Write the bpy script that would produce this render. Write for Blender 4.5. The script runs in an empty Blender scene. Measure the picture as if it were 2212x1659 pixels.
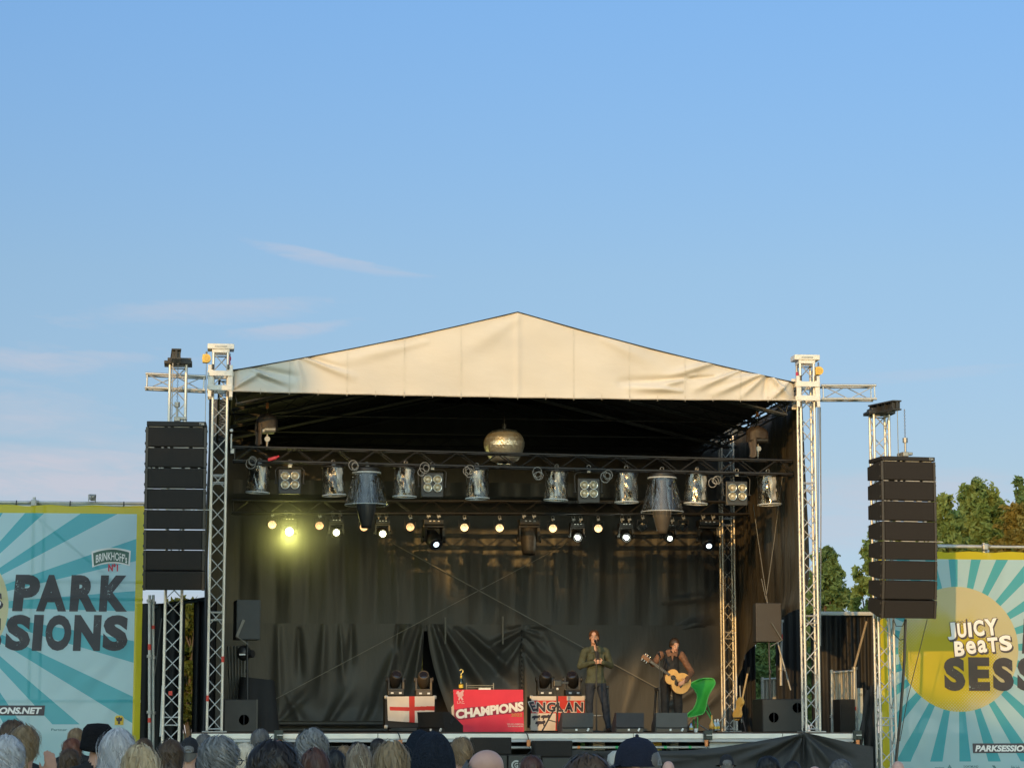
import bpy, bmesh, math, random
import numpy as np
from mathutils import Vector, Matrix, Euler

R = math.radians
random.seed(7)
rng = np.random.default_rng(7)
scene = bpy.context.scene
COL = scene.collection

# ------------------------------------------------------------------ camera
PW, PH = 2212.0, 1659.0           # photo measured at this size
FOC = 5200.0                      # focal length in those pixels
HOR = 1575.0                      # eye level row
YAW = R(7.2)
PITCH = math.atan((HOR - PH / 2) / FOC)
CAM = Vector((-42 * math.sin(YAW), -42 * math.cos(YAW), 1.85))
camd = bpy.data.cameras.new('camera')
cam = bpy.data.objects.new('camera', camd)
COL.objects.link(cam)
camd.sensor_width = 36
camd.lens = 36 * FOC / PW
camd.clip_start = 0.1
camd.clip_end = 3000
cam.location = CAM
cam.rotation_euler = Euler((math.pi / 2 + PITCH, 0, -YAW), 'XYZ')
scene.camera = cam
scene.render.resolution_x, scene.render.resolution_y = 1024, 767

_F = Vector((math.sin(YAW) * math.cos(PITCH), math.cos(YAW) * math.cos(PITCH), math.sin(PITCH)))
_Rt = Vector((math.cos(YAW), -math.sin(YAW), 0))
_Up = _Rt.cross(_F)


def ray(px, py):
    return (_F + _Rt * ((px - PW / 2) / FOC) + _Up * (-(py - PH / 2) / FOC))


def P(px, py, Y):
    """point seen at photo position px,py on the plane at stage depth Y"""
    d = ray(px, py)
    return CAM + d * ((Y - CAM.y) / d.y)


def PD(px, py, D):
    d = ray(px, py)
    h = math.hypot(d.x, d.y)
    return CAM + d * (D / h)


def MPP(px, Y):
    """metres per photo pixel at that place"""
    p = P(px, HOR, Y)
    return (p - CAM).dot(Vector((math.sin(YAW), math.cos(YAW), 0))) / FOC


# ------------------------------------------------------------------ light
SUN_AZ = R(24)     # from the left of straight on
SUN_EL = R(10.5)
SUN_DIR = Vector((math.sin(SUN_AZ) * math.cos(SUN_EL), math.cos(SUN_AZ) * math.cos(SUN_EL), -math.sin(SUN_EL)))
sl = bpy.data.lights.new('sun', 'SUN')
sl.energy = 2.9
sl.angle = R(0.55)
sl.color = (1.0, 0.56, 0.17)
sun = bpy.data.objects.new('sun', sl)
COL.objects.link(sun)
sun.rotation_euler = SUN_DIR.to_track_quat('-Z', 'Y').to_euler()

world = bpy.data.worlds.new('World')
scene.world = world
world.use_nodes = True
wn, wl = world.node_tree.nodes, world.node_tree.links
wn.clear()
wout = wn.new('ShaderNodeOutputWorld')
wbg = wn.new('ShaderNodeBackground')
sky = wn.new('ShaderNodeTexSky')
sky.sky_type = 'NISHITA'
sky.sun_disc = False
sky.sun_elevation = SUN_EL
sky.sun_rotation = math.pi + SUN_AZ
sky.altitude = 0
sky.air_density = 1.0
sky.dust_density = 0.0
sky.ozone_density = 3.0
wbg.inputs['Strength'].default_value = 0.15
# thin evening clouds: stretched noise over the sky's own directions
tc = wn.new('ShaderNodeTexCoord')
sep = wn.new('ShaderNodeSeparateXYZ')
wl.new(tc.outputs['Generated'], sep.inputs[0])


def wmath(op, a, b=None, c=None, clamp=False):
    n = wn.new('ShaderNodeMath')
    n.operation = op
    n.use_clamp = clamp
    for i, v in enumerate((a, b, c)):
        if v is None:
            continue
        if isinstance(v, (int, float)):
            n.inputs[i].default_value = v
        else:
            wl.new(v, n.inputs[i])
    return n.outputs[0]


az = wmath('ARCTAN2', sep.outputs['X'], sep.outputs['Y'])
el = wmath('ARCSINE', sep.outputs['Z'])
comb = wn.new('ShaderNodeCombineXYZ')
wl.new(wmath('MULTIPLY', az, 9.0), comb.inputs[0])
wl.new(wmath('ADD', wmath('MULTIPLY', el, 42.0), wmath('MULTIPLY', az, 3.0)), comb.inputs[1])
nz = wn.new('ShaderNodeTexNoise')
nz.inputs['Scale'].default_value = 1.0
nz.inputs['Detail'].default_value = 6
nz.inputs['Roughness'].default_value = 0.55
nz.inputs['Distortion'].default_value = 0.6
wl.new(comb.outputs[0], nz.inputs['Vector'])


def wramp(v, a, b):
    n = wn.new('ShaderNodeMapRange')
    n.interpolation_type = 'SMOOTHSTEP'
    n.inputs['From Min'].default_value = a
    n.inputs['From Max'].default_value = b
    wl.new(v, n.inputs['Value'])
    return n.outputs[0]


low = wramp(el, 0.24, 0.09)               # more cloud towards the horizon
left = wramp(az, 0.26, -0.02)             # and to the left
thr = wmath('SUBTRACT', 0.80, wmath('MULTIPLY', low, wmath('ADD', 0.22, wmath('MULTIPLY', left, 0.21))))
fine = wn.new('ShaderNodeTexNoise')
fine.inputs['Scale'].default_value = 5.0
fine.inputs['Detail'].default_value = 7
fine.inputs['Roughness'].default_value = .62
fine.inputs['Distortion'].default_value = 1.2
wl.new(comb.outputs[0], fine.inputs['Vector'])
cl = wmath('MULTIPLY', wmath('SUBTRACT', wmath('ADD', wmath('MULTIPLY', nz.outputs[0], .8), wmath('MULTIPLY', fine.outputs[0], .2)), thr), 2.6, clamp=True)
# a few single wisps: (azimuth, elevation, half length, half height, slope, strength)
WISPS = [(px_, py_, a_, b_, s_, k_) for px_, py_, a_, b_, s_, k_ in (
    (700, 545, 200, 16, 0.17, .55), (800, 572, 150, 9, 0.12, .4), (470, 655, 290, 30, -0.06, .5), (620, 705, 160, 18, -.10, .65),
    (90, 770, 210, 30, .06, .7), (60, 900, 160, 34, 0.0, .6), (150, 985, 330, 34, 0.02, 1.2), (190, 1040, 380, 70, 0.0, 1.3), (240, 765, 120, 14, .05, .5),
    (2020, 800, 240, 16, -0.05, .25), (1960, 1050, 330, 70, 0.0, .75), (1820, 1130, 180, 50, 0.0, .8))]
for px_, py_, a_, b_, s_, k_ in WISPS:
    d = ray(px_, py_)
    d.normalize()
    a0, e0 = math.atan2(d.x, d.y), math.asin(d.z)
    da = wmath('SUBTRACT', az, a0)
    de = wmath('SUBTRACT', el, e0)
    de = wmath('ADD', de, wmath('MULTIPLY', da, s_))
    de = wmath('ADD', de, wmath('MULTIPLY', wmath('SUBTRACT', nz.outputs[0], 0.5), 0.012))
    q = wmath('ADD', wmath('POWER', wmath('DIVIDE', da, a_ / FOC), 2.0), wmath('POWER', wmath('ADD', wmath('DIVIDE', wmath('MAXIMUM', de, 0.0), .6 * b_ / FOC), wmath('DIVIDE', wmath('MAXIMUM', wmath('MULTIPLY', de, -1.0), 0.0), 1.6 * b_ / FOC)), 2.0))
    q = wmath('ADD', q, wmath('MULTIPLY', wmath('SUBTRACT', fine.outputs[0], .5), 1.5))
    w = wmath('MULTIPLY', wramp(q, 1.15, -.35), wmath('MULTIPLY', wmath('SUBTRACT', nz.outputs[0], 0.12), 2.0 * k_), clamp=True)
    cl = wmath('MAXIMUM', cl, w)
cl = wmath('MULTIPLY', cl, 0.85)
mixc = wn.new('ShaderNodeMix')
mixc.data_type = 'RGBA'
wl.new(cl, mixc.inputs[0])
tint = wn.new('ShaderNodeMix')
tint.data_type = 'RGBA'
tint.blend_type = 'MULTIPLY'
tint.inputs[0].default_value = 1.0
wl.new(sky.outputs[0], tint.inputs[6])
SKY_TINT = (1.0, 1.0, 1.0, 1)
# evening haze dims the low sky; added fill brightens the unseen sunset side behind the audience
rampn = wn.new('ShaderNodeValToRGB')
wl.new(wmath('DIVIDE', el, 0.4, clamp=True), rampn.inputs[0])
stops = ((.0, (.52, .53, .84)), (.09, (.55, .58, .86)), (.255, (.79, .68, .735)), (.47, (.985, .875, .865)), (.75, (1.05, 1.08, 1.16)))
for i, (p_, c_) in enumerate(stops):
    e_ = rampn.color_ramp.elements[i] if i < 2 else rampn.color_ramp.elements.new(p_)
    e_.position = p_
    e_.color = c_ + (1,)
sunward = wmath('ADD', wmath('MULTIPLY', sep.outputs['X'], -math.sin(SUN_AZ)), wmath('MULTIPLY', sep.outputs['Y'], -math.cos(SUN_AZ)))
sun_side = wramp(sunward, -.25, .75)
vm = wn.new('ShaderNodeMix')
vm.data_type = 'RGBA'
wl.new(sun_side, vm.inputs[0])
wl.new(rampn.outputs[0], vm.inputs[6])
SUN_SIDE_FILL = (6.6, 4.7, 3.1, 1)
vm.inputs[7].default_value = SUN_SIDE_FILL
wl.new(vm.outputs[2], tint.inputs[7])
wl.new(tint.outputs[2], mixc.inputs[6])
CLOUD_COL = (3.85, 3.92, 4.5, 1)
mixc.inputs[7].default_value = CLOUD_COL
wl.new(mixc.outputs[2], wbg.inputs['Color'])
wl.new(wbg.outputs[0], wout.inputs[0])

scene.view_settings.view_transform = 'Standard'
scene.view_settings.look = 'None'
scene.view_settings.exposure = 0.0
scene.view_settings.gamma = 1.0
scene.cycles.max_bounces = 8
scene.cycles.transparent_max_bounces = 24
scene.cycles.sample_clamp_indirect = 4.0

# ------------------------------------------------------------------ helpers


def tag(o, label=None, cat=None, group=None, kind=None):
    if label:
        o['label'] = label
    if cat:
        o['category'] = cat
    if group:
        o['group'] = group
    if kind:
        o['kind'] = kind
    return o


def thing(name, loc, label, cat, group=None, rot=0.0):
    o = bpy.data.objects.new(name, None)
    o.empty_display_size = 0.2
    COL.objects.link(o)
    o.location = loc
    o.rotation_euler = (0, 0, rot)
    return tag(o, label, cat, group)


def copy_tree(o, parent=None):
    c = o.copy()
    COL.objects.link(c)
    c.parent = parent
    for ch in list(o.children):
        copy_tree(ch, c)
    return c


def frame(p0, p1):
    """orthonormal frame whose z runs p0->p1"""
    z = (Vector(p1) - Vector(p0))
    L = z.length
    z.normalize()
    a = Vector((0, 0, 1)) if abs(z.z) < 0.9 else Vector((0, 1, 0))
    x = a.cross(z).normalized()
    y = z.cross(x)
    return x, y, z, L


class MB:
    """collects shapes into one mesh"""

    def __init__(self):
        self.v, self.f, self.m, self.s = [], [], [], []

    def add(self, verts, faces, mi=0, smooth=False):
        b = len(self.v)
        self.v += [tuple(x) for x in verts]
        for f in faces:
            self.f.append(tuple(i + b for i in f))
            self.m.append(mi)
            self.s.append(smooth)
        return self

    def box(self, c, s, rot=None, mi=0, bev=0.0):
        hx, hy, hz = s[0] / 2, s[1] / 2, s[2] / 2
        if bev > 0:
            bm = bmesh.new()
            bmesh.ops.create_cube(bm, size=1)
            bmesh.ops.scale(bm, vec=s, verts=bm.verts)
            bmesh.ops.bevel(bm, geom=bm.edges[:], offset=min(bev, min(s) * 0.45), segments=2, affect='EDGES', profile=0.6)
            bm.verts.index_update()
            vs = [v.co.copy() for v in bm.verts]
            fs = [[v.index for v in f.verts] for f in bm.faces]
            bm.free()
        else:
            vs = [Vector((x, y, z)) for x in (-hx, hx) for y in (-hy, hy) for z in (-hz, hz)]
            fs = [(0, 1, 3, 2), (4, 6, 7, 5), (0, 4, 5, 1), (2, 3, 7, 6), (0, 2, 6, 4), (1, 5, 7, 3)]
        M = rot.to_matrix() if isinstance(rot, Euler) else (rot if rot is not None else Matrix.Identity(3))
        c = Vector(c)
        return self.add([M @ v + c for v in vs], fs, mi)

    def cyl(self, p0, p1, r0, r1=None, n=8, mi=0, cap=True):
        r1 = r0 if r1 is None else r1
        x, y, z, L = frame(p0, p1)
        p0, p1 = Vector(p0), Vector(p1)
        vs = []
        for p, r in ((p0, r0), (p1, r1)):
            for i in range(n):
                a = 2 * math.pi * i / n
                vs.append(p + x * (r * math.cos(a)) + y * (r * math.sin(a)))
        fs = [(i, (i + 1) % n, n + (i + 1) % n, n + i) for i in range(n)]
        self.add(vs, fs, mi, n > 6)
        if cap:
            self.add(vs[:n], [tuple(range(n))[::-1]], mi)
            self.add(vs[n:], [tuple(range(n))], mi)
        return self

    def tube(self, pts, r, n=6, mi=0):
        for a, b in zip(pts[:-1], pts[1:]):
            self.cyl(a, b, r, n=n, mi=mi)
        return self

    def lathe(self, prof, c=(0, 0, 0), axis=(0, 0, 1), n=20, mi=0, smooth=True, cap=False):
        """prof: (radius, height) along axis"""
        c = Vector(c)
        x, y, z, _ = frame((0, 0, 0), axis)
        vs = []
        for r, h in prof:
            for i in range(n):
                a = 2 * math.pi * i / n
                vs.append(c + z * h + x * (r * math.cos(a)) + y * (r * math.sin(a)))
        fs = []
        for k in range(len(prof) - 1):
            for i in range(n):
                fs.append((k * n + i, k * n + (i + 1) % n, (k + 1) * n + (i + 1) % n, (k + 1) * n + i))
        self.add(vs, fs, mi, smooth)
        if cap:
            self.add(vs[:n], [tuple(range(n))[::-1]], mi)
            self.add(vs[-n:], [tuple(range(n))], mi)
        return self

    def ball(self, c, r, n=12, mi=0, rot=None):
        rx, ry, rz = (r, r, r) if isinstance(r, (int, float)) else r
        c = Vector(c)
        M = rot.to_matrix() if rot is not None else Matrix.Identity(3)
        m = max(6, n // 2 + 2)
        vs, fs = [], []
        for j in range(m + 1):
            t = math.pi * j / m
            for i in range(n):
                a = 2 * math.pi * i / n
                vs.append(c + M @ Vector((rx * math.sin(t) * math.cos(a), ry * math.sin(t) * math.sin(a), rz * math.cos(t))))
        for j in range(m):
            for i in range(n):
                fs.append((j * n + i, (j + 1) * n + i, (j + 1) * n + (i + 1) % n, j * n + (i + 1) % n))
        return self.add(vs, fs, mi, True)

    def prism(self, poly, thick, M=None, mi=0):
        """poly in local xz plane, extruded along local y by +-thick/2"""
        M = M or Matrix.Identity(4)
        n = len(poly)
        a = [M @ Vector((x, -thick / 2, z)) for x, z in poly]
        b = [M @ Vector((x, thick / 2, z)) for x, z in poly]
        self.add(a + b, [tuple(range(n)), tuple(range(2 * n - 1, n - 1, -1))] +
                 [(i, i + n, (i + 1) % n + n, (i + 1) % n) for i in range(n)], mi)
        return self

    def grid(self, fn, nu, nv, mi=0, smooth=True, keep=None):
        vs = [fn(i / nu, j / nv) for j in range(nv + 1) for i in range(nu + 1)]
        fs = []
        for j in range(nv):
            for i in range(nu):
                if keep and not keep((i + .5) / nu, (j + .5) / nv):
                    continue
                fs.append((j * (nu + 1) + i, j * (nu + 1) + i + 1, (j + 1) * (nu + 1) + i + 1, (j + 1) * (nu + 1) + i))
        return self.add(vs, fs, mi, smooth)

    def build(self, name, mats, parent=None, origin=None, loc=None):
        if not isinstance(mats, (list, tuple)):
            mats = [mats]
        me = bpy.data.meshes.new(name)
        o3 = Vector(origin) if origin is not None else Vector((0, 0, 0))
        me.from_pydata([Vector(v) - o3 for v in self.v], [], self.f)
        for m in mats:
            me.materials.append(m)
        me.polygons.foreach_set('material_index', self.m)
        me.polygons.foreach_set('use_smooth', self.s)
        me.update()
        ob = bpy.data.objects.new(name, me)
        COL.objects.link(ob)
        if origin is not None:
            ob.location = o3
        if loc is not None:
            ob.location = loc
        if parent is not None:
            ob.parent = parent
        return ob


# ------------------------------------------------------------------ materials
MATS = {}


def mat(name, col, rough=0.6, metal=0.0, var=0.12, vscale=6.0, bump=0.0, bscale=60.0, spec=0.5, emit=None, estr=0.0,
        alpha=None, stretch=(1, 1, 1), sheen=0.0, transl=0.0, rvar=0.0):
    m = bpy.data.materials.new(name)
    m.use_nodes = True
    nt = m.node_tree
    n, l = nt.nodes, nt.links
    b = n['Principled BSDF']
    b.inputs['Roughness'].default_value = rough
    b.inputs['Metallic'].default_value = metal
    b.inputs['Specular IOR Level'].default_value = spec
    if sheen:
        b.inputs['Sheen Weight'].default_value = sheen
    c = n.new('ShaderNodeTexCoord')
    mp = n.new('ShaderNodeMapping')
    mp.inputs['Scale'].default_value = stretch
    l.new(c.outputs['Object'], mp.inputs[0])
    nz = n.new('ShaderNodeTexNoise')
    nz.inputs['Scale'].default_value = vscale
    nz.inputs['Detail'].default_value = 5
    l.new(mp.outputs[0], nz.inputs['Vector'])
    mx = n.new('ShaderNodeMix')
    mx.data_type = 'RGBA'
    mx.inputs[6].default_value = tuple(max(0, x * (1 - var * 1.6)) for x in col) + (1,)
    mx.inputs[7].default_value = tuple(min(1, x * (1 + var * 1.6)) for x in col) + (1,)
    l.new(nz.outputs[0], mx.inputs[0])
    l.new(mx.outputs[2], b.inputs['Base Color'])
    if rvar:
        mr = n.new('ShaderNodeMapRange')
        mr.inputs['To Min'].default_value = max(0.02, rough - rvar)
        mr.inputs['To Max'].default_value = min(1, rough + rvar)
        l.new(nz.outputs[0], mr.inputs[0])
        l.new(mr.outputs[0], b.inputs['Roughness'])
    if bump:
        nb = n.new('ShaderNodeTexNoise')
        nb.inputs['Scale'].default_value = bscale
        nb.inputs['Detail'].default_value = 4
        l.new(mp.outputs[0], nb.inputs['Vector'])
        bp = n.new('ShaderNodeBump')
        bp.inputs['Strength'].default_value = bump
        bp.inputs['Distance'].default_value = 0.02
        l.new(nb.outputs[0], bp.inputs['Height'])
        l.new(bp.outputs[0], b.inputs['Normal'])
    if emit:
        b.inputs['Emission Color'].default_value = tuple(emit) + (1,)
        b.inputs['Emission Strength'].default_value = estr
    if transl:
        tr = n.new('ShaderNodeBsdfTranslucent')
        l.new(mx.outputs[2], tr.inputs[0])
        ms = n.new('ShaderNodeMixShader')
        ms.inputs[0].default_value = transl
        l.new(b.outputs[0], ms.inputs[1])
        l.new(tr.outputs[0], ms.inputs[2])
        l.new(ms.outputs[0], n['Material Output'].inputs[0])
    MATS[name] = m
    return m


ALU = mat('aluminium tube', (0.60, 0.58, 0.54), 0.36, 0.5, var=.08, vscale=14, rvar=.12)
ALUB = mat('aluminium block', (0.72, 0.69, 0.63), 0.5, 0.15, var=.08, vscale=9)
BLKT = mat('black painted tube', (0.022, 0.022, 0.024), 0.38, 0.0, var=.2, vscale=20)
BLKM = mat('black powder coat', (0.020, 0.020, 0.021), 0.45, 0.0, var=.2, vscale=20, bump=.1, bscale=200)
BLKP = mat('black plastic', (0.016, 0.016, 0.018), 0.33, 0.0, var=.2)
GRIL = mat('speaker grille', (0.024, 0.021, 0.0195), 0.8, 0.0, var=.35, vscale=140, bump=.25, bscale=260, spec=.25)
CAB = mat('speaker cabinet', (0.019, 0.017, 0.016), 0.6, 0.0, var=.15, vscale=30, bump=.1, bscale=180, spec=.3)
WEDG = mat('wedge cabinet', (0.055, 0.058, 0.062), 0.55, 0.0, var=.12, vscale=30, bump=.1, bscale=180)
CASE = mat('black flight case', (0.015, 0.014, 0.014), 0.7, var=.2)
STEEL = mat('dull steel', (0.34, 0.34, 0.33), 0.45, 0.6, var=.15, vscale=12)
GALV = mat('galvanised scaffold tube', (0.46, 0.46, 0.44), 0.5, 0.45, var=.18, vscale=9)
DRAPE = mat('black stage drape', (0.054, 0.0535, 0.052), 0.48, var=.22, vscale=1.6, bump=.25, bscale=9, spec=.4, stretch=(1.4, 1.4, .35))
DRAPEW = mat('black side sheet', (0.044, 0.038, 0.030), 0.42, var=.35, vscale=1.8, bump=.55, bscale=5, spec=.5, stretch=(1, 3.5, .5))
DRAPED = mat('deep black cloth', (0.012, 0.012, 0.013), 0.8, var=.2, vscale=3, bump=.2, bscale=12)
SKIRT = mat('black barrier cloth', (0.030, 0.031, 0.033), 0.7, var=.25, vscale=2.5, bump=.3, bscale=10)
CREAM = mat('white roof fabric', (0.60, 0.56, 0.495), 0.6, var=.13, vscale=1.1, bump=.22, bscale=7, spec=.3, stretch=(.6, 1, 1.4))
ROOFD = mat('black roof lining', (0.012, 0.013, 0.014), 0.8, var=.3, vscale=1.5, bump=.2, bscale=3)
ROOFT = mat('grey roof skin', (0.26, 0.27, 0.30), 0.6, var=.1)
DECKW = mat('painted deck edge', (0.84, 0.80, 0.71), 0.5, var=.08, vscale=5)
DECKG = mat('deck edge lower lip', (0.44, 0.45, 0.46), 0.5, var=.1, vscale=5)
DECKT = mat('brown deck plywood', (0.075, 0.042, 0.028), 0.6, var=.3, vscale=5)
WHPAN = mat('grey white panel', (0.52, 0.54, 0.52), 0.5, var=.1, vscale=3)
ORNG = mat('orange ratchet', (0.75, 0.27, 0.09), 0.5)
REDT = mat('red tape', (0.65, 0.05, 0.03), 0.5)
YELT = mat('yellow tape', (0.8, 0.62, 0.05), 0.5)
GRNT = mat('green tape', (0.05, 0.45, 0.15), 0.5)
WHT = mat('white plastic', (0.72, 0.72, 0.70), 0.45, var=.06)
YHOIST = mat('yellow hoist paint', (0.72, 0.47, 0.07), 0.4, var=.12)
CHAIN = mat('zinc chain', (0.30, 0.29, 0.27), 0.4, 0.7)
STRAP = mat('grey webbing', (0.17, 0.165, 0.15), 0.7, var=.2, vscale=9)
PINK = mat('red rigging sling', (0.50, 0.04, 0.10), 0.6)
WOOD = mat('pale timber', (0.27, 0.20, 0.12), 0.6, var=.25, vscale=6, stretch=(6, 6, .7))


def truss(mb, p0, p1, size=0.29, cr=0.024, br=0.0095, bay=0.42, n=8, up=None, phase=0, twin=False, ends=True, skipfaces=()):
    """square lattice between two points: four chords, zig-zag webs on each face"""
    p0, p1 = Vector(p0), Vector(p1)
    z = (p1 - p0)
    L = z.length
    z.normalize()
    up = Vector(up) if up is not None else (Vector((0, 1, 0)) if abs(z.z) > .7 else Vector((0, 0, 1)))
    x = up.cross(z).normalized()
    y = z.cross(x)
    h = size / 2 - cr
    cor = [x * sx * h + y * sy * h for sx, sy in ((-1, -1), (1, -1), (1, 1), (-1, 1))]
    for c in cor:
        mb.cyl(p0 + c, p1 + c, cr, n=n)
    k = max(2, int(round(L / bay)))
    st = L / k
    for fi in range(4):
        a, b = cor[fi], cor[(fi + 1) % 4]
        for i in range(k):
            q0, q1 = p0 + z * (i * st + .012), p0 + z * ((i + 1) * st - .012)
            if (i + phase + (fi // 2 if twin else 0)) % 2 == 0:
                mb.cyl(q0 + a, q1 + b, br, n=6, cap=False)
            else:
                mb.cyl(q0 + b, q1 + a, br, n=6, cap=False)
        if ends:
            for t in (0.03, L - 0.03):
                mb.cyl(p0 + z * t + a, p0 + z * t + b, br * 1.15, n=6, cap=False)
    return mb


def rungs(mb, p0, p1, zs, size=0.29, cr=0.024, br=0.011):
    for zz in zs:
        for sy in (-1, 1):
            h = size / 2 - cr
            mb.cyl((p0.x - h, p0.y + sy * h, zz), (p0.x + h, p0.y + sy * h, zz), br, n=6, cap=False)


def text_polys(body, bold=0.03, shear=0.0, space=1.0):
    cu = bpy.data.curves.new('lettering', 'FONT')
    cu.body = body
    cu.size = 1
    cu.offset = bold
    cu.shear = shear
    cu.space_character = space
    cu.resolution_u = 4
    cu.fill_mode = 'FRONT'
    ob = bpy.data.objects.new('lettering', cu)
    COL.objects.link(ob)
    bpy.context.view_layer.update()
    dg = bpy.context.evaluated_depsgraph_get()
    me = bpy.data.meshes.new_from_object(ob.evaluated_get(dg))
    vs = [(v.co.x, v.co.y) for v in me.vertices]
    fs = [tuple(p.vertices) for p in me.polygons]
    bpy.data.objects.remove(ob)
    bpy.data.curves.remove(cu)
    bpy.data.meshes.remove(me)
    return vs, fs


def fit_text(mb, body, x0, z0, x1, z1, mp, mi=0, bold=0.03, shear=0.0, rot=0.0, space=1.0, arch=0.0):
    """lay text into the box x0..x1, z0..z1 of a flat thing; mp(x,z)->point"""
    vs, fs = text_polys(body, bold, shear, space)
    if not vs:
        return
    ax0, ax1 = min(v[0] for v in vs), max(v[0] for v in vs)
    az0, az1 = min(v[1] for v in vs), max(v[1] for v in vs)
    out = []
    cx, cz = (x0 + x1) / 2, (z0 + z1) / 2
    for x, z in vs:
        u = (x - ax0) / (ax1 - ax0)
        w = (z - az0) / max(1e-6, (az1 - az0))
        X, Z = x0 + u * (x1 - x0), z0 + w * (z1 - z0)
        Z += arch * (1 - (2 * u - 1) ** 2)
        dx, dz = X - cx, Z - cz
        X, Z = cx + dx * math.cos(rot) - dz * math.sin(rot), cz + dx * math.sin(rot) + dz * math.cos(rot)
        out.append(mp(X, Z))
    mb.add(out, fs, mi)


def seg_d(px, pz, ax, az_, bx, bz):
    dx, dz = bx - ax, bz - az_
    t = max(0.0, min(1.0, ((px - ax) * dx + (pz - az_) * dz) / (dx * dx + dz * dz + 1e-9)))
    return math.hypot(px - ax - t * dx, pz - az_ - t * dz), t


def folds(x, z, lst):
    """sum of soft ridges; each (ax,az,bx,bz,width,amplitude)"""
    s = 0.0
    for ax, az_, bx, bz, w, a in lst:
        d, t = seg_d(x, z, ax, az_, bx, bz)
        ww = w * (0.35 + 0.65 * t)
        s += a * math.exp(-(d / ww) ** 2) * (0.25 + 0.75 * math.sin(math.pi * min(1, max(0, t * .9 + .08))))
    return s
# ------------------------------------------------------------------ ground
DZ = 1.80                                        # deck height
grass = mat('trodden grass', (0.07, 0.10, 0.03), 0.9, var=.4, vscale=.6, bump=.4, bscale=20)
g = MB()
g.grid(lambda u, v: ((u - .5) * 2400, (v - .5) * 2400, 0.0), 12, 12)
tag(g.build('ground', grass), kind='structure')

# ------------------------------------------------------------------ deck
xl = P(413, 1583, -.6).x
xr = P(1845, 1583, -.6).x
t = thing('stage_deck', (0, 0, 0), 'long stage platform with cream front edge and open underside behind the crowd', 'stage')
d = MB()
d.box(((xl + xr) / 2, 4.0, DZ - .02), (xr - xl - .04, 9.1, .04))
d.build('floor_panel', DECKT, t)
d = MB()
seams = [xl, P(605, 1590, -.6).x, P(812 + 4, 1590, -.6).x, P(1430 - 62, 1590, -.6).x, P(1530, 1590, -.6).x, P(1690, 1590, -.6).x, xr]
for a, b in zip(seams[:-1], seams[1:]):
    d.box(((a + b) / 2, -.60, DZ - .062), (b - a - .012, .06, .085), bev=.008)
d.build('front_edge', DECKW, t)
d = MB()
for a, b in zip(seams[:-1], seams[1:]):
    d.box(((a + b) / 2, -.59, DZ - .135), (b - a - .012, .05, .055), bev=.01)
d.build('lower_lip', DECKG, t)
d = MB()
zr = P(1000, 1614, -.55).z
d.cyl((P(600, 1614, -.5).x, -.5, zr), (P(1530, 1614, -.5).x, -.5, zr), .026, n=10)
d.build('front_rail', GALV, t)
for px in (705, 1000, 1225, 1397, 1525):
    x = P(px, 1600, -.5).x
    d = MB()
    d.cyl((x, -.46, 0), (x, -.46, DZ - .06), .022, n=8)
    d.build('support_tube', GALV, t)
for Y in (2, 4.5, 7.5):
    for x in np.linspace(xl + .2, xr - .2, 7):
        d = MB()
        d.cyl((x, Y, 0), (x, Y, DZ - .05), .024, n=8)
        d.build('support_tube', GALV, t)
for px, w, m_ in ((1377, 9, ORNG), (1397, 6, YELT), (1437, 6, GRNT), (1490, 6, GRNT), (1332, 6, GRNT), (1250, 6, ORNG), (1215, 9, YELT), (1400, 8, ORNG)):
    p = P(px, 1614, -.5)
    k = MB()
    k.cyl((p.x - w * .004, -.5, zr), (p.x + w * .004, -.5, zr), .0285, n=10)
    k.build('tape_band', m_, t)
for a, b, y0, y1 in ((413, 600, 1601, 1640), (1532, 1843, 1601, 1640)):
    p, q = P(a, y0, -.5), P(b, y1, -.5)
    d = MB()
    d.box(((p.x + q.x) / 2, -.5, (p.z + q.z) / 2), (q.x - p.x, .03, p.z - q.z), bev=.006)
    d.build('fascia_panel', WHPAN, t)
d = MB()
d.box(((xl + xr) / 2, 1.6, .9), (xr - xl - .5, .03, 1.7))  # black sheet added for the dark void under the deck
d.build('underside_dark', DRAPED, t)
# crates and bins under the deck
CR = [mat('blue white crate', (.45, .55, .62), .5), mat('yellow crate', (.75, .6, .08), .5), mat('green bin', (.03, .25, .1), .5), WHT]
for i, (px, w, y0, y1, mi, lab) in enumerate(((1205, 42, 1602, 1612, 0, 'pale blue box under the deck behind the front speakers'), (1255, 9, 1602, 1612, 2, 'green bin under the stage deck edge'),
                                (1290, 26, 1602, 1612, 3, 'white box under the deck below the first singer wedge'),
                                (1415, 20, 1600, 1612, 1, 'yellow crate under the deck below the guitarist wedge'), (1452, 18, 1600, 1612, 0, 'pale crate beside a yellow crate under the deck'))):
    p, q = P(px - w / 2, y0, .4), P(px + w / 2, y1 + 8, .4)
    k = MB()
    k.box((0, 0, 0), (q.x - p.x, .4, p.z - q.z), bev=.01)
    k.box((0, -.205, (p.z - q.z) * .2), ((q.x - p.x) * .8, .012, .02))
    tag(k.build('storage_crate', CR[mi], loc=((p.x + q.x) / 2, .4, (p.z + q.z) / 2)), lab, 'crate', 'crates under the stage deck')

# ------------------------------------------------------------------ towers


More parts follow.
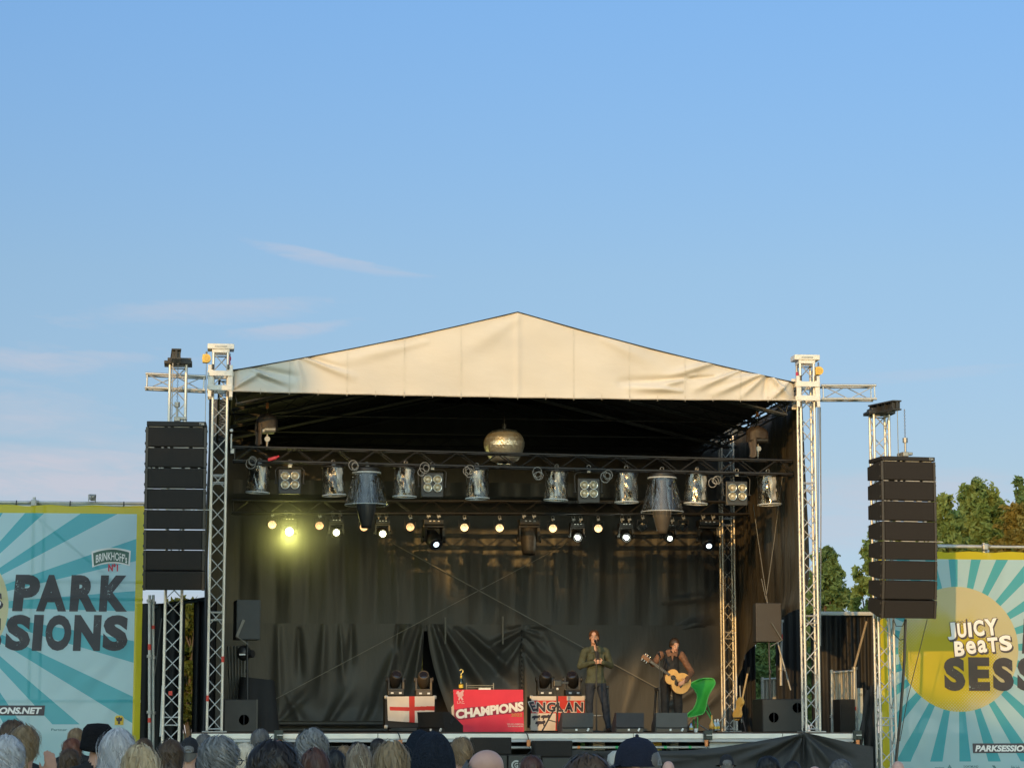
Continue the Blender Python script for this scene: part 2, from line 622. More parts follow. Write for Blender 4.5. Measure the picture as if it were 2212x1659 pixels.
def tower(px, pytop, pybase, Y, label, name='lattice_tower', zbase=None, head=True, sleeve=None, size=.295, bases=True):
    mid = P(px, (pytop + pybase) / 2, Y)
    z1 = P(px, pytop, Y).z
    z0 = DZ if zbase is None else zbase
    t = thing(name, (mid.x, Y, z0), label, 'lattice tower')
    o = Vector((mid.x, Y, z0))
    m = MB()
    H = z1 - z0
    topcut = .16 if head else 0
    truss(m, (0, 0, .03), (0, 0, H - topcut), size, bay=.30)
    for zz in np.arange(1.9, H - 1, 2.35):
        for dz in (0, .13):
            rungs(m, Vector((0, 0, 0)), None, [zz + dz], size)
    m.build('lattice_frame', ALU, t)
    if bases:
        m = MB()
        m.box((0, 0, .012), (.42, .42, .024), bev=.006)
        m.build('base_plate', STEEL, t)
    return t, o, H


def sleeve_parts(t, H, zc, zt):
    """roof sleeve block round the tower and the head block on its top"""
    w = .43
    m = MB()
    for sx in (-1, 1):
        for sy in (-1, 1):
            m.box((sx * (w / 2 - .045), sy * (w / 2 - .03), zc), (.085, .035, .56), bev=.008)
    for z in (zc + .13, zc - .12):
        for sy in (-1, 1):
            m.box((0, sy * (w / 2 - .008), z), (w - .02, .03, .095), bev=.008)
        for sx in (-1, 1):
            m.box((sx * (w / 2 - .006), 0, z), (.03, w - .06, .095), bev=.008)
    m.build('sleeve_block', ALUB, t)
    for sx in (-1, 1):
        for z in (zc + .24, zc - .225):
            m = MB()
            m.cyl((sx * .135, -w / 2 + .02, z - .045), (sx * .135, -w / 2 + .02, z + .045), .022, n=10)
            m.build('guide_roller', BLKP, t)
    m = MB()
    m.box((0, 0, H - .05), (.46, .34, .095), bev=.012)
    m.box((0, 0, H - .125), (.30, .30, .075), bev=.01)
    m.build('head_block', ALUB, t)
    m = MB()
    m.box((0, -.172, H - .05), (.21, .012, .03))
    m.build('head_slot', STEEL, t)


tl, ol, Hl = tower(470, 745, 1580, 0, 'tall aluminium tower left of the stage mouth with roof sleeve')
tr, orr, Hr = tower(1746, 769, 1580, 0, 'tall aluminium tower right of the stage mouth, glowing in sun')
sleeve_parts(tl, Hl, P(470, 826, 0).z - DZ, 0)
sleeve_parts(tr, Hr, P(1746, 849, 0).z - DZ, 0)
tower(1572, 938, 1567, 7.3, 'aluminium tower inside the stage before the right end of the backdrop', bases=True, head=False)


def red_tape(px, py, Y, parent_loc=None):
    p = P(px, py, Y)
    return p


# chain motors hanging at the tower heads
def yellow_hoist(px, py, Y, topy, lab):
    p = P(px, py, Y)
    zt = P(px, topy, Y).z
    t = thing('chain_hoist', p, lab, 'chain hoist', 'yellow chain hoists at the tower heads')
    m = MB()
    m.cyl((0, -.07, 0), (0, .07, 0), .075, n=18)
    m.box((-.02, 0, 0), (.10, .12, .15), bev=.02)
    m.build('motor_body', YHOIST, t)
    m = MB()
    m.cyl((0, -.078, 0), (0, -.068, 0), .048, n=16)
    m.build('motor_cap', mat('hoist cap', (.6, .36, .05), .4), t)
    m = MB()
    for i in range(6):
        z = .08 + (zt - p.z - .08) * i / 6
        m.lathe([(.012, -.004), (.018, 0), (.012, .004)], (0, 0, z + .015), (1 if i % 2 else 0, 0 if i % 2 else 1, 0), n=8)
    m.cyl((0, 0, -.07), (0, 0, -2.2), .006, n=5)
    m.build('chain', CHAIN, t)


yellow_hoist(446, 775, -.02, 762, 'yellow chain hoist hanging left of the left tower head')
yellow_hoist(1768, 802, -.02, 784, 'yellow chain hoist hanging right of the right tower head')


def sling(px, y0, y1, Y, lab):
    p = P(px, y0, Y)
    q = P(px, y1, Y)
    t = thing('rigging_sling', q, lab, 'rigging sling', 'red slings at the tower heads')
    m = MB()
    L = p.z - q.z
    for i in range(7):
        z = .08 + (L - .08) * i / 7
        m.lathe([(.012, -.004), (.018, 0), (.012, .004)], (0, 0, z), (1 if i % 2 else 0, 0 if i % 2 else 1, 0), n=8)
    m.build('chain', CHAIN, t)
    m = MB()
    m.ball((0, 0, .05), (.028, .028, .05), 10)
    m.tube([(0, 0, .03), (.012, 0, -.12), (-.01, 0, -.25), (.01, 0, -.36)], .011)
    m.build('sling_hook', PINK, t)


sling(496, 764, 781, -.02, 'red rigging sling hanging right of the left tower head')
sling(1722, 790, 815, -.02, 'red rigging sling hanging left of the right tower head')


def hor_truss(name, a, b, Y, lab, m_, size=.29, cr=.024, br=.0095, cat='truss', bay=.42, group=None):
    p, q = P(a[0], a[1], Y), P(b[0], b[1], Y)
    m = MB()
    truss(m, (0, 0, 0), q - p, size, cr, br, bay=bay, twin=m_ is BLKT)
    t = m.build(name, m_, loc=p)
    tag(t, lab, cat, group)
    return t, p, q


hor_truss('outrigger_truss', (314, 824), (444, 830), 0.02, 'short aluminium truss arm reaching left behind the left speaker tower', ALU)
hor_truss('outrigger_truss', (1771, 849), (1889, 849), 0.02, 'short aluminium truss arm reaching right from the right tower', ALU)

# thin cable run beside the right tower
t_ = MB()
p, q = P(1772, 880, .1), P(1772, 1395, .1)
t_.tube([p, p.lerp(q, .4) + Vector((.012, 0, 0)), q], .011)
t_.tube([p + Vector((-.035, .03, 0)), q + Vector((-.02, .03, .3))], .008)
tag(t_.build('hanging_cable', mat('grey cable', (.3, .3, .29), .5)), 'grey hoist cable hanging straight down beside the right tower', 'cable')

# ------------------------------------------------------------------ roof canopy
xa, xb = P(500, 843, -.1).x, P(1716, 862, -.1).x
apex = P(1117, 677, -.1)
zbl, zbr = P(500, 844, -.1).z, P(1716, 864, -.1).z
ztl, ztr = P(503, 803, -.1).z, P(1712, 829, -.1).z
bm_c = P(1117, 857.5, -.1)
roof = thing('roof_canopy', (0, 0, zbl), 'white gabled stage roof with creamy fabric front and black lining', 'stage roof')
zoff = zbl


def roof_top(x):
    if x < apex.x:
        u = (x - xa) / (apex.x - xa)
        return ztl + (apex.z - ztl) * u - .10 * math.sin(math.pi * u) * .5
    u = (xb - x) / (xb - apex.x)
    return ztr + (apex.z - ztr) * u - .10 * math.sin(math.pi * u) * .5


def roof_bot(x):
    u = (x - xa) / (xb - xa)
    base = zbl + (zbr - zbl) * u
    mid = bm_c.z - (zbl + zbr) / 2
    return base + mid * 4 * u * (1 - u) + .003 * math.sin(u * 60)


def FP(px, py):
    p = P(px, py, -.1)
    return p.x, p.z


FF = []
for a, b, w, am in (((1657, 806), (1540, 852), 9, .05), ((1657, 806), (1600, 856), 8, .05), ((1657, 806), (1650, 858), 7, -.05), ((1657, 806), (1560, 826), 10, .05),
                    ((1657, 806), (1700, 858), 7, .06), ((1555, 780), (1440, 815), 11, .05), ((1540, 815), (1340, 826), 9, -.05), ((1500, 812), (1420, 838), 9, .045), ((1600, 800), (1500, 842), 9, .05),
                    ((1470, 846), (1360, 838), 10, .05), ((1700, 828), (1665, 862), 7, .06),
                    ((545, 793), (640, 815), 8, -.05), ((545, 800), (620, 836), 9, .05), ((650, 772), (760, 815), 9, .045), ((560, 815), (625, 840), 8, -.04), ((505, 840), (560, 806), 8, .05),
                    ((660, 770), (740, 800), 8, -.04), ((920, 740), (700, 790), 18, .02), ((1117, 690), (1000, 760), 25, .018), ((1300, 735), (1420, 790), 18, .02), ((640, 775), (655, 845), 9, .03)):
    ax, az1 = FP(*a)
    bx, bz1 = FP(*b)
    FF.append((ax, az1, bx, bz1, w * .008, am))


def front_fn(u, v):
    x = xa + (xb - xa) * u
    z0, z1 = roof_bot(x), roof_top(x)
    z = z0 + (z1 - z0) * v
    y = -.16 - 1.7 * folds(x, z, FF) + .012 * math.sin(x * 5.1 + z * 2) * math.sin(z * 4 + x * .7)
    # sag back towards the eaves at both ends
    e = max(0, 1 - min(u, 1 - u) / .018)
    y += .10 * e * e
    y -= .03 * math.exp(-((x - apex.x) / .05) ** 2) * .5
    return (x, y, z - zoff)


m = MB()
m.grid(front_fn, 300, 36)
m.build('front_panel', CREAM, roof)
m = MB()
hem = [(xa + (xb - xa) * i / 80, -.17, roof_bot(xa + (xb - xa) * i / 80) - zoff - .012) for i in range(81)]
m.tube(hem, .014)
for i in range(0, 80, 4):
    x = hem[i][0]
    m.cyl((x, -.175, hem[i][2] + .06), (x, -.175, hem[i][2] - .04), .004, n=5)
m.build('bottom_hem', mat('hem rope', (.5, .45, .38), .6), roof)
SEAMF = mat('seam fabric', (.555, .52, .455), .5, var=.1)
for k in range(1, 10):
    u = k / 10
    if k == 5:
        continue
    m = MB()
    pts = [Vector(front_fn(u, v / 18)) + Vector((0, -.006, 0)) for v in range(19)]
    for a, b in zip(pts[:-1], pts[1:]):
        m.add([a + Vector((-.014, 0, 0)), a + Vector((.014, 0, 0)), b + Vector((.014, 0, 0)), b + Vector((-.014, 0, 0))], [(0, 1, 2, 3)], 0, True)
    m.build('welded_seam', SEAMF, roof)
# roof skin and lining
ybk = 8.7
m = MB()
lx, rx_ = xa - .15, xb + .15
for side, (x0, z0) in enumerate(((xa - .05, ztl), (xb + .05, ztr))):
    m.grid(lambda u, v: (x0 + (apex.x - x0) * u, -.20 + (ybk + .2) * v, roof_top(min(max(x0 + (apex.x - x0) * u, xa), xb)) + .015 - zoff), 24, 6)
m.build('roof_skin', ROOFT, roof)
m = MB()
for x0 in (xa - .05, xb + .05):
    m.grid(lambda u, v: (x0 + (apex.x - x0) * u, -.02 + ybk * v,
                         roof_top(min(max(x0 + (apex.x - x0) * u, xa), xb)) - .12 - zoff + .03 * math.sin(v * 25) * math.sin(u * 9)), 40, 40)
m.build('lining', ROOFD, roof)
m = MB()
for Y in (.25, 2.7, 5.2, 7.9):
    for x0, zt_ in ((xa + .05, ztl), (xb - .05, ztr)):
        truss(m, (x0, Y, zt_ - .42 - zoff), (apex.x, Y, apex.z - .42 - zoff), .26, .02, .008)
    m.tube([(xa, Y, zbl - .05 - zoff), (xb, Y, zbr - .05 - zoff)], .02) if Y > 1 else None
for x0, zz in ((xa - .1, zbl), (xb + .1, zbr)):
    truss(m, (x0, .2, zz + .1 - zoff), (x0, 8.2, zz + .1 - zoff), .26, .02, .008)
m.build('rafter', mat('black roof truss', (.05, .05, .05), .5), roof)

m = MB()
m.grid(lambda u, v: (xa - .05 + (xb - xa + .1) * u, ybk - .08 + .03 * math.sin(u * 30), zbl - 1.2 - zoff + (roof_top(xa + (xb - xa) * min(1, max(0, u))) - zbl + 1.2) * v), 60, 8)
m.build('rear_gable', ROOFD, roof)
# ------------------------------------------------------------------ backdrop and side sheets
YB = 8.0
bxl = P(452, 1300, YB).x
bxr = P(1592, 1300, YB).x + .15
BZT = 8.6


def BP(px, py, Y=YB):
    p = P(px, py, Y)
    return p.x, p.z


def fl(lst, s):
    out = []
    for a, b, w, am in lst:
        ax, a2 = BP(*a)
        bx, b2 = BP(*b)
        out.append((ax, a2, bx, b2, w * s, am))
    return out


UF = fl([((px, 1110 + (i * 37) % 60), (px + (i * 13) % 17 - 8, 1345), 7 + (i * 5) % 9, .035 * (1 if i % 2 else -1)) for i, px in enumerate(range(520, 1590, 37))] +
        [((1430, 1300), (1560, 1285), 12, .05), ((1440, 1370), (1550, 1330), 12, .06), ((1400, 1410), (1560, 1390), 14, -.06), ((1450, 1460), (1560, 1420), 13, .06),
         ((1490, 1345), (1560, 1365), 9, .05), ((1300, 1480), (1345, 1400), 12, .05), ((1350, 1540), (1400, 1380), 13, .05), ((1420, 1540), (1560, 1450), 12, .07), ((1480, 1570), (1560, 1490), 10, .07)], .0098)
zc_up = BP(900, 1352)[1]
t = thing('backdrop', (0, 0, 0), 'black sheet backdrop closing the rear of the stage with seams and a slit', 'backdrop')


def upper_fn(u, v):
    x = bxl + (bxr - bxl) * u
    z = (zc_up - .1) + (BZT - zc_up + .1) * v
    y = YB - folds(x, z, UF) + .02 * math.sin(x * 2.3) + .012 * math.sin(x * 9 + 1.3 * math.sin(z)) * (1 - v * .6)
    return (x, y, z)


m = MB()
m.grid(upper_fn, 190, 90)
m.build('upper_sheet', DRAPE, t)
xs = BP(918, 1400)[0]
LFL = fl([((760, 1352), (757, 1440), 10, -.06), ((645, 1360), (648, 1470), 11, -.07), ((700, 1352), (690, 1520), 16, .06), ((860, 1352), (855, 1480), 12, -.08), ((880, 1352), (790, 1570), 18, .09),
          ((905, 1355), (840, 1575), 16, -.08), ((912, 1355), (890, 1500), 9, .08), ((620, 1500), (660, 1575), 14, .06), ((700, 1575), (760, 1480), 16, .07), ((770, 1575), (810, 1500), 15, -.07),
          ((600, 1560), (680, 1480), 15, -.06), ((735, 1352), (740, 1470), 8, .05), ((600, 1352), (604, 1570), 14, .06)], .0098)
RFL = fl([((935, 1352), (980, 1500), 12, .12), ((945, 1352), (1010, 1480), 16, -.11), ((960, 1360), (1060, 1500), 15, .09), ((985, 1360), (1100, 1480), 14, -.08), ((1010, 1360), (1110, 1450), 12, .07),
          ((1126, 1360), (1050, 1400), 9, .07), ((1126, 1370), (1062, 1430), 9, -.06), ((1126, 1385), (1075, 1460), 9, .06), ((1126, 1358), (1165, 1375), 8, .07), ((1128, 1352), (1180, 1352), 7, .06),
          ((1126, 1365), (1185, 1420), 10, .06), ((1126, 1400), (1180, 1470), 10, -.05), ((1126, 1372), (1160, 1400), 6, -.06), ((1126, 1350), (1095, 1352), 6, .06), ((1126, 1350), (1128, 1575), 5, -.06), ((1170, 1360), (1260, 1560), 20, .04),
          ((1300, 1480), (1345, 1400), 16, .02), ((1350, 1540), (1400, 1380), 18, .02), ((1420, 1540), (1560, 1450), 12, .05), ((1480, 1570), (1560, 1490), 10, .06), ((1230, 1575), (1270, 1400), 18, .02)], .0098)
# left lower sheet ends at the slit; the slit opens downward
xcl = BP(590, 1500)[0]


def slit_l(z):
    w = min(1, (z - DZ) / (zc_up - DZ))
    return xs - .02 - .16 * (1 - w) ** 1.2


def slit_r(z):
    w = min(1, (z - DZ) / (zc_up - DZ))
    return xs + .035 + .62 * (1 - w) ** 1.6


def lowl_fn(u, v):
    z = DZ + .02 + (zc_up + .02 - DZ) * v
    x = bxl + (slit_l(z) - bxl) * u
    y = YB - .06 - folds(x, z, LFL) * 1.2 + .02 * math.sin(x * 6) * (1 - v) - .28 * max(0, .22 - v) ** 1.2 * 2
    return (x, y, z)


def lowr_fn(u, v):
    z = DZ + .02 + (zc_up + .02 - DZ) * v
    x = slit_r(z) + (bxr - slit_r(z)) * u
    y = YB - .06 - folds(x, z, RFL) * 1.2 - .05 * math.exp(-u * 60)
    return (x, y, z)


m = MB()
m.grid(lowl_fn, 120, 60)
m.build('left_lower_sheet', DRAPE, t)
m = MB()
m.grid(lowr_fn, 170, 60)
m.build('right_lower_sheet', DRAPE, t)
m = MB()
xg = BP(918, 1420)[0]
for a, b in ((bxl, xg - .055), (xg + .02, bxr)):  # black sheets added for the dark behind the slit
    m.box(((a + b) / 2, YB + .75, (DZ + zc_up) / 2 + .1), (b - a, .02, zc_up - DZ + .6))
m.build('slit_dark_sheet', DRAPED, t)
m = MB()
for i in range(22):
    p = P(1127, 1362 + i * 9.4, YB - .12)
    m.box((p.x, p.y, p.z), (.03, .035, .045), rot=Euler((0, .5 * (i % 2) - .25, 0)), bev=.01)
m.build('lacing', DRAPED, t)
m = MB()
for z in (P(900, 1562, YB - .3).z,):
    m.cyl((xcl, YB - .35, z), (BP(835, 1560)[0], YB - .35, z), .05, n=8)
    m.cyl((xcl, YB - .42, DZ + .04), (BP(835, 1560)[0], YB - .42, DZ + .04), .04, n=8)
m.build('hem_roll', DRAPE, t)

# left side sheet
xl0 = ol.x + .42
t_ = MB()
t_.grid(lambda u, v: (ol.x - .17 + .03 * math.sin(u * 40) + .02 * math.sin(v * 9), .25 + 7.9 * u, DZ + (zbl + .28 - DZ) * v), 60, 20)
tag(t_.build('side_sheet', DRAPED), 'dark sheet closing the left side of the stage behind the left tower', 'stage sheet')
# right side sheet, lower front corner torn open
xr_f, xr_b = orr.x + .02, P(1592, 1300, 7.6).x + .02
SF = []
for i in range(26):
    SF.append((.45 + i * .29, 3 + (i * 7 % 5) * .4, .5 + i * .29 + ((i * 13) % 7 - 3) * .06, 7.6, .05 + .02 * (i % 3), .045 * (1 if i % 2 else -1)))
CUT = [(1592, 1490), (1606, 1450), (1629, 1406), (1643, 1388), (1680, 1358), (1724, 1318)]


def side_x(Y):
    return xr_b + (xr_f - xr_b) * (7.6 - Y) / 7.2


cutw = []
for px, py in CUT:
    # solve for the stage depth at which the sheet crosses that column
    lo, hi = .2, 7.9
    for _ in range(40):
        mdl = (lo + hi) / 2
        if P(px, py, mdl).x > side_x(mdl):
            hi_ = True
        else:
            hi_ = False
        # nearer depth -> sheet projects further right
        if hi_:
            hi = mdl
        else:
            lo = mdl
    cutw.append((mdl, P(px, py, mdl).z))


def cut_z(Y):
    pts = sorted(cutw)
    if Y <= pts[0][0]:
        return pts[0][1]
    for (a, za), (b, zb) in zip(pts[:-1], pts[1:]):
        if a <= Y <= b:
            return za + (zb - za) * (Y - a) / max(1e-6, b - a)
    return DZ


def side_fn(u, v):
    Y = 7.95 - 7.55 * u
    zb = max(DZ, cut_z(Y))
    z = zb + (zbr + .30 - zb) * v
    x = side_x(Y) - folds(Y, z, SF) * 1.4 - .04 * math.sin(Y * 3.1 + z * .6) - .10 * math.exp(-((z - zb) / .3) ** 2) * (1 if zb > DZ + .1 else 0)
    return (x, Y, z)


t_ = MB()
t_.grid(side_fn, 130, 50)
tag(t_.build('side_sheet', DRAPEW), 'brown lit black sheet on the right side of the stage with a torn open corner', 'stage sheet')
# dark cloth beyond the opening
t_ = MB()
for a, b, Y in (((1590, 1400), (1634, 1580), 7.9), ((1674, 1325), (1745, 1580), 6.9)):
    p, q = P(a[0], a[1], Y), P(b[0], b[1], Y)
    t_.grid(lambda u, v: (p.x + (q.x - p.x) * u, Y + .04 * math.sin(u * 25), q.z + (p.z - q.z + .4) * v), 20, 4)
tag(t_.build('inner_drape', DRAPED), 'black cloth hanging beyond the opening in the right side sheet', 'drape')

# bracing straps
def strap(a, b, Y, lab, r=.012, name='bracing_strap', m_=STRAP, flat=True):
    p, q = P(a[0], a[1], Y), P(b[0], b[1], Y)
    t = MB()
    x, y, z, L = frame(p, q)
    v = (p + q) / 2
    M = Matrix((x, y, z)).transposed()
    t.box(v, (r * 2, r * 2 if not flat else .006, L), rot=M)
    tag(t.build(name, m_), lab, 'strap', 'straps across the backdrop')


strap((842, 1170), (1452, 1503), YB - .30, 'bracing strap falling from upper left to lower right across the backdrop', r=.009, flat=False)
strap((590, 1512), (1226, 1173), YB - .34, 'bracing strap rising from lower left to upper right across the backdrop', r=.007, flat=False)
for px, y0, y1, lab in ((962, 1333, 1390, 'short pale strap end hanging on the backdrop above the red banner'), (1086, 1331, 1391, 'short pale strap end hanging left of the laced seam')):
    strap((px, y0), (px, y1), YB - .2, lab, r=.016, flat=False)
for a, b, lab in (((1627, 1090), (1665, 1345), 'thin cable crossing the right side sheet down to the raised speaker'), ((1690, 1030), (1655, 1290), 'thin cable slanting down from the front truss end'), ((1660, 1310), (1645, 1250), 'short cable above the raised right speaker')):
    p, q = P(*a, 2.0), P(*b, 2.0)
    k = MB()
    k.tube([p, p.lerp(q, .5) + Vector((0, 0, -.05)), q], .008)
    tag(k.build('thin_cable', STRAP), lab, 'cable', 'thin cables at the right side sheet')

# ------------------------------------------------------------------ lighting trusses
ft, fp, fq = hor_truss('front_truss', (503, 981), (1719, 1011), 1.2, 'long black lighting truss across the front of the stage', BLKT, .29, .022, .010, bay=.36)
rt, rp, rq = hor_truss('rear_truss', (500, 1095), (1618, 1098), 5.6, 'long black lighting truss at the rear of the stage carrying the lit lamps', BLKT, .29, .022, .010, bay=.36)
ut, up_, uq = hor_truss('high_truss', (520, 955), (1600, 955), 7.4, 'dim black truss high up before the backdrop', BLKT, .26, .02, .008, bay=.4)
# black masking cloth between front and rear truss tops
t_ = MB()
p, q = P(505, 1035, 6.3), P(1560, 1078, 6.3)
t_.grid(lambda u, v: (p.x + (q.x - p.x) * u, 6.3 + .05 * math.sin(u * 90), q.z + (p.z - q.z) * v), 120, 4)
tag(t_.build('masking_cloth', DRAPE), 'dark cloth strip hanging behind the hanging clear domes', 'drape')

# ------------------------------------------------------------------ speaker towers and line arrays
pl, opl, Hpl = tower(377, 790, 1600, -.75, 'slim aluminium tower holding the left speaker hang', zbase=0.02, head=False, size=.32)
pr, opr, Hpr = tower(1907, 897, 1600, -.75, 'slim aluminium tower holding the right speaker hang, lit gold', zbase=0.02, head=False, size=.32)


def beam(mb, p0, p1, w=.16, h=.16):
    x, y, z, L = frame(p0, p1)
    M = Matrix((x, y, z)).transposed()
    c = (Vector(p0) + Vector(p1)) / 2
    up = y
    mb.box(c + y * (h / 2 - .012), (w, .024, L), rot=M)
    mb.box(c - y * (h / 2 - .012), (w, .024, L), rot=M)
    mb.box(c, (.03, h - .05, L), rot=M)
    for k in (-.45, -.15, .15, .45):
        mb.box(c + z * (L * k), (w * .9, h - .05, .015), rot=M)


def array_head(t, o, H, a, b, Y0, Y1):
    m = MB()
    m.box((0, 0, H + .03), (.47, .42, .055), bev=.008)
    m.box((.02, 0, H + .085), (.40, .34, .055), bev=.008)
    p, q = P(a[0], a[1], Y0) - o, P(b[0], b[1], Y1) - o
    beam(m, p, q, .16, .17)
    m.build('head_beam', BLKM, t)


array_head(pl, opl, Hpl, (378, 783), (381, 764), -.45, -1.85)
array_head(pr, opr, Hpr, (1884, 886), (1938, 875), -.55, -1.75)


def line_array(rows, x0, x1, Y, yaw, lab, chain_top):
    """rows: (photo row of each cabinet boundary); hung at photo columns x0..x1"""
    cx = (x0 + x1) / 2
    top = P(cx, rows[0], Y)
    t = thing('line_array', top, lab, 'line array speaker')
    t.rotation_euler = (0, 0, yaw)
    W = 1.0
    m = MB()
    fh = P(cx, rows[0], Y).z - P(cx, rows[1], Y).z
    m.box((0, .28, -fh / 2), (W * .97, .62, fh * .9), bev=.012)
    m.build('flying_bar', CAB, t)
    m = MB()
    for zz in (-fh * .5,):
        fit_text(m, 'TSM', W / 2 - .13, zz - .02, W / 2 - .05, zz + .02, lambda a, b: Vector((a, -.036, b)), bold=.02)
    m.build('plate_lettering', STEEL, t)
    m = MB()
    m.box((0, .22, .05), (.10, .30, .08), bev=.01)
    m.box((.06, .2, .07), (.2, .09, .05), bev=.01)
    m.cyl((0, .1, .08), (0, .1, .25), .02, n=8)
    m.cyl((0, .1, .25), (0, .1, .33), .045, n=10)
    m.build('hang_hook', CHAIN, t)
    m = MB()
    L = chain_top - top.z
    nlk = int(L / .045)
    for i in range(nlk):
        m.lathe([(.011, -.005), (.017, 0), (.011, .005)], (0, .1, .3 + i * (L - .3) / nlk), (1 if i % 2 else 0, 0 if i % 2 else 1, 0), n=6)
    m.tube([(-.09, .2, .02), (-.09, .2, L)], .008)
    m.build('lift_chain', CHAIN, t)
    tilt = 0.0
    yoff = 0.0
    for k in range(len(rows) - 2):
        zt = P(cx, rows[k + 1], Y).z - top.z
        zb = P(cx, rows[k + 2], Y).z - top.z
        h = zt - zb
        tilt = [0, .5, 1.2, 2.2, 3.6, 5.4, 8.0, 11.0][min(k, 7)]
        c = thing_cab(t, W, h, zt, zb, yoff, R(tilt), k)
        yoff += h * math.sin(R(tilt)) * .9
    return t


RIGM = mat('rigging strip', (.05, .043, .036), .5, .1)


def thing_cab(t, W, h, zt, zb, yoff, tilt, k):
    """one cabinet: wedge body narrowing to the rear, metal grille in front, rigging at its edges"""
    M = Matrix.Translation((0, yoff, (zt + zb) / 2)) @ Matrix.Rotation(tilt, 4, 'X')
    hh, hb, dep = h / 2 - .010, h / 2 - .055, .66
    m = MB()
    pf = [(-W / 2, 0, -hh), (W / 2, 0, -hh), (W / 2, 0, hh), (-W / 2, 0, hh)]
    pb = [(-W / 2 + .02, dep, -hb), (W / 2 - .02, dep, -hb), (W / 2 - .02, dep, hb), (-W / 2 + .02, dep, hb)]
    pm = [(-W / 2, .16, -hh), (W / 2, .16, -hh), (W / 2, .16, hh), (-W / 2, .16, hh)]
    vs = [M @ Vector(v) for v in pf + pm + pb]
    fs = [(0, 1, 2, 3), (8, 11, 10, 9)]
    for a in (0, 4):
        fs += [(a + i, a + 4 + i, a + 4 + (i + 1) % 4, a + (i + 1) % 4) for i in range(4)]
    m.add(vs, fs)
    c = m.build('cabinet', CAB, t)
    m = MB()
    R3 = M.to_3x3()
    m.box(M @ Vector((0, -.012, 0)), (W - .11, .022, h - .035), rot=R3, bev=.008)
    m.build('grille', GRIL, c)
    for sx in (-1, 1):
        m = MB()
        m.box(M @ Vector((sx * (W / 2 - .024), -.010, 0)), (.04, .02, h - .01), rot=R3, bev=.004)
        for q in (-.3, .3):
            m.cyl(M @ Vector((sx * (W / 2 - .024), .03, q * h)), M @ Vector((sx * (W / 2 + .012), .03, q * h)), .022, n=8)
        m.build('rigging_strip', RIGM, c)
    m = MB()  # pale strips stand in for sky showing between the upper cabinets
    rr = random.Random(k)
    x = -W / 2 + .05
    while x < W / 2 - .1:
        w = rr.choice((.04, .09, .16, .25))
        if k < 5:
            m.box(M @ Vector((x + w / 2, .02, h / 2 - .002)), (w, .03, .0105), rot=R3)
        x += w + rr.choice((.03, .06, .12))
    if k < 5:
        m.build('sky_gap_strip', mat('pale sky gap', (.5, .49, .47), .5), c)
    return c


line_array([910, 922, 966.5, 1010.5, 1055, 1100, 1143.5, 1188, 1232, 1275], 316, 447, -1.9, R(-2), 'big black curved speaker hang in front of the left tower', opl.z + Hpl - .1)
line_array([986, 996, 1038.5, 1081.8, 1125.6, 1168.5, 1210, 1253, 1295, 1336], 1905, 2017, -1.9, R(6), 'big black curved speaker hang at the right, cabinet sides showing', P(1940, 880, -1.9).z)

# red tape marks on the truss legs are real tape bands
def tape(px, py, Y, r, h, parent, o, mt=REDT):
    p = P(px, py, Y) - o
    k = MB()
    k.cyl((p.x, p.y, p.z - h / 2), (p.x, p.y, p.z + h / 2), r, n=10)
    k.build('tape_band', mt, parent)


hh = .295 / 2 - .024
for (par, o, sx, py, Y, mt) in ((tl, ol, -1, 1508, 0, REDT), (tl, ol, 1, 1424, 0, REDT)):
    z = P(470, py, Y).z - o.z
    k = MB()
    k.cyl((sx * hh, -hh, z - .05), (sx * hh, -hh, z + .05), .0265, n=10)
    k.build('tape_band', mt, par)
k = MB()
zz = P(377, 1497, -.75).z - opl.z
k.box((-.02, -.16, zz), (.06, .02, .07))
k.build('tape_band', REDT, pl)
# ------------------------------------------------------------------ printed banners
BW, BH = 4.85, 5.3
BC = (1.45, -1.75, 1.12)     # printed sun: x, z, radius


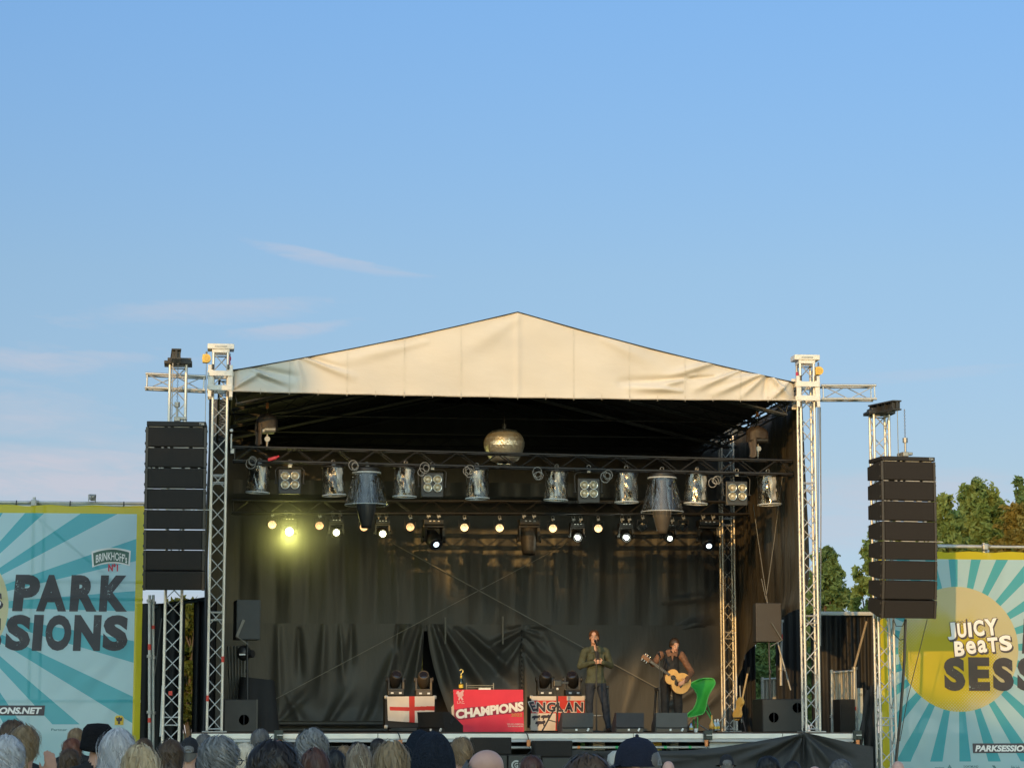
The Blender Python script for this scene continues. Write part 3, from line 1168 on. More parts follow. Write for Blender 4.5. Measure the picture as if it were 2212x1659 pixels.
def banner_material():
    m = bpy.data.materials.new('printed banner mesh')
    m.use_nodes = True
    nt = m.node_tree
    n, l = nt.nodes, nt.links
    b = n['Principled BSDF']
    b.inputs['Roughness'].default_value = .55
    b.inputs['Specular IOR Level'].default_value = .25

    def M(op, a, bb=None, c=None, clamp=False):
        k = n.new('ShaderNodeMath')
        k.operation = op
        k.use_clamp = clamp
        for i, v in enumerate((a, bb, c)):
            if v is None:
                continue
            if isinstance(v, (int, float)):
                k.inputs[i].default_value = v
            else:
                l.new(v, k.inputs[i])
        return k.outputs[0]

    def mix(f, a, bb):
        k = n.new('ShaderNodeMix')
        k.data_type = 'RGBA'
        if isinstance(f, (int, float)):
            k.inputs[0].default_value = f
        else:
            l.new(f, k.inputs[0])
        for i, v in ((6, a), (7, bb)):
            if isinstance(v, tuple):
                k.inputs[i].default_value = v + (1,)
            else:
                l.new(v, k.inputs[i])
        return k.outputs[2]

    tc = n.new('ShaderNodeTexCoord')
    sp = n.new('ShaderNodeSeparateXYZ')
    l.new(tc.outputs['Object'], sp.inputs[0])
    x, z = sp.outputs['X'], sp.outputs['Z']
    dx, dz = M('SUBTRACT', x, BC[0]), M('SUBTRACT', z, BC[1])
    ang = M('ARCTAN2', dz, dx)
    fr = M('FRACT', M('ADD', M('MULTIPLY', ang, 24 / (2 * math.pi)), 24.0 + .20 - .12))
    ray_ = M('LESS_THAN', fr, .41)
    dist = M('SQRT', M('ADD', M('MULTIPLY', dx, dx), M('MULTIPLY', dz, dz)))
    nz = n.new('ShaderNodeTexNoise')
    nz.inputs['Scale'].default_value = 1.3
    l.new(tc.outputs['Object'], nz.inputs['Vector'])
    light = mix(nz.outputs[0], (.58, .83, .84), (.66, .90, .90))
    teal = mix(nz.outputs[0], (.09, .52, .58), (.16, .62, .66))
    low = M('GREATER_THAN', z, -3.75)
    c1 = mix(M('MULTIPLY', ray_, low), light, teal)
    # halftone dots
    u, v = M('ADD', x, z), M('SUBTRACT', x, z)
    fu = M('SUBTRACT', M('FRACT', M('MULTIPLY', u, 17)), .5)
    fv = M('SUBTRACT', M('FRACT', M('MULTIPLY', v, 17)), .5)
    rd = M('SQRT', M('ADD', M('MULTIPLY', fu, fu), M('MULTIPLY', fv, fv)))
    ox, oz = M('SUBTRACT', x, BC[0] - .22), M('SUBTRACT', z, BC[1] - .30)
    od = M('ADD', M('SQRT', M('ADD', M('MULTIPLY', ox, ox), M('MULTIPLY', oz, oz))), M('MULTIPLY', M('SUBTRACT', nz.outputs[0], .5), .9))
    g_ = M('DIVIDE', M('SUBTRACT', od, .52), .55, clamp=True)
    dots = M('LESS_THAN', rd, M('MULTIPLY', g_, .66))
    pale = mix(dots, (.82, .66, .05), (.86, .76, .42))
    c2 = mix(M('LESS_THAN', dist, BC[2]), c1, pale)
    bd = M('MAXIMUM', M('LESS_THAN', x, .13), M('MAXIMUM', M('GREATER_THAN', x, BW - .13), M('GREATER_THAN', z, -.135)))
    c3 = mix(bd, c2, (.82, .68, .035))
    l.new(c3, b.inputs['Base Color'])
    trl = n.new('ShaderNodeBsdfTranslucent')
    l.new(c3, trl.inputs[0])
    ms = n.new('ShaderNodeMixShader')
    ms.inputs[0].default_value = .46
    l.new(b.outputs[0], ms.inputs[1])
    l.new(trl.outputs[0], ms.inputs[2])
    tp = n.new('ShaderNodeBsdfTransparent')
    l.new(mix(.5, (1., 1., 1.), c3), tp.inputs[0])
    ms2 = n.new('ShaderNodeMixShader')
    ms2.inputs[0].default_value = .10
    l.new(ms.outputs[0], ms2.inputs[1])
    l.new(tp.outputs[0], ms2.inputs[2])
    l.new(ms2.outputs[0], n['Material Output'].inputs[0])
    return m


def worn_ink(name, col, speck, amt, transp=.10):
    """print ink with worn specks"""
    m = mat(name, col, .55, var=.2, vscale=3)
    nt = m.node_tree
    n, l = nt.nodes, nt.links
    b = n['Principled BSDF']
    src = b.inputs['Base Color'].links[0].from_socket
    tc = n.new('ShaderNodeTexCoord')
    a = n.new('ShaderNodeTexNoise')
    a.inputs['Scale'].default_value = 26
    a.inputs['Detail'].default_value = 6
    a.inputs['Roughness'].default_value = .75
    l.new(tc.outputs['Object'], a.inputs['Vector'])
    c = n.new('ShaderNodeTexNoise')
    c.inputs['Scale'].default_value = 3.2
    l.new(tc.outputs['Object'], c.inputs['Vector'])
    s = n.new('ShaderNodeMath')
    s.operation = 'MULTIPLY_ADD'
    s.inputs[1].default_value = .55
    l.new(c.outputs[0], s.inputs[0])
    l.new(a.outputs[0], s.inputs[2])
    r = n.new('ShaderNodeMapRange')
    r.inputs['From Min'].default_value = amt
    r.inputs['From Max'].default_value = amt + .03
    l.new(s.outputs[0], r.inputs[0])
    mx = n.new('ShaderNodeMix')
    mx.data_type = 'RGBA'
    l.new(r.outputs[0], mx.inputs[0])
    l.new(src, mx.inputs[6])
    mx.inputs[7].default_value = speck + (1,)
    l.new(mx.outputs[2], b.inputs['Base Color'])
    tp = n.new('ShaderNodeBsdfTransparent')
    ms = n.new('ShaderNodeMixShader')
    ms.inputs[0].default_value = transp
    l.new(b.outputs[0], ms.inputs[1])
    l.new(tp.outputs[0], ms.inputs[2])
    l.new(ms.outputs[0], n['Material Output'].inputs[0])
    return m


BANM = banner_material()
INKD = worn_ink('dark worn ink', (.036, .030, .036), (.42, .55, .55), .965, .09)
INKW = mat('white ink', (.80, .78, .76), .55, var=.04)
INKS = mat('dark ink', (.06, .05, .06), .55, var=.1)
INKG = mat('bottle green ink', (.06, .13, .10), .55)
INKR = mat('red ink', (.55, .05, .07), .55)
INKF = mat('faint teal ink', (.10, .26, .27), .55)
INKP = mat('faint pink ink', (.62, .40, .42), .55)
INKY = mat('gold ink', (.72, .50, .06), .55)


def ban_wave(x, z):
    w = .022 * math.sin(1.3 * x + .8 * z) + .012 * math.sin(2.4 * z - 1.9 * x) + .02 * math.exp(-((x - BW) / .4) ** 2) * math.sin(z * 4)
    for ax, az_, bx, bz, ww, am in ((4.8, -2.3, 3.6, -3.7, .12, .035), (4.75, -2.9, 3.9, -4.1, .10, -.03), (4.8, -3.4, 4.2, -4.4, .09, .03), (4.8, -.2, 4.2, -1.4, .10, .02), (.05, -3.0, 1.0, -4.2, .12, .03), (2.4, -.1, 2.2, -1.1, .10, .015), (4.3, -2.5, 3.2, -3.4, .10, .02)):
        d, t_ = seg_d(x, z, ax, az_, bx, bz)
        w += am * math.exp(-(d / ww) ** 2) * math.sin(math.pi * min(1, max(0, t_ * .9 + .05)))
    return w


def make_banner(name, loc, lab):
    t = thing(name, loc, lab, 'banner', 'printed festival banners beside the stage')
    m = MB()
    m.grid(lambda u, v: (BW * u, ban_wave(BW * u, -BH * v), -BH * v + .012 * math.sin(u * 40) * (1 - v) ** 8), 110, 120)
    m.build('printed_sheet', BANM, t)

    def lay(off):
        return lambda x, z: Vector((x, ban_wave(x, z) - off, z))

    def xl_(d):
        return BW - (312 - d) / 129.0

    m = MB()
    for ch, a, b, sh in (('P', 26, 86, .08), ('A', 78, 144, 0), ('R', 151, 211, .05), ('K', 216, 278, .05)):
        fit_text(m, ch, xl_(a), -1.825, xl_(b), -1.20, lay(.012), bold=.062, shear=sh)
    fit_text(m, 'S', 1.16, -2.50, 1.555, -1.90, lay(.012), bold=.062)
    fit_text(m, 'E', 1.62, -2.495, 2.02, -1.895, lay(.012), bold=.062)
    fit_text(m, 'S', 2.075, -2.50, 2.47, -1.90, lay(.012), bold=.062)
    for ch, a, b in (('S', 13, 67), ('I', 71, 96), ('O', 100, 157), ('N', 161, 223), ('S', 226, 281)):
        if ch == 'I':
            m.add([lay(.012)(xl_(x), z) for x, z in ((a, -2.50), (b - 4, -2.50), (b, -1.885), (a + 4, -1.885))], [(0, 1, 2, 3)])
        else:
            fit_text(m, ch, xl_(a), -2.50, xl_(b), -1.885, lay(.012), bold=.062, shear=.04)
    m.build('title_lettering', INKD, t)
    # double line logo, tumbling letters
    jb = (('J', 1.245, 1.405, -1.585, -1.275, .08), ('U', 1.435, 1.60, -1.545, -1.285, .05), ('I', 1.635, 1.70, -1.535, -1.27, .05), ('C', 1.735, 1.93, -1.52, -1.225, .08), ('Y', 1.945, 2.19, -1.505, -1.20, .10),
          ('B', 1.365, 1.55, -1.88, -1.61, .05), ('e', 1.585, 1.765, -1.84, -1.60, .10), ('a', 1.80, 1.97, -1.815, -1.585, .08), ('T', 1.99, 2.18, -1.80, -1.54, .08), ('S', 2.21, 2.44, -1.78, -1.50, .12))
    for nm, mt, off, grow, sx, sz in (('logo_shadow', INKS, .010, .022, .024, -.024), ('logo_outline', INKS, .016, .022, 0, 0), ('logo_lettering', INKW, .023, 0, 0, 0)):
        m = MB()
        for ch, x0, x1, z0, z1, ro in jb:
            fit_text(m, ch, x0 - grow * .5 + sx, z0 - grow * .5 + sz, x1 + grow * .5 + sx, z1 + grow * .5 + sz, lay(off), bold=(.030 if ch in 'ea' else .045) + grow * .7, rot=ro)
        m.build(nm, mt, t)
    m = MB()
    fit_text(m, 'COSMO', 1.34, -1.315, 1.56, -1.25, lay(.014), bold=.0, rot=.05)
    fit_text(m, 'J', 1.575, -1.31, 1.63, -1.21, lay(.014), bold=.04)
    m.build('small_lettering', INKS, t)
    # web address strip
    m = MB()
    m.add([lay(.010)(x, z) for x, z in ((1.66, -3.60), (3.225, -3.60), (3.235, -3.43), (1.66, -3.43))], [(0, 1, 2, 3)])
    m.build('address_strip', INKS, t)
    m = MB()
    fit_text(m, 'PARKSESSIONS.NET', 1.70, -3.575, 3.185, -3.462, lay(.018), bold=.045, shear=.2)
    m.build('address_lettering', INKW, t)
    # brewery badge
    x0, x1, z0, z1 = 3.985, 4.60, -1.04, -.82

    def badge(g_):
        pts = []
        for i in range(13):
            u = i / 12
            pts.append((x0 - g_ + (x1 - x0 + 2 * g_) * u, z1 + g_ + .055 * (1 - (2 * u - 1) ** 2) + .02 * u))
        for i in range(13):
            u = 1 - i / 12
            pts.append((x0 - g_ + .02 + (x1 - x0 + 2 * g_ - .03) * u, z0 - g_ + .06 * (1 - (2 * u - 1) ** 2) + .03 * u))
        return pts
    for nm, mt, off, g_ in (('badge_rim', INKW, .010, .028), ('badge_field', INKG, .015, 0)):
        m = MB()
        pts = badge(g_)
        m.add([lay(off)(*p) for p in pts], [tuple(range(len(pts)))])
        m.build(nm, mt, t)
    m = MB()
    fit_text(m, "BRINKHOFF's", x0 + .05, z0 + .045, x1 - .03, z1 - .03, lay(.021), bold=.02, arch=.055)
    m.build('badge_lettering', INKW, t)
    m = MB()
    cx = (x0 + x1) / 2 + .04
    fit_text(m, 'N°1', cx - .085, -1.13, cx + .085, -1.0, lay(.024), bold=.05)
    m.build('badge_number', INKR, t)
    # sponsor line
    m = MB()
    for tx, a, b, c, d_ in (('fritz-kola', 2.36, 2.52, -3.90, -3.82), ('DORTMUND', 1.48, 1.75, -3.86, -3.82), ('STADTWERKE', 1.60, 1.74, -3.89, -3.865), ('Partner', 3.35, 3.62, -3.86, -3.82), ('sparkasse', .95, 1.12, -3.88, -3.84)):
        fit_text(m, tx, a, c, b, d_, lay(.012), bold=.02)
    m.add([lay(.012)(*p) for p in ((2.0, -3.90), (2.03, -3.86), (2.0, -3.82), (2.05, -3.82), (2.08, -3.86), (2.05, -3.90))], [(0, 1, 2, 3, 4, 5)])
    m.add([lay(.012)(*p) for p in ((1.16, -3.90), (1.28, -3.90), (1.22, -3.80))], [(0, 1, 2)])
    m.build('sponsor_lettering', INKF, t)
    m = MB()
    m.add([lay(.010)(*p) for p in ((4.42, -3.76), (4.57, -3.76), (4.57, -3.63), (4.54, -3.60), (4.45, -3.60), (4.42, -3.63))], [tuple(range(6))[::-1]])
    m.build('crest_shield', INKY, t)
    m = MB()
    m.add([lay(.016)(*p) for p in ((4.44, -3.63), (4.47, -3.645), (4.485, -3.63), (4.495, -3.615), (4.505, -3.63), (4.52, -3.645), (4.55, -3.63), (4.54, -3.69), (4.51, -3.70), (4.515, -3.745), (4.475, -3.745), (4.48, -3.70), (4.45, -3.69))], [tuple(range(13))])
    m.build('crest_eagle', INKS, t)
    return t


YBL, YBR = .6, .6
lt = P(312.5, 1094, YBL)
make_banner('festival_banner', Vector((lt.x - BW, YBL, lt.z)), 'sun ray festival banner left of the stage showing PARK SESSIONS in shade')
rt_ = P(1897, 1190, YBR)
make_banner('festival_banner', Vector((rt_.x, YBR, rt_.z)), 'sun ray festival banner right of the stage with its yellow printed sun')


def scaffold(Y, x0, x1, pyrail, posts, lab, name='scaffold', tilt=0):
    zr = P((x0 + x1) / 2, pyrail, Y).z
    a, b = P(x0, pyrail, Y).x, P(x1, pyrail, Y).x
    t = thing(name, (a, Y, 0), lab, 'scaffold')
    o = Vector((a, Y, 0))
    m = MB()
    m.cyl((0, 0, zr), (b - a, 0, zr + .02), .026, n=10)
    m.cyl((0, .35, zr + .05), (b - a, .35, zr - .0), .026, n=10)
    m.cyl((0, .06, zr - 1.35), (b - a, .06, zr - 1.35), .026, n=8)
    m.cyl((0, .06, zr - 1.65), (b - a, .06, zr - 1.65), .026, n=8)
    m.cyl((0, .06, zr - 3.4), (b - a, .06, zr - 3.4), .026, n=8)
    m.build('rail_tube', GALV, t)
    m = MB()
    for px, py in posts:
        x = P(px, 1200, Y).x - a
        zt = P(px, py, Y).z
        m.cyl((x, .06, 0), (x, .06, zt), .026, n=10)
        m.cyl((x + .16, .36, 0), (x + .16, .36, zt - .06), .026, n=10)
        m.cyl((x, .08, zr - .2), (x + 1.6, .5, zr - 1.5), .024, n=8)
        m.cyl((x, .08, zr - 1.7), (x - 1.3, .5, zr - 3.3), .024, n=8)
    m.build('post_tube', GALV, t)
    m = MB()
    for px, py in posts:
        x = P(px, 1200, Y).x - a
        m.box((x, .0, zr), (.10, .12, .12), bev=.02)
        m.box((x + .05, .18, zr + .03), (.07, .35, .05), bev=.01)
        m.cyl((x - .07, -.04, zr + .02), (x + .09, -.04, zr + .02), .016, n=8)
    m.build('pipe_clamp', STEEL, t)
    m = MB()
    k = 0
    xx = .1
    while xx < b - a:
        m.cyl((xx, -.02, zr + .045), (xx - .01, -.035, zr - .08), .010, n=6)
        m.lathe([(.034, -.01), (.036, 0), (.034, .01)], (xx, 0, zr), (1, 0, 0), n=10)
        xx += .92
    m.build('cable_tie', BLKP, t)
    return t


scaffold(YBL + .10, -330, 313, 1086, ((70, 1073), (-190, 1070)), 'grey scaffold tubes behind the shaded left banner')
scaffold(YBR + .10, 2012, 2560, 1183, ((2128, 1172), (2420, 1172)), 'grey scaffold tubes behind the sunlit right banner')
p = P(199, 1077, YBL - .02)
t = thing('flood_lamp', p, 'small grey clip lamp on the scaffold rail above the left banner', 'lamp')
m = MB()
m.box((0, 0, .02), (.075, .12, .10), rot=Euler((.3, 0, .3)), bev=.012)
m.box((.0, -.06, .03), (.06, .012, .025))
m.build('lamp_housing', STEEL, t)
m = MB()
m.tube([(-.06, 0, -.06), (-.06, 0, .07), (.06, 0, .07), (.05, .1, -.06)], .009)
m.build('bracket', GALV, t)

# ------------------------------------------------------------------ wing on the left
def pole(px, y0, y1, Y, lab, r=.026, m_=GALV, bands=(), px1=None, name='scaffold_pole', collars=True, cat='pole'):
    p, q = P(px, y0, Y), P(px if px1 is None else px1, y1, Y)
    t = thing(name, q, lab, cat)
    m = MB()
    m.cyl((0, 0, 0), p - q, r, n=10)
    m.build('tube', m_, t)
    if collars:
        L = (p - q).length
        d = (p - q).normalized()
        k = .3
        while k < L:
            m = MB()
            m.cyl(d * k, d * (k + .05), r * 1.9, n=10)
            m.build('coupler', STEEL, t)
            k += .95
    for py, h in bands:
        z = P(px, py, Y)
        f = (py - y1) / (y0 - y1)
        c = (p - q) * f
        d = (p - q).normalized() * h / 2
        m = MB()
        m.cyl(c - d, c + d, r * 1.12, n=10)
        m.build('tape_band', REDT, t)
    return t


pole(323, 1285, 1700, .45, 'scaffold pole with red tape at the right edge of the left banner', bands=((1398, .10), (1556, .08)))
pole(331, 1285, 1700, .9, 'thin scaffold pole just right of the taped left pole', bands=((1355, .06),))
t = thing('wing_tent', (0, 0, 0), 'black cloth wing tent behind the left speaker tower', 'tent')
m = MB()
for a, b, y0 in ((296, 393, 1303), (419, 462, 1298)):
    p, q = P(a, y0, 4.0), P(b, 1700, 4.0)
    m.grid(lambda u, v: (p.x + (q.x - p.x) * u, 4 + .05 * math.sin(u * 22) + .02 * math.sin(v * 9 + u * 5), q.z + (p.z - q.z) * v), 30, 12)
m.build('cloth_panel', DRAPED, t)
m = MB()
p, q = P(334, 1310, 4.0), P(462, 1291, 4.0)
m.cyl(p, q, .035, n=8)
m.grid(lambda u, v: (p.x + (q.x - p.x) * u, 3.8 + 1.4 * v, p.z + .03 + (q.z - p.z) * u + .05 * v), 10, 4)
m.build('roof_bar', mat('dark grey tarp', (.10, .11, .13), .5), t)
p, q = P(349, 1335, 2.0), P(334, 1460, 2.0)
m = MB()
m.cyl(p, q, .008, n=6)
tag(m.build('guy_rope', STRAP), 'thin guy rope slanting beside the left speaker tower', 'rope')
# stage access ramp side rail (white strip at left tower foot)
p, q = P(347, 1590, -.3), P(352, 1480, -.3)
m = MB()
m.cyl(p, q, .02, n=6)
tag(m.build('handrail', WHPAN), 'pale handrail leaning beside the foot of the left speaker tower', 'handrail')

# ------------------------------------------------------------------ wing on the right
t = thing('wing_tent', (0, 0, 0), 'black cloth wing tent with white top edge between tower and right hang', 'tent')
m = MB()
for a, b, Y in ((1750, 1846, 4.2), (1826, 1900, 4.0)):
    p, q = P(a, 1324, Y), P(b, 1700, Y)
    m.grid(lambda u, v: (p.x + (q.x - p.x) * u, Y + .04 * math.sin(u * 28) + .02 * math.sin(v * 7 + u * 5), q.z + (p.z - q.z) * v), 30, 12)
m.build('cloth_panel', mat('black tent cloth', (.016, .015, .0145), .65, var=.3, vscale=2, bump=.3, bscale=8), t)
m = MB()
p, q = P(1760, 1324, 4.0), P(1898, 1326, 3.8)
m.box((p + q) / 2, ((q - p).length, .08, .075), bev=.02)
m.build('top_edge', WHPAN, t)
for a, b, Y, lab in ((1799, 1846, 3.0, 'corrugated metal sheet standing right of the right tower'), (1649, 1692, 9.6, 'corrugated metal sheet seen through the torn side sheet')):
    y0 = 1452 if a > 1700 else 1467
    p, q = P(a, y0, Y), P(b, 1600, Y)
    t = thing('corrugated_panel', (p.x, Y, q.z), lab, 'metal fence panel', 'corrugated metal panels right of the stage')
    w, h = q.x - p.x, p.z - q.z
    m = MB()
    m.grid(lambda u, v: (w * u, .022 * math.sin(u * w / .076 * 2 * math.pi), h * v), 80, 1)
    m.build('sheet', mat('corrugated steel', (.42, .40, .36), .4, .5, var=.15), t)
    m = MB()
    m.cyl((-.03, -.02, 0), (-.03, -.02, h + .05), .03, n=10)
    m.cyl((w + .03, -.02, 0), (w + .03, -.02, h + .05), .03, n=10)
    m.cyl((-.03, -.02, h), (w + .03, -.02, h + .03), .024, n=10)
    m.build('panel_frame', GALV, t)
pole(1846, 1440, 1592, 2.4, 'galvanised rail post at the right end of the stage deck', bands=((1530, .07),), r=.03)
pole(1797, 1455, 1585, 2.2, 'grey rail post left of the corrugated sheet on the deck', r=.022)
pole(1767, 1455, 1585, 2.6, 'thin grey rail post just right of the right tower foot', r=.018)
pole(1872, 1342, 1440, 1.0, 'pale timber pole leaning below the right speaker hang', r=.022, m_=WOOD, px1=1846, name='timber_pole', collars=False)
pole(1687, 1340, 1480, 5.5, 'orange lit scaffold pole seen inside the torn side sheet', r=.03, bands=((1375, .1),))
pole(1679, 1385, 1490, 4.6, 'thin strut slanting behind the right raised speaker', r=.016, px1=1708, collars=False)
p = P(1823, 1510, 1.6)
q = P(1841, 1580, 1.6)
t = thing('side_speaker', (p.x, 1.6, DZ), 'black box speaker on the deck end before the corrugated sheet', 'speaker')
w, h = (q.x - p.x) * 2, p.z - DZ
m = MB()
m.box((0, 0, h / 2), (w, .5, h), bev=.012)
m.build('cabinet', CAB, t)
m = MB()
m.box((0, -.256, h / 2), (w - .05, .012, h - .06))
m.build('grille', GRIL, t)
# white locker, far right under the hang
p, q = P(1848, 1486, 3.0), P(1862, 1620, 3.0)
t = thing('site_cabinet', ((p.x + q.x) / 2, 3.0, 0), 'narrow white site cabinet between deck end and right speaker tower', 'cabinet')
m = MB()
m.box((0, 0, p.z / 2), (q.x - p.x, .3, p.z), bev=.01)
m.build('body', WHPAN, t)
m = MB()
m.box((0, -.156, p.z - .12), (.06, .012, .05))
m.build('vent', STEEL, t)
# dark ladder-like struts and cables near right speaker tower
for a, b, c, d_, r, lab, Y in ((1874, 1490, 1852, 1660, .05, 'dark cloth wrapped prop leaning left of the right speaker tower', -.6), (1884, 1480, 1874, 1660, .06, 'thick dark prop standing against the right speaker tower', -.5)):
    p, q = P(a, b, Y), P(c, d_, Y)
    m = MB()
    k = [q.lerp(p, i / 8) for i in range(9)]
    for i, (s, e) in enumerate(zip(k[:-1], k[1:])):
        m.cyl(s, e, r * (.8 + .25 * math.sin(i * 2.1)), r * (.8 + .25 * math.sin(i * 2.1 + 2.1)), n=10)
    tag(m.build('wrapped_prop', DRAPED), lab, 'prop')


def hang_cable(pts, Y, r, lab, name='speaker_cable', m_=BLKP):
    q = [P(a, b, Y) for a, b in pts]
    out = []
    for i in range(len(q) - 1):
        for k in range(6):
            out.append(q[i].lerp(q[i + 1], k / 6))
    out.append(q[-1])
    m = MB()
    m.tube(out, r, n=6)
    tag(m.build(name, m_), lab, 'cable', 'cables below the right speaker hang')


hang_cable([(1956, 1337), (1954, 1420), (1950, 1480), (1944, 1560), (1934, 1660)], -1.4, .026, 'thick black cable falling from the right speaker hang')
hang_cable([(2003, 1337), (1990, 1390), (1960, 1510), (1944, 1600)], -1.5, .007, 'thin dark cable slanting left from the right speaker hang')
hang_cable([(1930, 1338), (1936, 1352), (1950, 1352), (1955, 1340)], -1.4, .007, 'looped cable end under the right speaker hang')
hang_cable([(1929, 1340), (1930, 1368), (1944, 1382), (1953, 1380)], -1.4, .007, 'long cable loop under the right speaker hang')

# ------------------------------------------------------------------ trees


def foliage(name, c0, c1, c2):
    m = bpy.data.materials.new(name)
    m.use_nodes = True
    nt = m.node_tree
    n, l = nt.nodes, nt.links
    b = n['Principled BSDF']
    b.inputs['Roughness'].default_value = .55
    b.inputs['Specular IOR Level'].default_value = .3
    geo = n.new('ShaderNodeNewGeometry')
    tc = n.new('ShaderNodeTexCoord')
    nz = n.new('ShaderNodeTexNoise')
    nz.inputs['Scale'].default_value = .9
    nz.inputs['Detail'].default_value = 3
    l.new(tc.outputs['Object'], nz.inputs['Vector'])
    a = n.new('ShaderNodeMix')
    a.data_type = 'RGBA'
    a.inputs[6].default_value = c0 + (1,)
    a.inputs[7].default_value = c1 + (1,)
    l.new(geo.outputs['Random Per Island'], a.inputs[0])
    d = n.new('ShaderNodeMix')
    d.data_type = 'RGBA'
    r = n.new('ShaderNodeMapRange')
    r.inputs['From Min'].default_value = .4
    r.inputs['From Max'].default_value = .68
    l.new(nz.outputs[0], r.inputs[0])
    l.new(r.outputs[0], d.inputs[0])
    l.new(a.outputs[2], d.inputs[6])
    d.inputs[7].default_value = c2 + (1,)
    l.new(d.outputs[2], b.inputs['Base Color'])
    t = n.new('ShaderNodeBsdfTranslucent')
    l.new(d.outputs[2], t.inputs[0])
    ms = n.new('ShaderNodeMixShader')
    ms.inputs[0].default_value = .42
    l.new(b.outputs[0], ms.inputs[1])
    l.new(t.outputs[0], ms.inputs[2])
    l.new(ms.outputs[0], n['Material Output'].inputs[0])
    return m


FOLG = foliage('mid green leaves', (.13, .20, .055), (.22, .30, .09), (.27, .33, .10))
FOLD = foliage('deep green leaves', (.095, .165, .065), (.15, .235, .09), (.17, .25, .08))
FOLO = foliage('olive autumn leaves', (.15, .14, .036), (.25, .215, .055), (.27, .20, .04))
FOLY = foliage('yellow green leaves', (.10, .12, .02), (.16, .17, .03), (.08, .11, .02))
BARK = mat('bark', (.10, .075, .05), .9, var=.3, vscale=8, bump=.5, bscale=30)


def leaf_cloud(lobes, count, size, rg, shell=.55):
    """leaf shaped faces spread through ellipsoid lobes"""
    vs, fs = [], []
    wts = np.array([l[3] * l[4] * l[5] for l in lobes]) ** .67
    wts /= wts.sum()
    pick = rg.choice(len(lobes), count, p=wts)
    for k in pick:
        cx, cy, cz, rx, ry, rz = lobes[k]
        d = rg.normal(size=3)
        d /= np.linalg.norm(d)
        rr = min(1.9, shell + (1.0 - shell) * rg.random() ** .6 + abs(rg.normal()) * .22)
        c = np.array((cx, cy, cz)) + d * np.array((rx, ry, rz)) * rr
        nrm = d * .5 + rg.normal(size=3) * .9 + np.array((0, 0, .3))
        nrm /= np.linalg.norm(nrm)
        a = np.cross(nrm, rg.normal(size=3))
        a /= np.linalg.norm(a)
        b = np.cross(nrm, a)
        s = size * (.55 + .9 * rg.random())
        o = len(vs)
        vs += [tuple(c - a * s), tuple(c + b * s * .45 + nrm * s * .15), tuple(c + a * s), tuple(c - b * s * .45 + nrm * s * .15)]
        fs.append((o, o + 1, o + 2, o + 3))
    return vs, fs


def tree(px, ytop, Y, wpx, lab, fol, seed, n=5200, size=.16, zmin=1.5, name='broadleaf_tree', squash=1.0, lean=0):
    rg = np.random.default_rng(seed)
    base = P(px, HOR, Y)
    zt = P(px, ytop, Y).z
    W = wpx * MPP(px, Y) / 2
    t = thing(name, (base.x, Y, 0), lab, 'tree', 'trees behind the stage')
    m = MB()
    r0 = .035 * zt * .6
    pts = [Vector((0, 0, 0))]
    for i in range(1, 7):
        pts.append(Vector((lean * i / 6 + rg.normal() * .08, rg.normal() * .08, zt * .80 * i / 6)))
    for i, (a, b) in enumerate(zip(pts[:-1], pts[1:])):
        m.cyl(a, b, r0 * (1 - i / 7.2), r0 * (1 - (i + 1) / 7.2), n=9, cap=False)
    lobes = []
    nl = 34
    for i in range(nl):
        f = i / (nl - 1)
        z = zmin + (zt - zmin) * (.12 + .80 * f)
        prof = math.sin(math.pi * (.16 + .78 * f) ** .9) ** .7
        a = i * 2.4 + rg.random()
        rr = W * prof * .80 * (.25 + .75 * rg.random() ** .6)
        if i == nl - 1:
            rr = 0
        c = Vector((lean * f + rr * math.cos(a), rr * math.sin(a), z))
        s = W * (.20 + .20 * rg.random()) * (1 if i < nl - 1 else 1.0)
        lobes.append((c.x, c.y, c.z if i < nl - 1 else zt - s * .9 * squash, s, s, s * .85 * squash))
        k = min(5, int(f * 5.5))
        if i % 2 == 0:
            m.cyl(pts[k].lerp(pts[k + 1], .5), c, r0 * .28, r0 * .07, n=6, cap=False)
    if name == 'conifer_tree':
        lobes = []
        for i in range(22):
            f = (i + .5) / 22
            z = zmin + (zt - zmin) * f
            rr = W * (1 - f) ** .8
            for k in range(max(1, int(6 * (1 - f)))):
                a = k * 1.05 + i
                lobes.append((rr * .55 * math.cos(a), rr * .55 * math.sin(a), z, rr * .5 + .12, rr * .5 + .12, .35))
    m.build('trunk', BARK, t)
    # sprays of leaves spread through the big lobes, with gaps between them
    sp_ = []
    for k in range(max(60, n // 42)):
        l = lobes[rg.integers(len(lobes))]
        d = rg.normal(size=3)
        d /= np.linalg.norm(d)
        rr = (.35 + .75 * rg.random() ** .5)
        c = np.array(l[:3]) + d * np.array(l[3:]) * rr
        r = W * (.055 + .075 * rg.random())
        sp_.append((c[0], c[1], c[2], r, r, r * (1.0 + .7 * rg.random())))
    vs, fs = leaf_cloud(sp_, n, size, rg, shell=.1)
    m = MB()
    m.add(vs, fs)
    # twigs with single leaves make the outline uneven
    tw = []
    for k in range(200):
        l = lobes[rg.integers(len(lobes))]
        d = rg.normal(size=3)
        d /= np.linalg.norm(d)
        d[2] = abs(d[2]) * .8
        for q in range(5):
            rr = 1.0 + .13 * q
            c = np.array(l[:3]) + d * np.array(l[3:]) * rr
            tw.append((c[0], c[1], c[2], size * .6, size * .6, size * .6))
    vs, fs = leaf_cloud(tw, 1800, size * .8, rg)
    m.add(vs, fs)
    m.build('crown', fol, t)
    return t


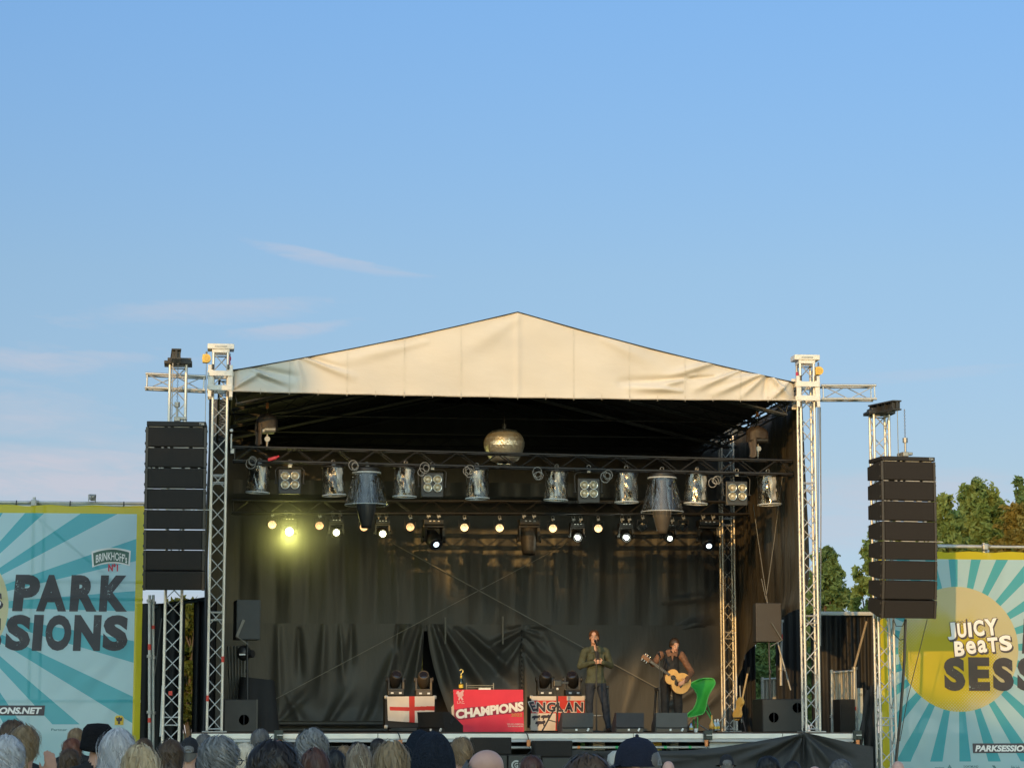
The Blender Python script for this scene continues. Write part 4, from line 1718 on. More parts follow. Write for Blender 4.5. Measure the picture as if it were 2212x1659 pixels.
tree(1849, 1138, 34, 112, 'light green tree left of the right speaker hang', FOLG, 3, 12000, .125, lean=.8)
tree(1793, 1188, 28, 120, 'dark green tree rising right of the right tower', FOLD, 4, 12000, .12)
tree(1762, 1240, 40, 110, 'dense dark tree low behind the right tower edge', FOLD, 5, 6000, .16)
tree(2046, 1072, 36, 150, 'small mid green tree just right of the right speaker hang', FOLG, 6, 19000, .125)
tree(2131, 1038, 38, 195, 'tall round green tree behind the middle of the right banner', FOLG, 7, 30000, .125)
tree(2215, 1085, 33, 185, 'olive brown tree at the right edge of the picture', FOLO, 8, 24000, .12)
tree(1960, 1120, 44, 140, 'broad green tree mostly hidden behind the right speaker hang', FOLG, 9, 8000, .18)
tree(2090, 1130, 46, 150, 'low dark tree between the two tall green trees', FOLD, 13, 7000, .18)
tree(2222, 1035, 48, 170, 'thin pointed tree top above the olive tree', FOLD, 10, 6500, .16, name='conifer_tree', squash=1.3)
tree(404, 1294, 24, 110, 'sunlit yellow green tree seen through the gap in the left tent', FOLY, 11, 4200, .14)
tree(372, 1296, 30, 90, 'pale green tree top just above the left wing tent', FOLY, 12, 2200, .16)
tree(1655, 1350, 22, 130, 'small bushy tree seen through the torn side sheet', FOLD, 14, 9000, .12, zmin=.3)
tree(918, 1335, 26, 70, 'bright green tree showing through the slit in the backdrop', FOLY, 15, 2200, .14, zmin=.3)

# the wood behind the audience that shades the field
rg = np.random.default_rng(21)
lobes = []
tt = 58.0
H0 = math.tan(SUN_EL) / 1.0


def against_sun(x, z, t):
    q = Vector((x, 0, z)) - SUN_DIR * t
    return q


for x in np.arange(-34, 16, 2.2):
    zt = 2.30 if x > -6.4 else 6.5
    zt += rg.normal() * .22
    q = against_sun(x, zt, tt + rg.normal() * 1.5)
    r = 2.0 + rg.random() * .6
    zz = q.z - r
    while zz > 1:
        lobes.append((q.x + rg.normal() * .4, q.y + rg.normal(), zz, r, r, r))
        zz -= 2.4
for x, z, rx_, rz_ in ((-5.6, 5.1, 1.2, 1.0), (-4.3, 5.3, 1.2, 1.1), (-3.1, 5.4, 1.1, 1.0), (-2.1, 5.4, .9, .85), (-1.2, 5.4, .8, .7), (-.4, 5.5, .7, .7), (.4, 5.5, .65, .7), (1.0, 5.55, .45, .6), (-6.2, 3.6, .8, .9), (-5.3, 3.0, .9, .8)):  # crown lobes shaped and placed to shade chosen stage areas
    q = against_sun(x, z, tt)
    lobes.append((q.x, q.y, q.z, rx_, 1.2, rz_))
SHADE_EXTRA = [(-4.45, 8.15, .42, .55), (-4.05, 7.9, .42, .5), (-5.35, 3.6, .5, .5), (-5.2, 6.7, .4, .5), (-6.0, 6.9, .4, .3)]
for x, z, rx_, rz_ in SHADE_EXTRA:
    q = against_sun(x, z, tt)
    lobes.append((q.x, q.y, q.z, rx_, .8, rz_))
vs, fs = leaf_cloud(lobes[:-len(SHADE_EXTRA)], 32000, .6, rg, shell=.2)
m = MB()
m.add(vs, fs)
vs, fs = leaf_cloud([(c_.x, c_.y, c_.z, 1.0, .8, .55) for c_ in (against_sun(-1.3, 6.75, tt), against_sun(.1, 6.8, tt), against_sun(1.3, 6.7, tt))], 150, .25, rg, shell=.1)  # sparse leaves added to weaken the sun on the upper backdrop
m.add(vs, fs)
vs, fs = leaf_cloud(lobes[-len(SHADE_EXTRA):], 900, .16, rg, shell=.1)
m.add(vs, fs)
tag(m.build('wood', FOLD), kind='stuff')
# ------------------------------------------------------------------ lamps and lights


def emitter(name, col, strength, dots=False, scale=34):
    m = bpy.data.materials.new(name)
    m.use_nodes = True
    nt = m.node_tree
    n, l = nt.nodes, nt.links
    b = n['Principled BSDF']
    b.inputs['Base Color'].default_value = (.1, .08, .06, 1)
    b.inputs['Emission Color'].default_value = col + (1,)
    b.inputs['Emission Strength'].default_value = strength
    if dots:
        tc = n.new('ShaderNodeTexCoord')
        v = n.new('ShaderNodeTexVoronoi')
        v.inputs['Scale'].default_value = scale
        v.inputs['Randomness'].default_value = .25
        l.new(tc.outputs['Object'], v.inputs['Vector'])
        r = n.new('ShaderNodeMapRange')
        r.inputs['From Min'].default_value = .30
        r.inputs['From Max'].default_value = .62
        r.inputs['To Min'].default_value = strength
        r.inputs['To Max'].default_value = strength * .22
        l.new(v.outputs['Distance'], r.inputs[0])
        l.new(r.outputs[0], b.inputs['Emission Strength'])
    return m


E_WARM = emitter('warm led face', (1.0, .66, .30), 3.6, True)
E_AMB = emitter('amber led face', (1.0, .55, .22), 2.9, True)
E_YEL = emitter('yellow white beam lens', (1.0, .93, .45), 26)
E_YEL2 = emitter('pale yellow lens', (1.0, .97, .60), 9)
E_WHT = emitter('white lens', (.93, 1.0, .84), 6)
E_BLU = emitter('cool white lens', (.72, .90, 1.0), 3)
LENS = mat('dark glass lens', (.02, .02, .03), .08, var=.05, spec=.9)
CHROM = mat('lamp reflector', (.62, .60, .55), .14, .9, var=.05)
BULB = mat('frosted bulb', (.75, .68, .52), .3, .2, var=.1)
HEADM = mat('moving head shell', (.020, .0195, .0195), .45, var=.12, spec=.5)
HEADB = mat('warm lit head shell', (.07, .055, .04), .5, var=.15)  # sunlit copy of the head shell, warm light put into its colour


def clear_plastic():
    m = bpy.data.materials.new('clear rain cover')
    m.use_nodes = True
    nt = m.node_tree
    n, l = nt.nodes, nt.links
    n.remove(n['Principled BSDF'])
    tp = n.new('ShaderNodeBsdfTransparent')
    tp.inputs[0].default_value = (.94, .94, .93, 1)
    gl = n.new('ShaderNodeBsdfGlossy')
    gl.inputs['Roughness'].default_value = .10
    gl.inputs[0].default_value = (.80, .77, .74, 1)
    df = n.new('ShaderNodeBsdfTranslucent')
    df.inputs[0].default_value = (.60, .60, .62, 1)
    tc = n.new('ShaderNodeTexCoord')
    mp = n.new('ShaderNodeMapping')
    mp.inputs['Scale'].default_value = (1, 1, .28)
    l.new(tc.outputs['Object'], mp.inputs[0])
    nz = n.new('ShaderNodeTexNoise')
    nz.inputs['Scale'].default_value = 8
    nz.inputs['Detail'].default_value = 2
    nz.inputs['Distortion'].default_value = 1.6
    l.new(mp.outputs[0], nz.inputs['Vector'])
    bp = n.new('ShaderNodeBump')
    bp.inputs['Strength'].default_value = .6
    bp.inputs['Distance'].default_value = .04
    l.new(nz.outputs[0], bp.inputs['Height'])
    l.new(bp.outputs[0], gl.inputs['Normal'])
    lw = n.new('ShaderNodeLayerWeight')
    lw.inputs[0].default_value = .32
    l.new(bp.outputs[0], lw.inputs['Normal'])
    r = n.new('ShaderNodeMapRange')
    r.inputs['To Min'].default_value = .07
    r.inputs['To Max'].default_value = .75
    l.new(lw.outputs['Facing'], r.inputs[0])
    m1 = n.new('ShaderNodeMixShader')
    l.new(r.outputs[0], m1.inputs[0])
    l.new(tp.outputs[0], m1.inputs[1])
    l.new(gl.outputs[0], m1.inputs[2])
    r2 = n.new('ShaderNodeMapRange')
    r2.inputs['From Min'].default_value = .54
    r2.inputs['From Max'].default_value = .64
    r2.inputs['To Min'].default_value = .03
    r2.inputs['To Max'].default_value = .5
    l.new(nz.outputs[0], r2.inputs[0])
    m2 = n.new('ShaderNodeMixShader')
    l.new(r2.outputs[0], m2.inputs[0])
    l.new(m1.outputs[0], m2.inputs[1])
    l.new(df.outputs[0], m2.inputs[2])
    l.new(m2.outputs[0], n['Material Output'].inputs[0])
    return m


CLEAR = clear_plastic()
RIMW = mat('white dome rim', (.50, .52, .52), .4, var=.1)


def clamp(mb, z0, z1):
    """hook clamp from a truss chord (z1) down to a lamp (z0)"""
    mb.cyl((0, 0, z0), (0, 0, z1 - .03), .014, n=8)
    mb.box((0, 0, (z0 + z1) / 2), (.055, .035, .03))
    mb.lathe([(.03, -.02), (.036, -.02), (.036, .02), (.03, .02)], (0, 0, z1), (0, 1, 0), n=12)
    mb.box((.02, 0, z1 - .045), (.05, .03, .03))


def mover_head(mb_base, mb_yoke, mb_head, mb_lens, s, tilt, flip, pan=0.0, reach=1.0, fat=1.0):
    """moving head lamp; base at z=0 and lamp above it (flip=1) or hanging below (flip=-1)"""
    f = flip
    mb_base.box((0, 0, f * .06 * s), (.36 * s, .34 * s, .11 * s), bev=.015 * s)
    mb_base.box((0, -.172 * s, f * .06 * s), (.26 * s, .012 * s, .06 * s), mi=0)
    Rz = Matrix.Rotation(pan, 3, 'Z')
    ay = f * .36 * s * reach
    for sx in (-1, 1):
        poly = [(-.09, .13), (.09, .13), (.085, .30 * reach), (.05, .40 * reach), (-.05, .40 * reach), (-.085, .30 * reach)]
        pts = [Rz @ Vector((sx * .185 * s, p[0] * s, f * p[1] * s)) for p in poly]
        ptb = [Rz @ Vector((sx * .145 * s, p[0] * s * .9, f * p[1] * s)) for p in poly]
        n = len(poly)
        mb_yoke.add(pts + ptb, [tuple(range(n)), tuple(range(2 * n - 1, n - 1, -1))] + [(i, (i + 1) % n, n + (i + 1) % n, n + i) for i in range(n)])
        mb_yoke.cyl(Rz @ Vector((sx * .19 * s, 0, ay)), Rz @ Vector((sx * .215 * s, 0, ay)), .06 * s, n=14)
    mb_yoke.box((0, 0, f * .135 * s), (.37 * s, .19 * s, .045 * s), bev=.01 * s)
    c = Vector((0, 0, ay))
    d = Rz @ Vector((0, -math.cos(tilt), math.sin(tilt)))       # where the lens looks
    L = .20 * s * fat
    prof = [(.02, -L * 1.25), (.085 * s, -L * 1.2), (.125 * s, -L * .8), (.140 * s, -L * .2), (.138 * s, .25 * L), (.125 * s, .75 * L), (.115 * s, 1.0 * L), (.098 * s, 1.0 * L), (.095 * s, .93 * L)]
    mb_head.lathe(prof, c, d, n=20)
    mb_lens.lathe([(.095 * s, .93 * L), (.07 * s, .965 * L), (.035 * s, .985 * L), (.0005, .99 * L)], c, d, n=18)
    return c, d, L


def moving_lamp(px, pytop, pybase, Y, lab, lens, group, s=1.0, tilt=-.5, flip=-1, pan=0.0, shell=None, fat=1.0, hook=True, name='moving_head_lamp', lensr=1.0, clampto=None, reach=1.0):
    shell = shell or HEADM
    p = P(px, pytop, Y)
    t = thing(name, p, lab, 'stage light', group)
    b, y, h, l_ = MB(), MB(), MB(), MB()
    c, d, L = mover_head(b, y, h, l_, s, tilt, flip, pan, fat=fat, reach=reach)
    bo = b.build('base', shell, t)
    y.build('yoke', shell, t)
    ho = h.build('lamp_head', shell, t)
    if lensr != 1:
        l_ = MB()
        r_ = .095 * s * lensr
        l_.lathe([(r_, .965 * L), (r_ * .6, 1.0 * L), (.0005, 1.01 * L)], c, d, n=18)
        g_ = MB()
        g_.lathe([(.095 * s, .93 * L), (.07 * s, .95 * L), (.0005, .96 * L)], c, d, n=18)
        g_.build('front_glass', LENS, ho)
    l_.build('lens', lens, ho)
    if hook:
        k = MB()
        for sx in (-.09, .09):
            q = MB()
            clamp(q, 0, (clampto or .09))
            k.add([Vector(v) + Vector((sx * s, 0, 0)) for v in q.v], q.f)
        k.build('clamp', STEEL, t)
        k = MB()
        for sx in (-.07, 0, .08):
            k.box((sx * s, -.18 * s, -.05 * s), (.035 * s, .01, .02 * s))
        k.build('display', WHT, bo)
    return t


def led_par(px, py, Y, lab, face, s=1.0, aim=-.12, pan=0.0):
    """small round lamp in a yoke under the rear truss"""
    p = P(px, py, Y)
    t = thing('led_par', p, lab, 'stage light', 'round led lamps along the rear truss')
    t.scale = (.86, .86, .86)
    d = Vector((math.sin(pan) * math.cos(aim), -math.cos(aim) * math.cos(pan), math.sin(aim)))
    b = MB()
    b.lathe([(.03, -.20), (.085, -.17), (.10, -.08), (.104, .0), (.104, .06), (.096, .065), (.090, .03)], (0, 0, 0), d, n=22)
    h = b.build('lamp_can', HEADM, t)
    f = MB()
    f.lathe([(.092, .03), (.05, .034), (.0005, .036)], (0, 0, 0), d, n=22)
    f.build('led_face', face, h)
    y = MB()
    for sx in (-1, 1):
        y.box((sx * .118, .0, .06), (.018, .05, .19), bev=.004)
        y.cyl((sx * .105, 0, 0), (sx * .14, 0, 0), .022, n=10)
    y.box((0, 0, .155), (.25, .05, .018), bev=.004)
    y.build('yoke', HEADM, t)
    k = MB()
    clamp(k, .16, .25)
    k.build('clamp', STEEL, t)
    return t


PARS = [(588, 1133, E_WARM, 'warm lit round led lamp farthest left under the rear truss'), (690, 1135, E_AMB, 'amber round led lamp second from left under the rear truss'),
        (786, 1138, E_AMB, 'amber round led lamp half hidden behind the left cone cover'), (886, 1138, E_AMB, 'amber round led lamp left of the dark big lamp head'),
        (1003, 1139, E_WARM, 'warm round led lamp right of the left big lamp head'), (1079, 1140, E_WARM, 'warm round led lamp left of the downward egg shaped lamp'),
        (1194, 1141, E_WARM, 'warm round led lamp right of the downward egg shaped lamp'), (1292, 1141, E_WARM, 'warm round led lamp above and between two white lit lamps'),
        (1388, 1138, LENS, 'unlit round led lamp left of the right cone cover'), (1476, 1138, LENS, 'unlit round led lamp right of the right cone cover')]
for px, py, fc, lab in PARS:
    led_par(px, py, 5.5, lab, fc)

G2 = 'moving lamps under the rear truss'
BRIGHT = [(625, 1118, E_YEL, 'dazzling yellow white lamp at the left under the rear truss', -.15), (726, 1120, E_YEL2, 'bright yellow white lamp right of the dazzling lamp', -.15),
          (826, 1122, E_YEL2, 'yellow white lamp just right of the left cone cover', -.2),
          (1246, 1129, E_WHT, 'white lit lamp below a warm lamp, right of the egg shaped lamp', -.3), (1351, 1129, E_WHT, 'white lit lamp midway between egg shaped lamp and right cone', -.3),
          (1444, 1131, E_WHT, 'white lit lamp just behind the right cone cover', -.3)]
for px, py, ln, lab, ti in BRIGHT:
    moving_lamp(px, py, 0, 5.7, lab, ln, G2, s=.80, tilt=ti, fat=.95, clampto=.11, reach=.92, lensr=1.2 if ln is E_YEL else (.82 if ln is E_YEL2 else .64))
for px, py, ln, lab, ti, sh, pan in ((936, 1121, E_BLU, 'big dark lamp head with a small cool white beam, left of centre', -.55, HEADM, .25), (1142, 1121, LENS, 'big unlit egg shaped lamp head pointing straight down at the rear truss', -1.45, HEADB, 0),
                                     (1529, 1123, E_BLU, 'big dark lamp head with a cool white beam before the inner tower', -.65, HEADM, -.1)):
    moving_lamp(px, py, 0, 5.5, lab, ln, G2, s=1.12, tilt=ti, shell=sh, fat=1.35 if ti < -1 else 1.0, pan=pan, clampto=.1, lensr=.52 if ln is E_BLU else 1.0)

# light given off by the lit lamps


def lamp_light(px, py, Y, col, w, rad=.06, kind='POINT', name='lamp_glow'):
    ld = bpy.data.lights.new(name, kind)
    ld.energy = w
    ld.color = col
    ld.shadow_soft_size = rad
    o = bpy.data.objects.new(name, ld)
    COL.objects.link(o)
    o.location = P(px, py, Y)
    return o


lamp_light(625, 1161, 5.22, (1, .97, .26), 34, .16)
# added haze ball stands in for the glare round the dazzling lamp
sm = bpy.data.materials.new('lamp glare haze')
sm.use_nodes = True
sn, sl_ = sm.node_tree.nodes, sm.node_tree.links
sn.remove(sn['Principled BSDF'])
pv = sn.new('ShaderNodeVolumePrincipled')
pv.inputs['Color'].default_value = (.9, .92, .8, 1)
pv.inputs['Anisotropy'].default_value = .1
tcs = sn.new('ShaderNodeTexCoord')
ln_ = sn.new('ShaderNodeVectorMath')
ln_.operation = 'LENGTH'
sl_.new(tcs.outputs['Object'], ln_.inputs[0])
mr_ = sn.new('ShaderNodeMapRange')
mr_.inputs['From Min'].default_value = 1.35
mr_.inputs['From Max'].default_value = .1
mr_.inputs['To Max'].default_value = 1.0
sl_.new(ln_.outputs['Value'], mr_.inputs[0])
pw_ = sn.new('ShaderNodeMath')
pw_.operation = 'POWER'
pw_.inputs[1].default_value = 2.6
sl_.new(mr_.outputs[0], pw_.inputs[0])
ml_ = sn.new('ShaderNodeMath')
ml_.operation = 'MULTIPLY'
ml_.inputs[1].default_value = .75
sl_.new(pw_.outputs[0], ml_.inputs[0])
sl_.new(ml_.outputs[0], pv.inputs['Density'])
sl_.new(pv.outputs[0], sn['Material Output'].inputs['Volume'])
m = MB()
m.ball((0, 0, 0), 1.4, 24)
tag(m.build('glare_haze', sm, loc=P(625, 1161, 5.35)), kind='stuff')
lamp_light(727, 1158, 5.25, (1, .95, .4), 7, .12)
lamp_light(826, 1161, 5.25, (1, .95, .4), 6, .12)
lamp_light(1248, 1165, 5.42, (.95, 1, .8), 5)
lamp_light(1352, 1165, 5.42, (.95, 1, .8), 5)

# clear domes with a lamp inside, under the front truss
GD = 'clear rain domes along the front truss'
DOMES = [(560, 1006, 1064, 'clear domed lamp at the far left of the front truss', .02), (720, 1009, 1070, 'clear domed lamp between left four lamp blinder and left cone', -.02), (876, 1011, 1073, 'clear domed lamp between left cone and second blinder', .01),
         (1030, 1016, 1077, 'clear domed lamp left of centre below the mirror ball', -.01), (1202, 1019, 1080, 'clear domed lamp left of the third blinder', .01), (1353, 1022, 1085, 'clear domed lamp left of the right cone', .0),
         (1505, 1025, 1088, 'clear domed lamp right of the right cone', .02), (1659, 1029, 1090, 'clear domed lamp at the far right of the front truss', -.02)]
rdm = random.Random(5)
for px, y0, y1, lab, ti in DOMES:
    p = P(px, y0, 1.25)
    q = P(px, y1, 1.25)
    H = p.z - q.z
    s = MPP(px, 1.25)
    rr = 25 * s
    t = thing('rain_dome_lamp', p, lab, 'stage light', GD)
    t.rotation_euler = (ti, ti * 2, rdm.uniform(-.5, .5))
    m = MB()

    def dome(u, v):
        a = u * 2 * math.pi
        w = 1 + .03 * math.sin(3 * a + v * 5 + px) + .02 * math.sin(5 * a - v * 9)
        r = rr * w * (.95 + .06 * v)
        return (r * math.cos(a), r * math.sin(a), -H * v)
    m.grid(dome, 32, 10)
    m.build('clear_shell', CLEAR, t)
    m = MB()
    m.lathe([(rr * .96, -.012), (rr * 1.03, -.012), (rr * 1.03, .012), (rr * .96, .012), (.02, .014)], (0, 0, 0), n=32)
    m.build('top_plate', HEADM, t)
    m = MB()
    m.lathe([(rr * .98, -.010), (rr * 1.06, -.012), (rr * 1.06, .010), (rr * .98, .010)], (0, 0, -H), n=32)
    m.build('bottom_rim', RIMW, t)
    b, y, h, l_ = MB(), MB(), MB(), MB()
    mover_head(b, y, h, l_, .72, -1.1 + rdm.uniform(-.3, .3), -1, rdm.uniform(-.6, .6))
    ho = h.build('lamp_head', HEADM, t)
    l_.build('lens', CHROM, ho)
    b.v += y.v and []
    b.build('lamp_base', HEADM, t)
    y.build('lamp_yoke', HEADM, t)
    m = MB()
    fx, fw = rdm.uniform(-.06, .04), rdm.uniform(.03, .07)
    m.grid(lambda u, v: (fx + (u - .5) * 2 * fw * (1 - .3 * v), -rr * .80 + .02 * math.sin(v * 8 + u * 3), -.03 - H * .82 * v), 5, 12)
    m.box((.07, -rr * .8, -.26 * H / .5), (.025, .006, .05))
    m.build('inner_label', mat('white sheet', (.42, .42, .40), .6), t)
    m = MB()
    clamp(m, .0, .10)
    m.build('clamp', STEEL, t)

# four lamp blinders
GB = 'four lamp blinders along the front truss'
for px, yt, yl0, yl1, xx, yb, lab in ((626, 1009, 1028, 1047, (616, 637), 1064, 'four lamp blinder second from left on the front truss'), (934, 1014, 1036, 1053.5, (924, 945), 1070, 'four lamp blinder between the two middle left domes'),
                                      (1272, 1020, 1048, 1066, (1262, 1282), 1085, 'four lamp blinder right of centre on the front truss'), (1592, 1028, 1054, 1072, (1582, 1603), 1092, 'four lamp blinder near the right end of the front truss')):
    Y = 1.2
    s = MPP(px, Y)
    c = P(px, (yl0 + yl1) / 2, Y)
    t = thing('blinder_lamp', c, lab, 'stage light', GB)
    w = .40
    m = MB()
    m.box((0, .06, -.02), (w, .10, .44), bev=.012)
    m.box((0, .0, -.21), (w * .95, .06, .07), bev=.01)
    m.build('housing', HEADM, t)
    for px2 in xx:
        for py2 in (yl0, yl1):
            q = P(px2, py2, Y) - c
            m = MB()
            m.lathe([(.076, -.012), (.080, -.03), (.070, -.032), (.060, -.004), (.03, .010), (.0005, .012)], (q.x, 0, q.z), (0, 1, 0), n=20)
            r_ = m.build('reflector', CHROM, t)
            m = MB()
            m.ball((q.x, -.015, q.z), .030, 12)
            m.build('bulb', BULB, r_)
    m = MB()
    zt = P(px, yt, Y).z - c.z
    m.tube([(-w / 2 - .04, .05, -.05), (-w / 2 - .055, .05, zt - .05), (-w / 2, .05, zt), (w / 2, .05, zt), (w / 2 + .055, .05, zt - .05), (w / 2 + .04, .05, -.05)], .011, n=8)
    m.cyl((-w / 2 - .07, .05, -.05), (w / 2 + .07, .05, -.05), .012, n=8)
    m.build('yoke', HEADM, t)
    m = MB()
    clamp(m, zt, zt + .10)
    m.box((0, 0, zt + .02), (.06, .04, .05))
    m.build('clamp', STEEL, t)

# cone covers with a big head below
GC = 'clear cone covers on the front truss'
for px, y0, yr, ye, wt, wb, lab in ((792, 1022, 1091, 1141, 61, 94, 'clear cone rain cover with dark egg lamp, on the left'), (1430, 1033, 1106, 1153, 61, 92, 'clear cone rain cover with brown lit egg lamp, on the right')):
    Y = 1.25
    p = P(px, y0, Y)
    s = MPP(px, Y)
    H = p.z - P(px, yr, Y).z
    He = p.z - P(px, ye, Y).z
    t = thing('cone_cover_lamp', p, lab, 'stage light', GC)
    m = MB()
    m.grid(lambda u, v: ((wt + (wb - wt) * v ** 1.25) / 2 * s * (1 + .02 * math.sin(u * 12.57 * 2 + 1)) * math.cos(u * 2 * math.pi), (wt + (wb - wt) * v ** 1.25) / 2 * s * math.sin(u * 2 * math.pi), -H * v), 40, 12)
    m.build('clear_skirt', CLEAR, t)
    m = MB()
    m.lathe([(wt / 2 * s * .96, -.012), (wt / 2 * s * 1.03, -.012), (wt / 2 * s * 1.03, .014), (wt / 2 * s * .96, .014)], (0, 0, 0), n=36)
    m.build('hoop', RIMW, t)
    m = MB()
    m.lathe([(wb / 2 * s * .98, -.006), (wb / 2 * s * 1.02, -.006), (wb / 2 * s * 1.02, .006), (wb / 2 * s * .98, .006)], (0, 0, -H), n=36)
    m.build('hoop', RIMW, t)
    m = MB()
    m.lathe([(.23, .03), (.235, .07), (.20, .10), (.02, .11)], (0, 0, 0), n=24)
    m.build('top_cap', HEADM, t)
    m = MB()
    m.lathe([(.02, -He), (.085, -He + .004), (.10, -He + .06), (.135, -He + .18), (.165, -He + .32), (.17, -He + .46), (.14, -He + .60), (.11, -.25), (.10, -.02)], (0, 0, 0), n=22)
    for a in range(10):
        an = a * math.pi / 5
        m.cyl((.163 * math.cos(an), .163 * math.sin(an), -He + .30), (.172 * math.cos(an), .172 * math.sin(an), -He + .44), .008, n=5)
    m.build('lamp_head', HEADB if px > 1000 else HEADM, t)
    m = MB()
    for sx in (-1, 1):
        m.box((sx * .185, 0, -H * .55), (.03, .12, H * .75), bev=.008)
    m.build('yoke', HEADM, t)
    m = MB()
    for k in range(4):
        a = k * 1.3 + 3.6
        r0 = wt / 2 * s * .8
        m.grid(lambda u, v: ((r0 + .05 * v) * math.cos(a + u * .25 + .1 * v), (r0 + .05 * v) * math.sin(a + u * .25 + .1 * v), -.05 - H * .85 * v), 3, 8)
    m.build('inner_fold', CLEAR, t)
    m = MB()
    clamp(m, .08, .17)
    m.build('clamp', STEEL, t)

# mirror ball
p0 = P(1089, 957, 1.9)
s = MPP(1089, 1.9)
t = thing('mirror_ball', p0, 'gold gleaming mirror ball hanging above the middle of the front truss', 'mirror ball')
prof = [(2, 29.5), (16, 29), (27, 26), (36, 19), (42, 10), (44.5, 1), (44, -8), (41, -17), (37, -26), (33, -34), (28, -39), (20, -42)]
prof2 = []
for (r0, h0), (r1, h1) in zip(prof[:-1], prof[1:]):
    for k in range(3):
        prof2.append(((r0 + (r1 - r0) * k / 3) * s, (h0 + (h1 - h0) * k / 3) * s))
prof2.append((prof[-1][0] * s, prof[-1][1] * s))
m = MB()
rd = random.Random(3)
nseg = 64
for k in range(len(prof2) - 1):
    for i in range(nseg):
        a0, a1 = 2 * math.pi * i / nseg, 2 * math.pi * (i + 1) / nseg
        (r0, h0), (r1, h1) = prof2[k], prof2[k + 1]
        j = [rd.uniform(-.0026, .0026) for _ in range(4)]
        q = [Vector(((r + jj) * math.cos(a), (r + jj) * math.sin(a), h)) for (r, h, a), jj in zip(((r0, h0, a0), (r0, h0, a1), (r1, h1, a1), (r1, h1, a0)), j)]
        m.add(q, [(0, 3, 2, 1)])
m.build('mirror_tiles', mat('gold mirror tile', (.88, .80, .60), .36, .8, var=.35, vscale=90), t)
m = MB()
m.cyl((0, 0, 29 * s), (0, 0, 29 * s + .10), .05, n=12)
m.cyl((0, 0, 29 * s + .08), (0, 0, 29 * s + .5), .008, n=6)
m.build('hanger', BLKP, t)
m = MB()
m.cyl((0, 0, -42 * s), (0, 0, -46 * s), .12, .05, n=16)
m.build('lower_plate', BLKP, t)
m = MB()
m.cyl((-.13, 0, -46 * s), (.13, 0, -46 * s), .03, n=10)
m.ball((0, 0, -43 * s), (.05, .05, .07), 10)
m.build('lower_fitting', CHROM, t)

# chain motors in cloth bags


def bagged_hoist(px, ychain, yhood, yhb, w, pouch, Y, lab, seed):
    p = P(px, yhood, Y)
    s = MPP(px, Y)
    t = thing('covered_hoist', p, lab, 'chain hoist', 'chain hoists in black rain bags')
    rd = random.Random(seed)
    H = (yhb - yhood) * s
    W = w * s
    m = MB()

    def hood(u, v):
        a = u * 2 * math.pi
        k = (.30 + .70 * min(1, v * 3) ** .5)
        sq = 1 / max(abs(math.cos(a)), abs(math.sin(a))) ** .6
        r = W / 2 * k * sq * .86 * (1 + .05 * math.sin(4 * a + seed) + .10 * max(0, v - .6) * math.sin(2 * a + seed))
        return (r * math.cos(a), r * math.sin(a) * .75, -H * v * (1 + .10 * math.sin(a * 2 + seed)) + .02 * math.sin(3 * a))
    m.grid(hood, 32, 10)
    m.build('rain_bag', mat('brown black bag', (.045, .035, .032), .6, var=.2, vscale=6, bump=.4, bscale=14), t)
    m = MB()
    m.box((.02 * W, 0, -H * .95), (W * .55, .18, H * .5), bev=.02)
    m.cyl((-.1 * W, -.1, -H * 1.0), (.35 * W, -.1, -H * 1.0), .05, n=12)
    m.build('motor_body', STEEL if seed == 1 else BLKM, t)
    m = MB()
    x0, y0, y1, wp = pouch
    X = (x0 - px) * s
    z0, z1 = (yhood - y0) * s, (yhood - y1) * s
    m.grid(lambda u, v: (X + (u - .5) * wp * s * (1 + .12 * math.sin(v * 7)), -.12 + .05 * math.sin(u * 6) + .03 * math.sin(v * 6), z0 + (z1 - z0) * v + .012 * math.sin(u * 9)), 8, 10)
    m.build('chain_bag', mat('dusty chain bag', (.09, .075, .068), .8, var=.2, vscale=6, bump=.3, bscale=16), t)
    m = MB()
    zt = (yhood - ychain) * s
    n = int(zt / .04)
    for i in range(n):
        m.lathe([(.012, -.005), (.018, 0), (.012, .005)], (0, 0, i * zt / n), (1 if i % 2 else 0, 0 if i % 2 else 1, 0), n=6)
    m.cyl((0, 0, 0), (.01, 0, -H * 1.6), .016, n=8)
    m.cyl((.01, -.03, -H * 1.55), (.01, .03, -H * 1.55), .05, n=12)
    m.cyl((.01, 0, -H * 1.6), (.0, 0, -H * 2.2), .03, .018, n=8)
    m.build('hook_chain', CHAIN, t)
    m = MB()
    m.box((0, 0, zt * .55), (.05, .05, .10), bev=.012)
    m.build('load_tag', ORNG, t)


bagged_hoist(577, 860, 895, 930, 52, (559, 918, 964, 15), 1.2, 'bagged chain hoist over the left end of the front truss', 1)
bagged_hoist(1636, 872, 922, 953, 54, (1622, 946, 990, 17), 1.2, 'bagged chain hoist over the right end of the front truss', 2)

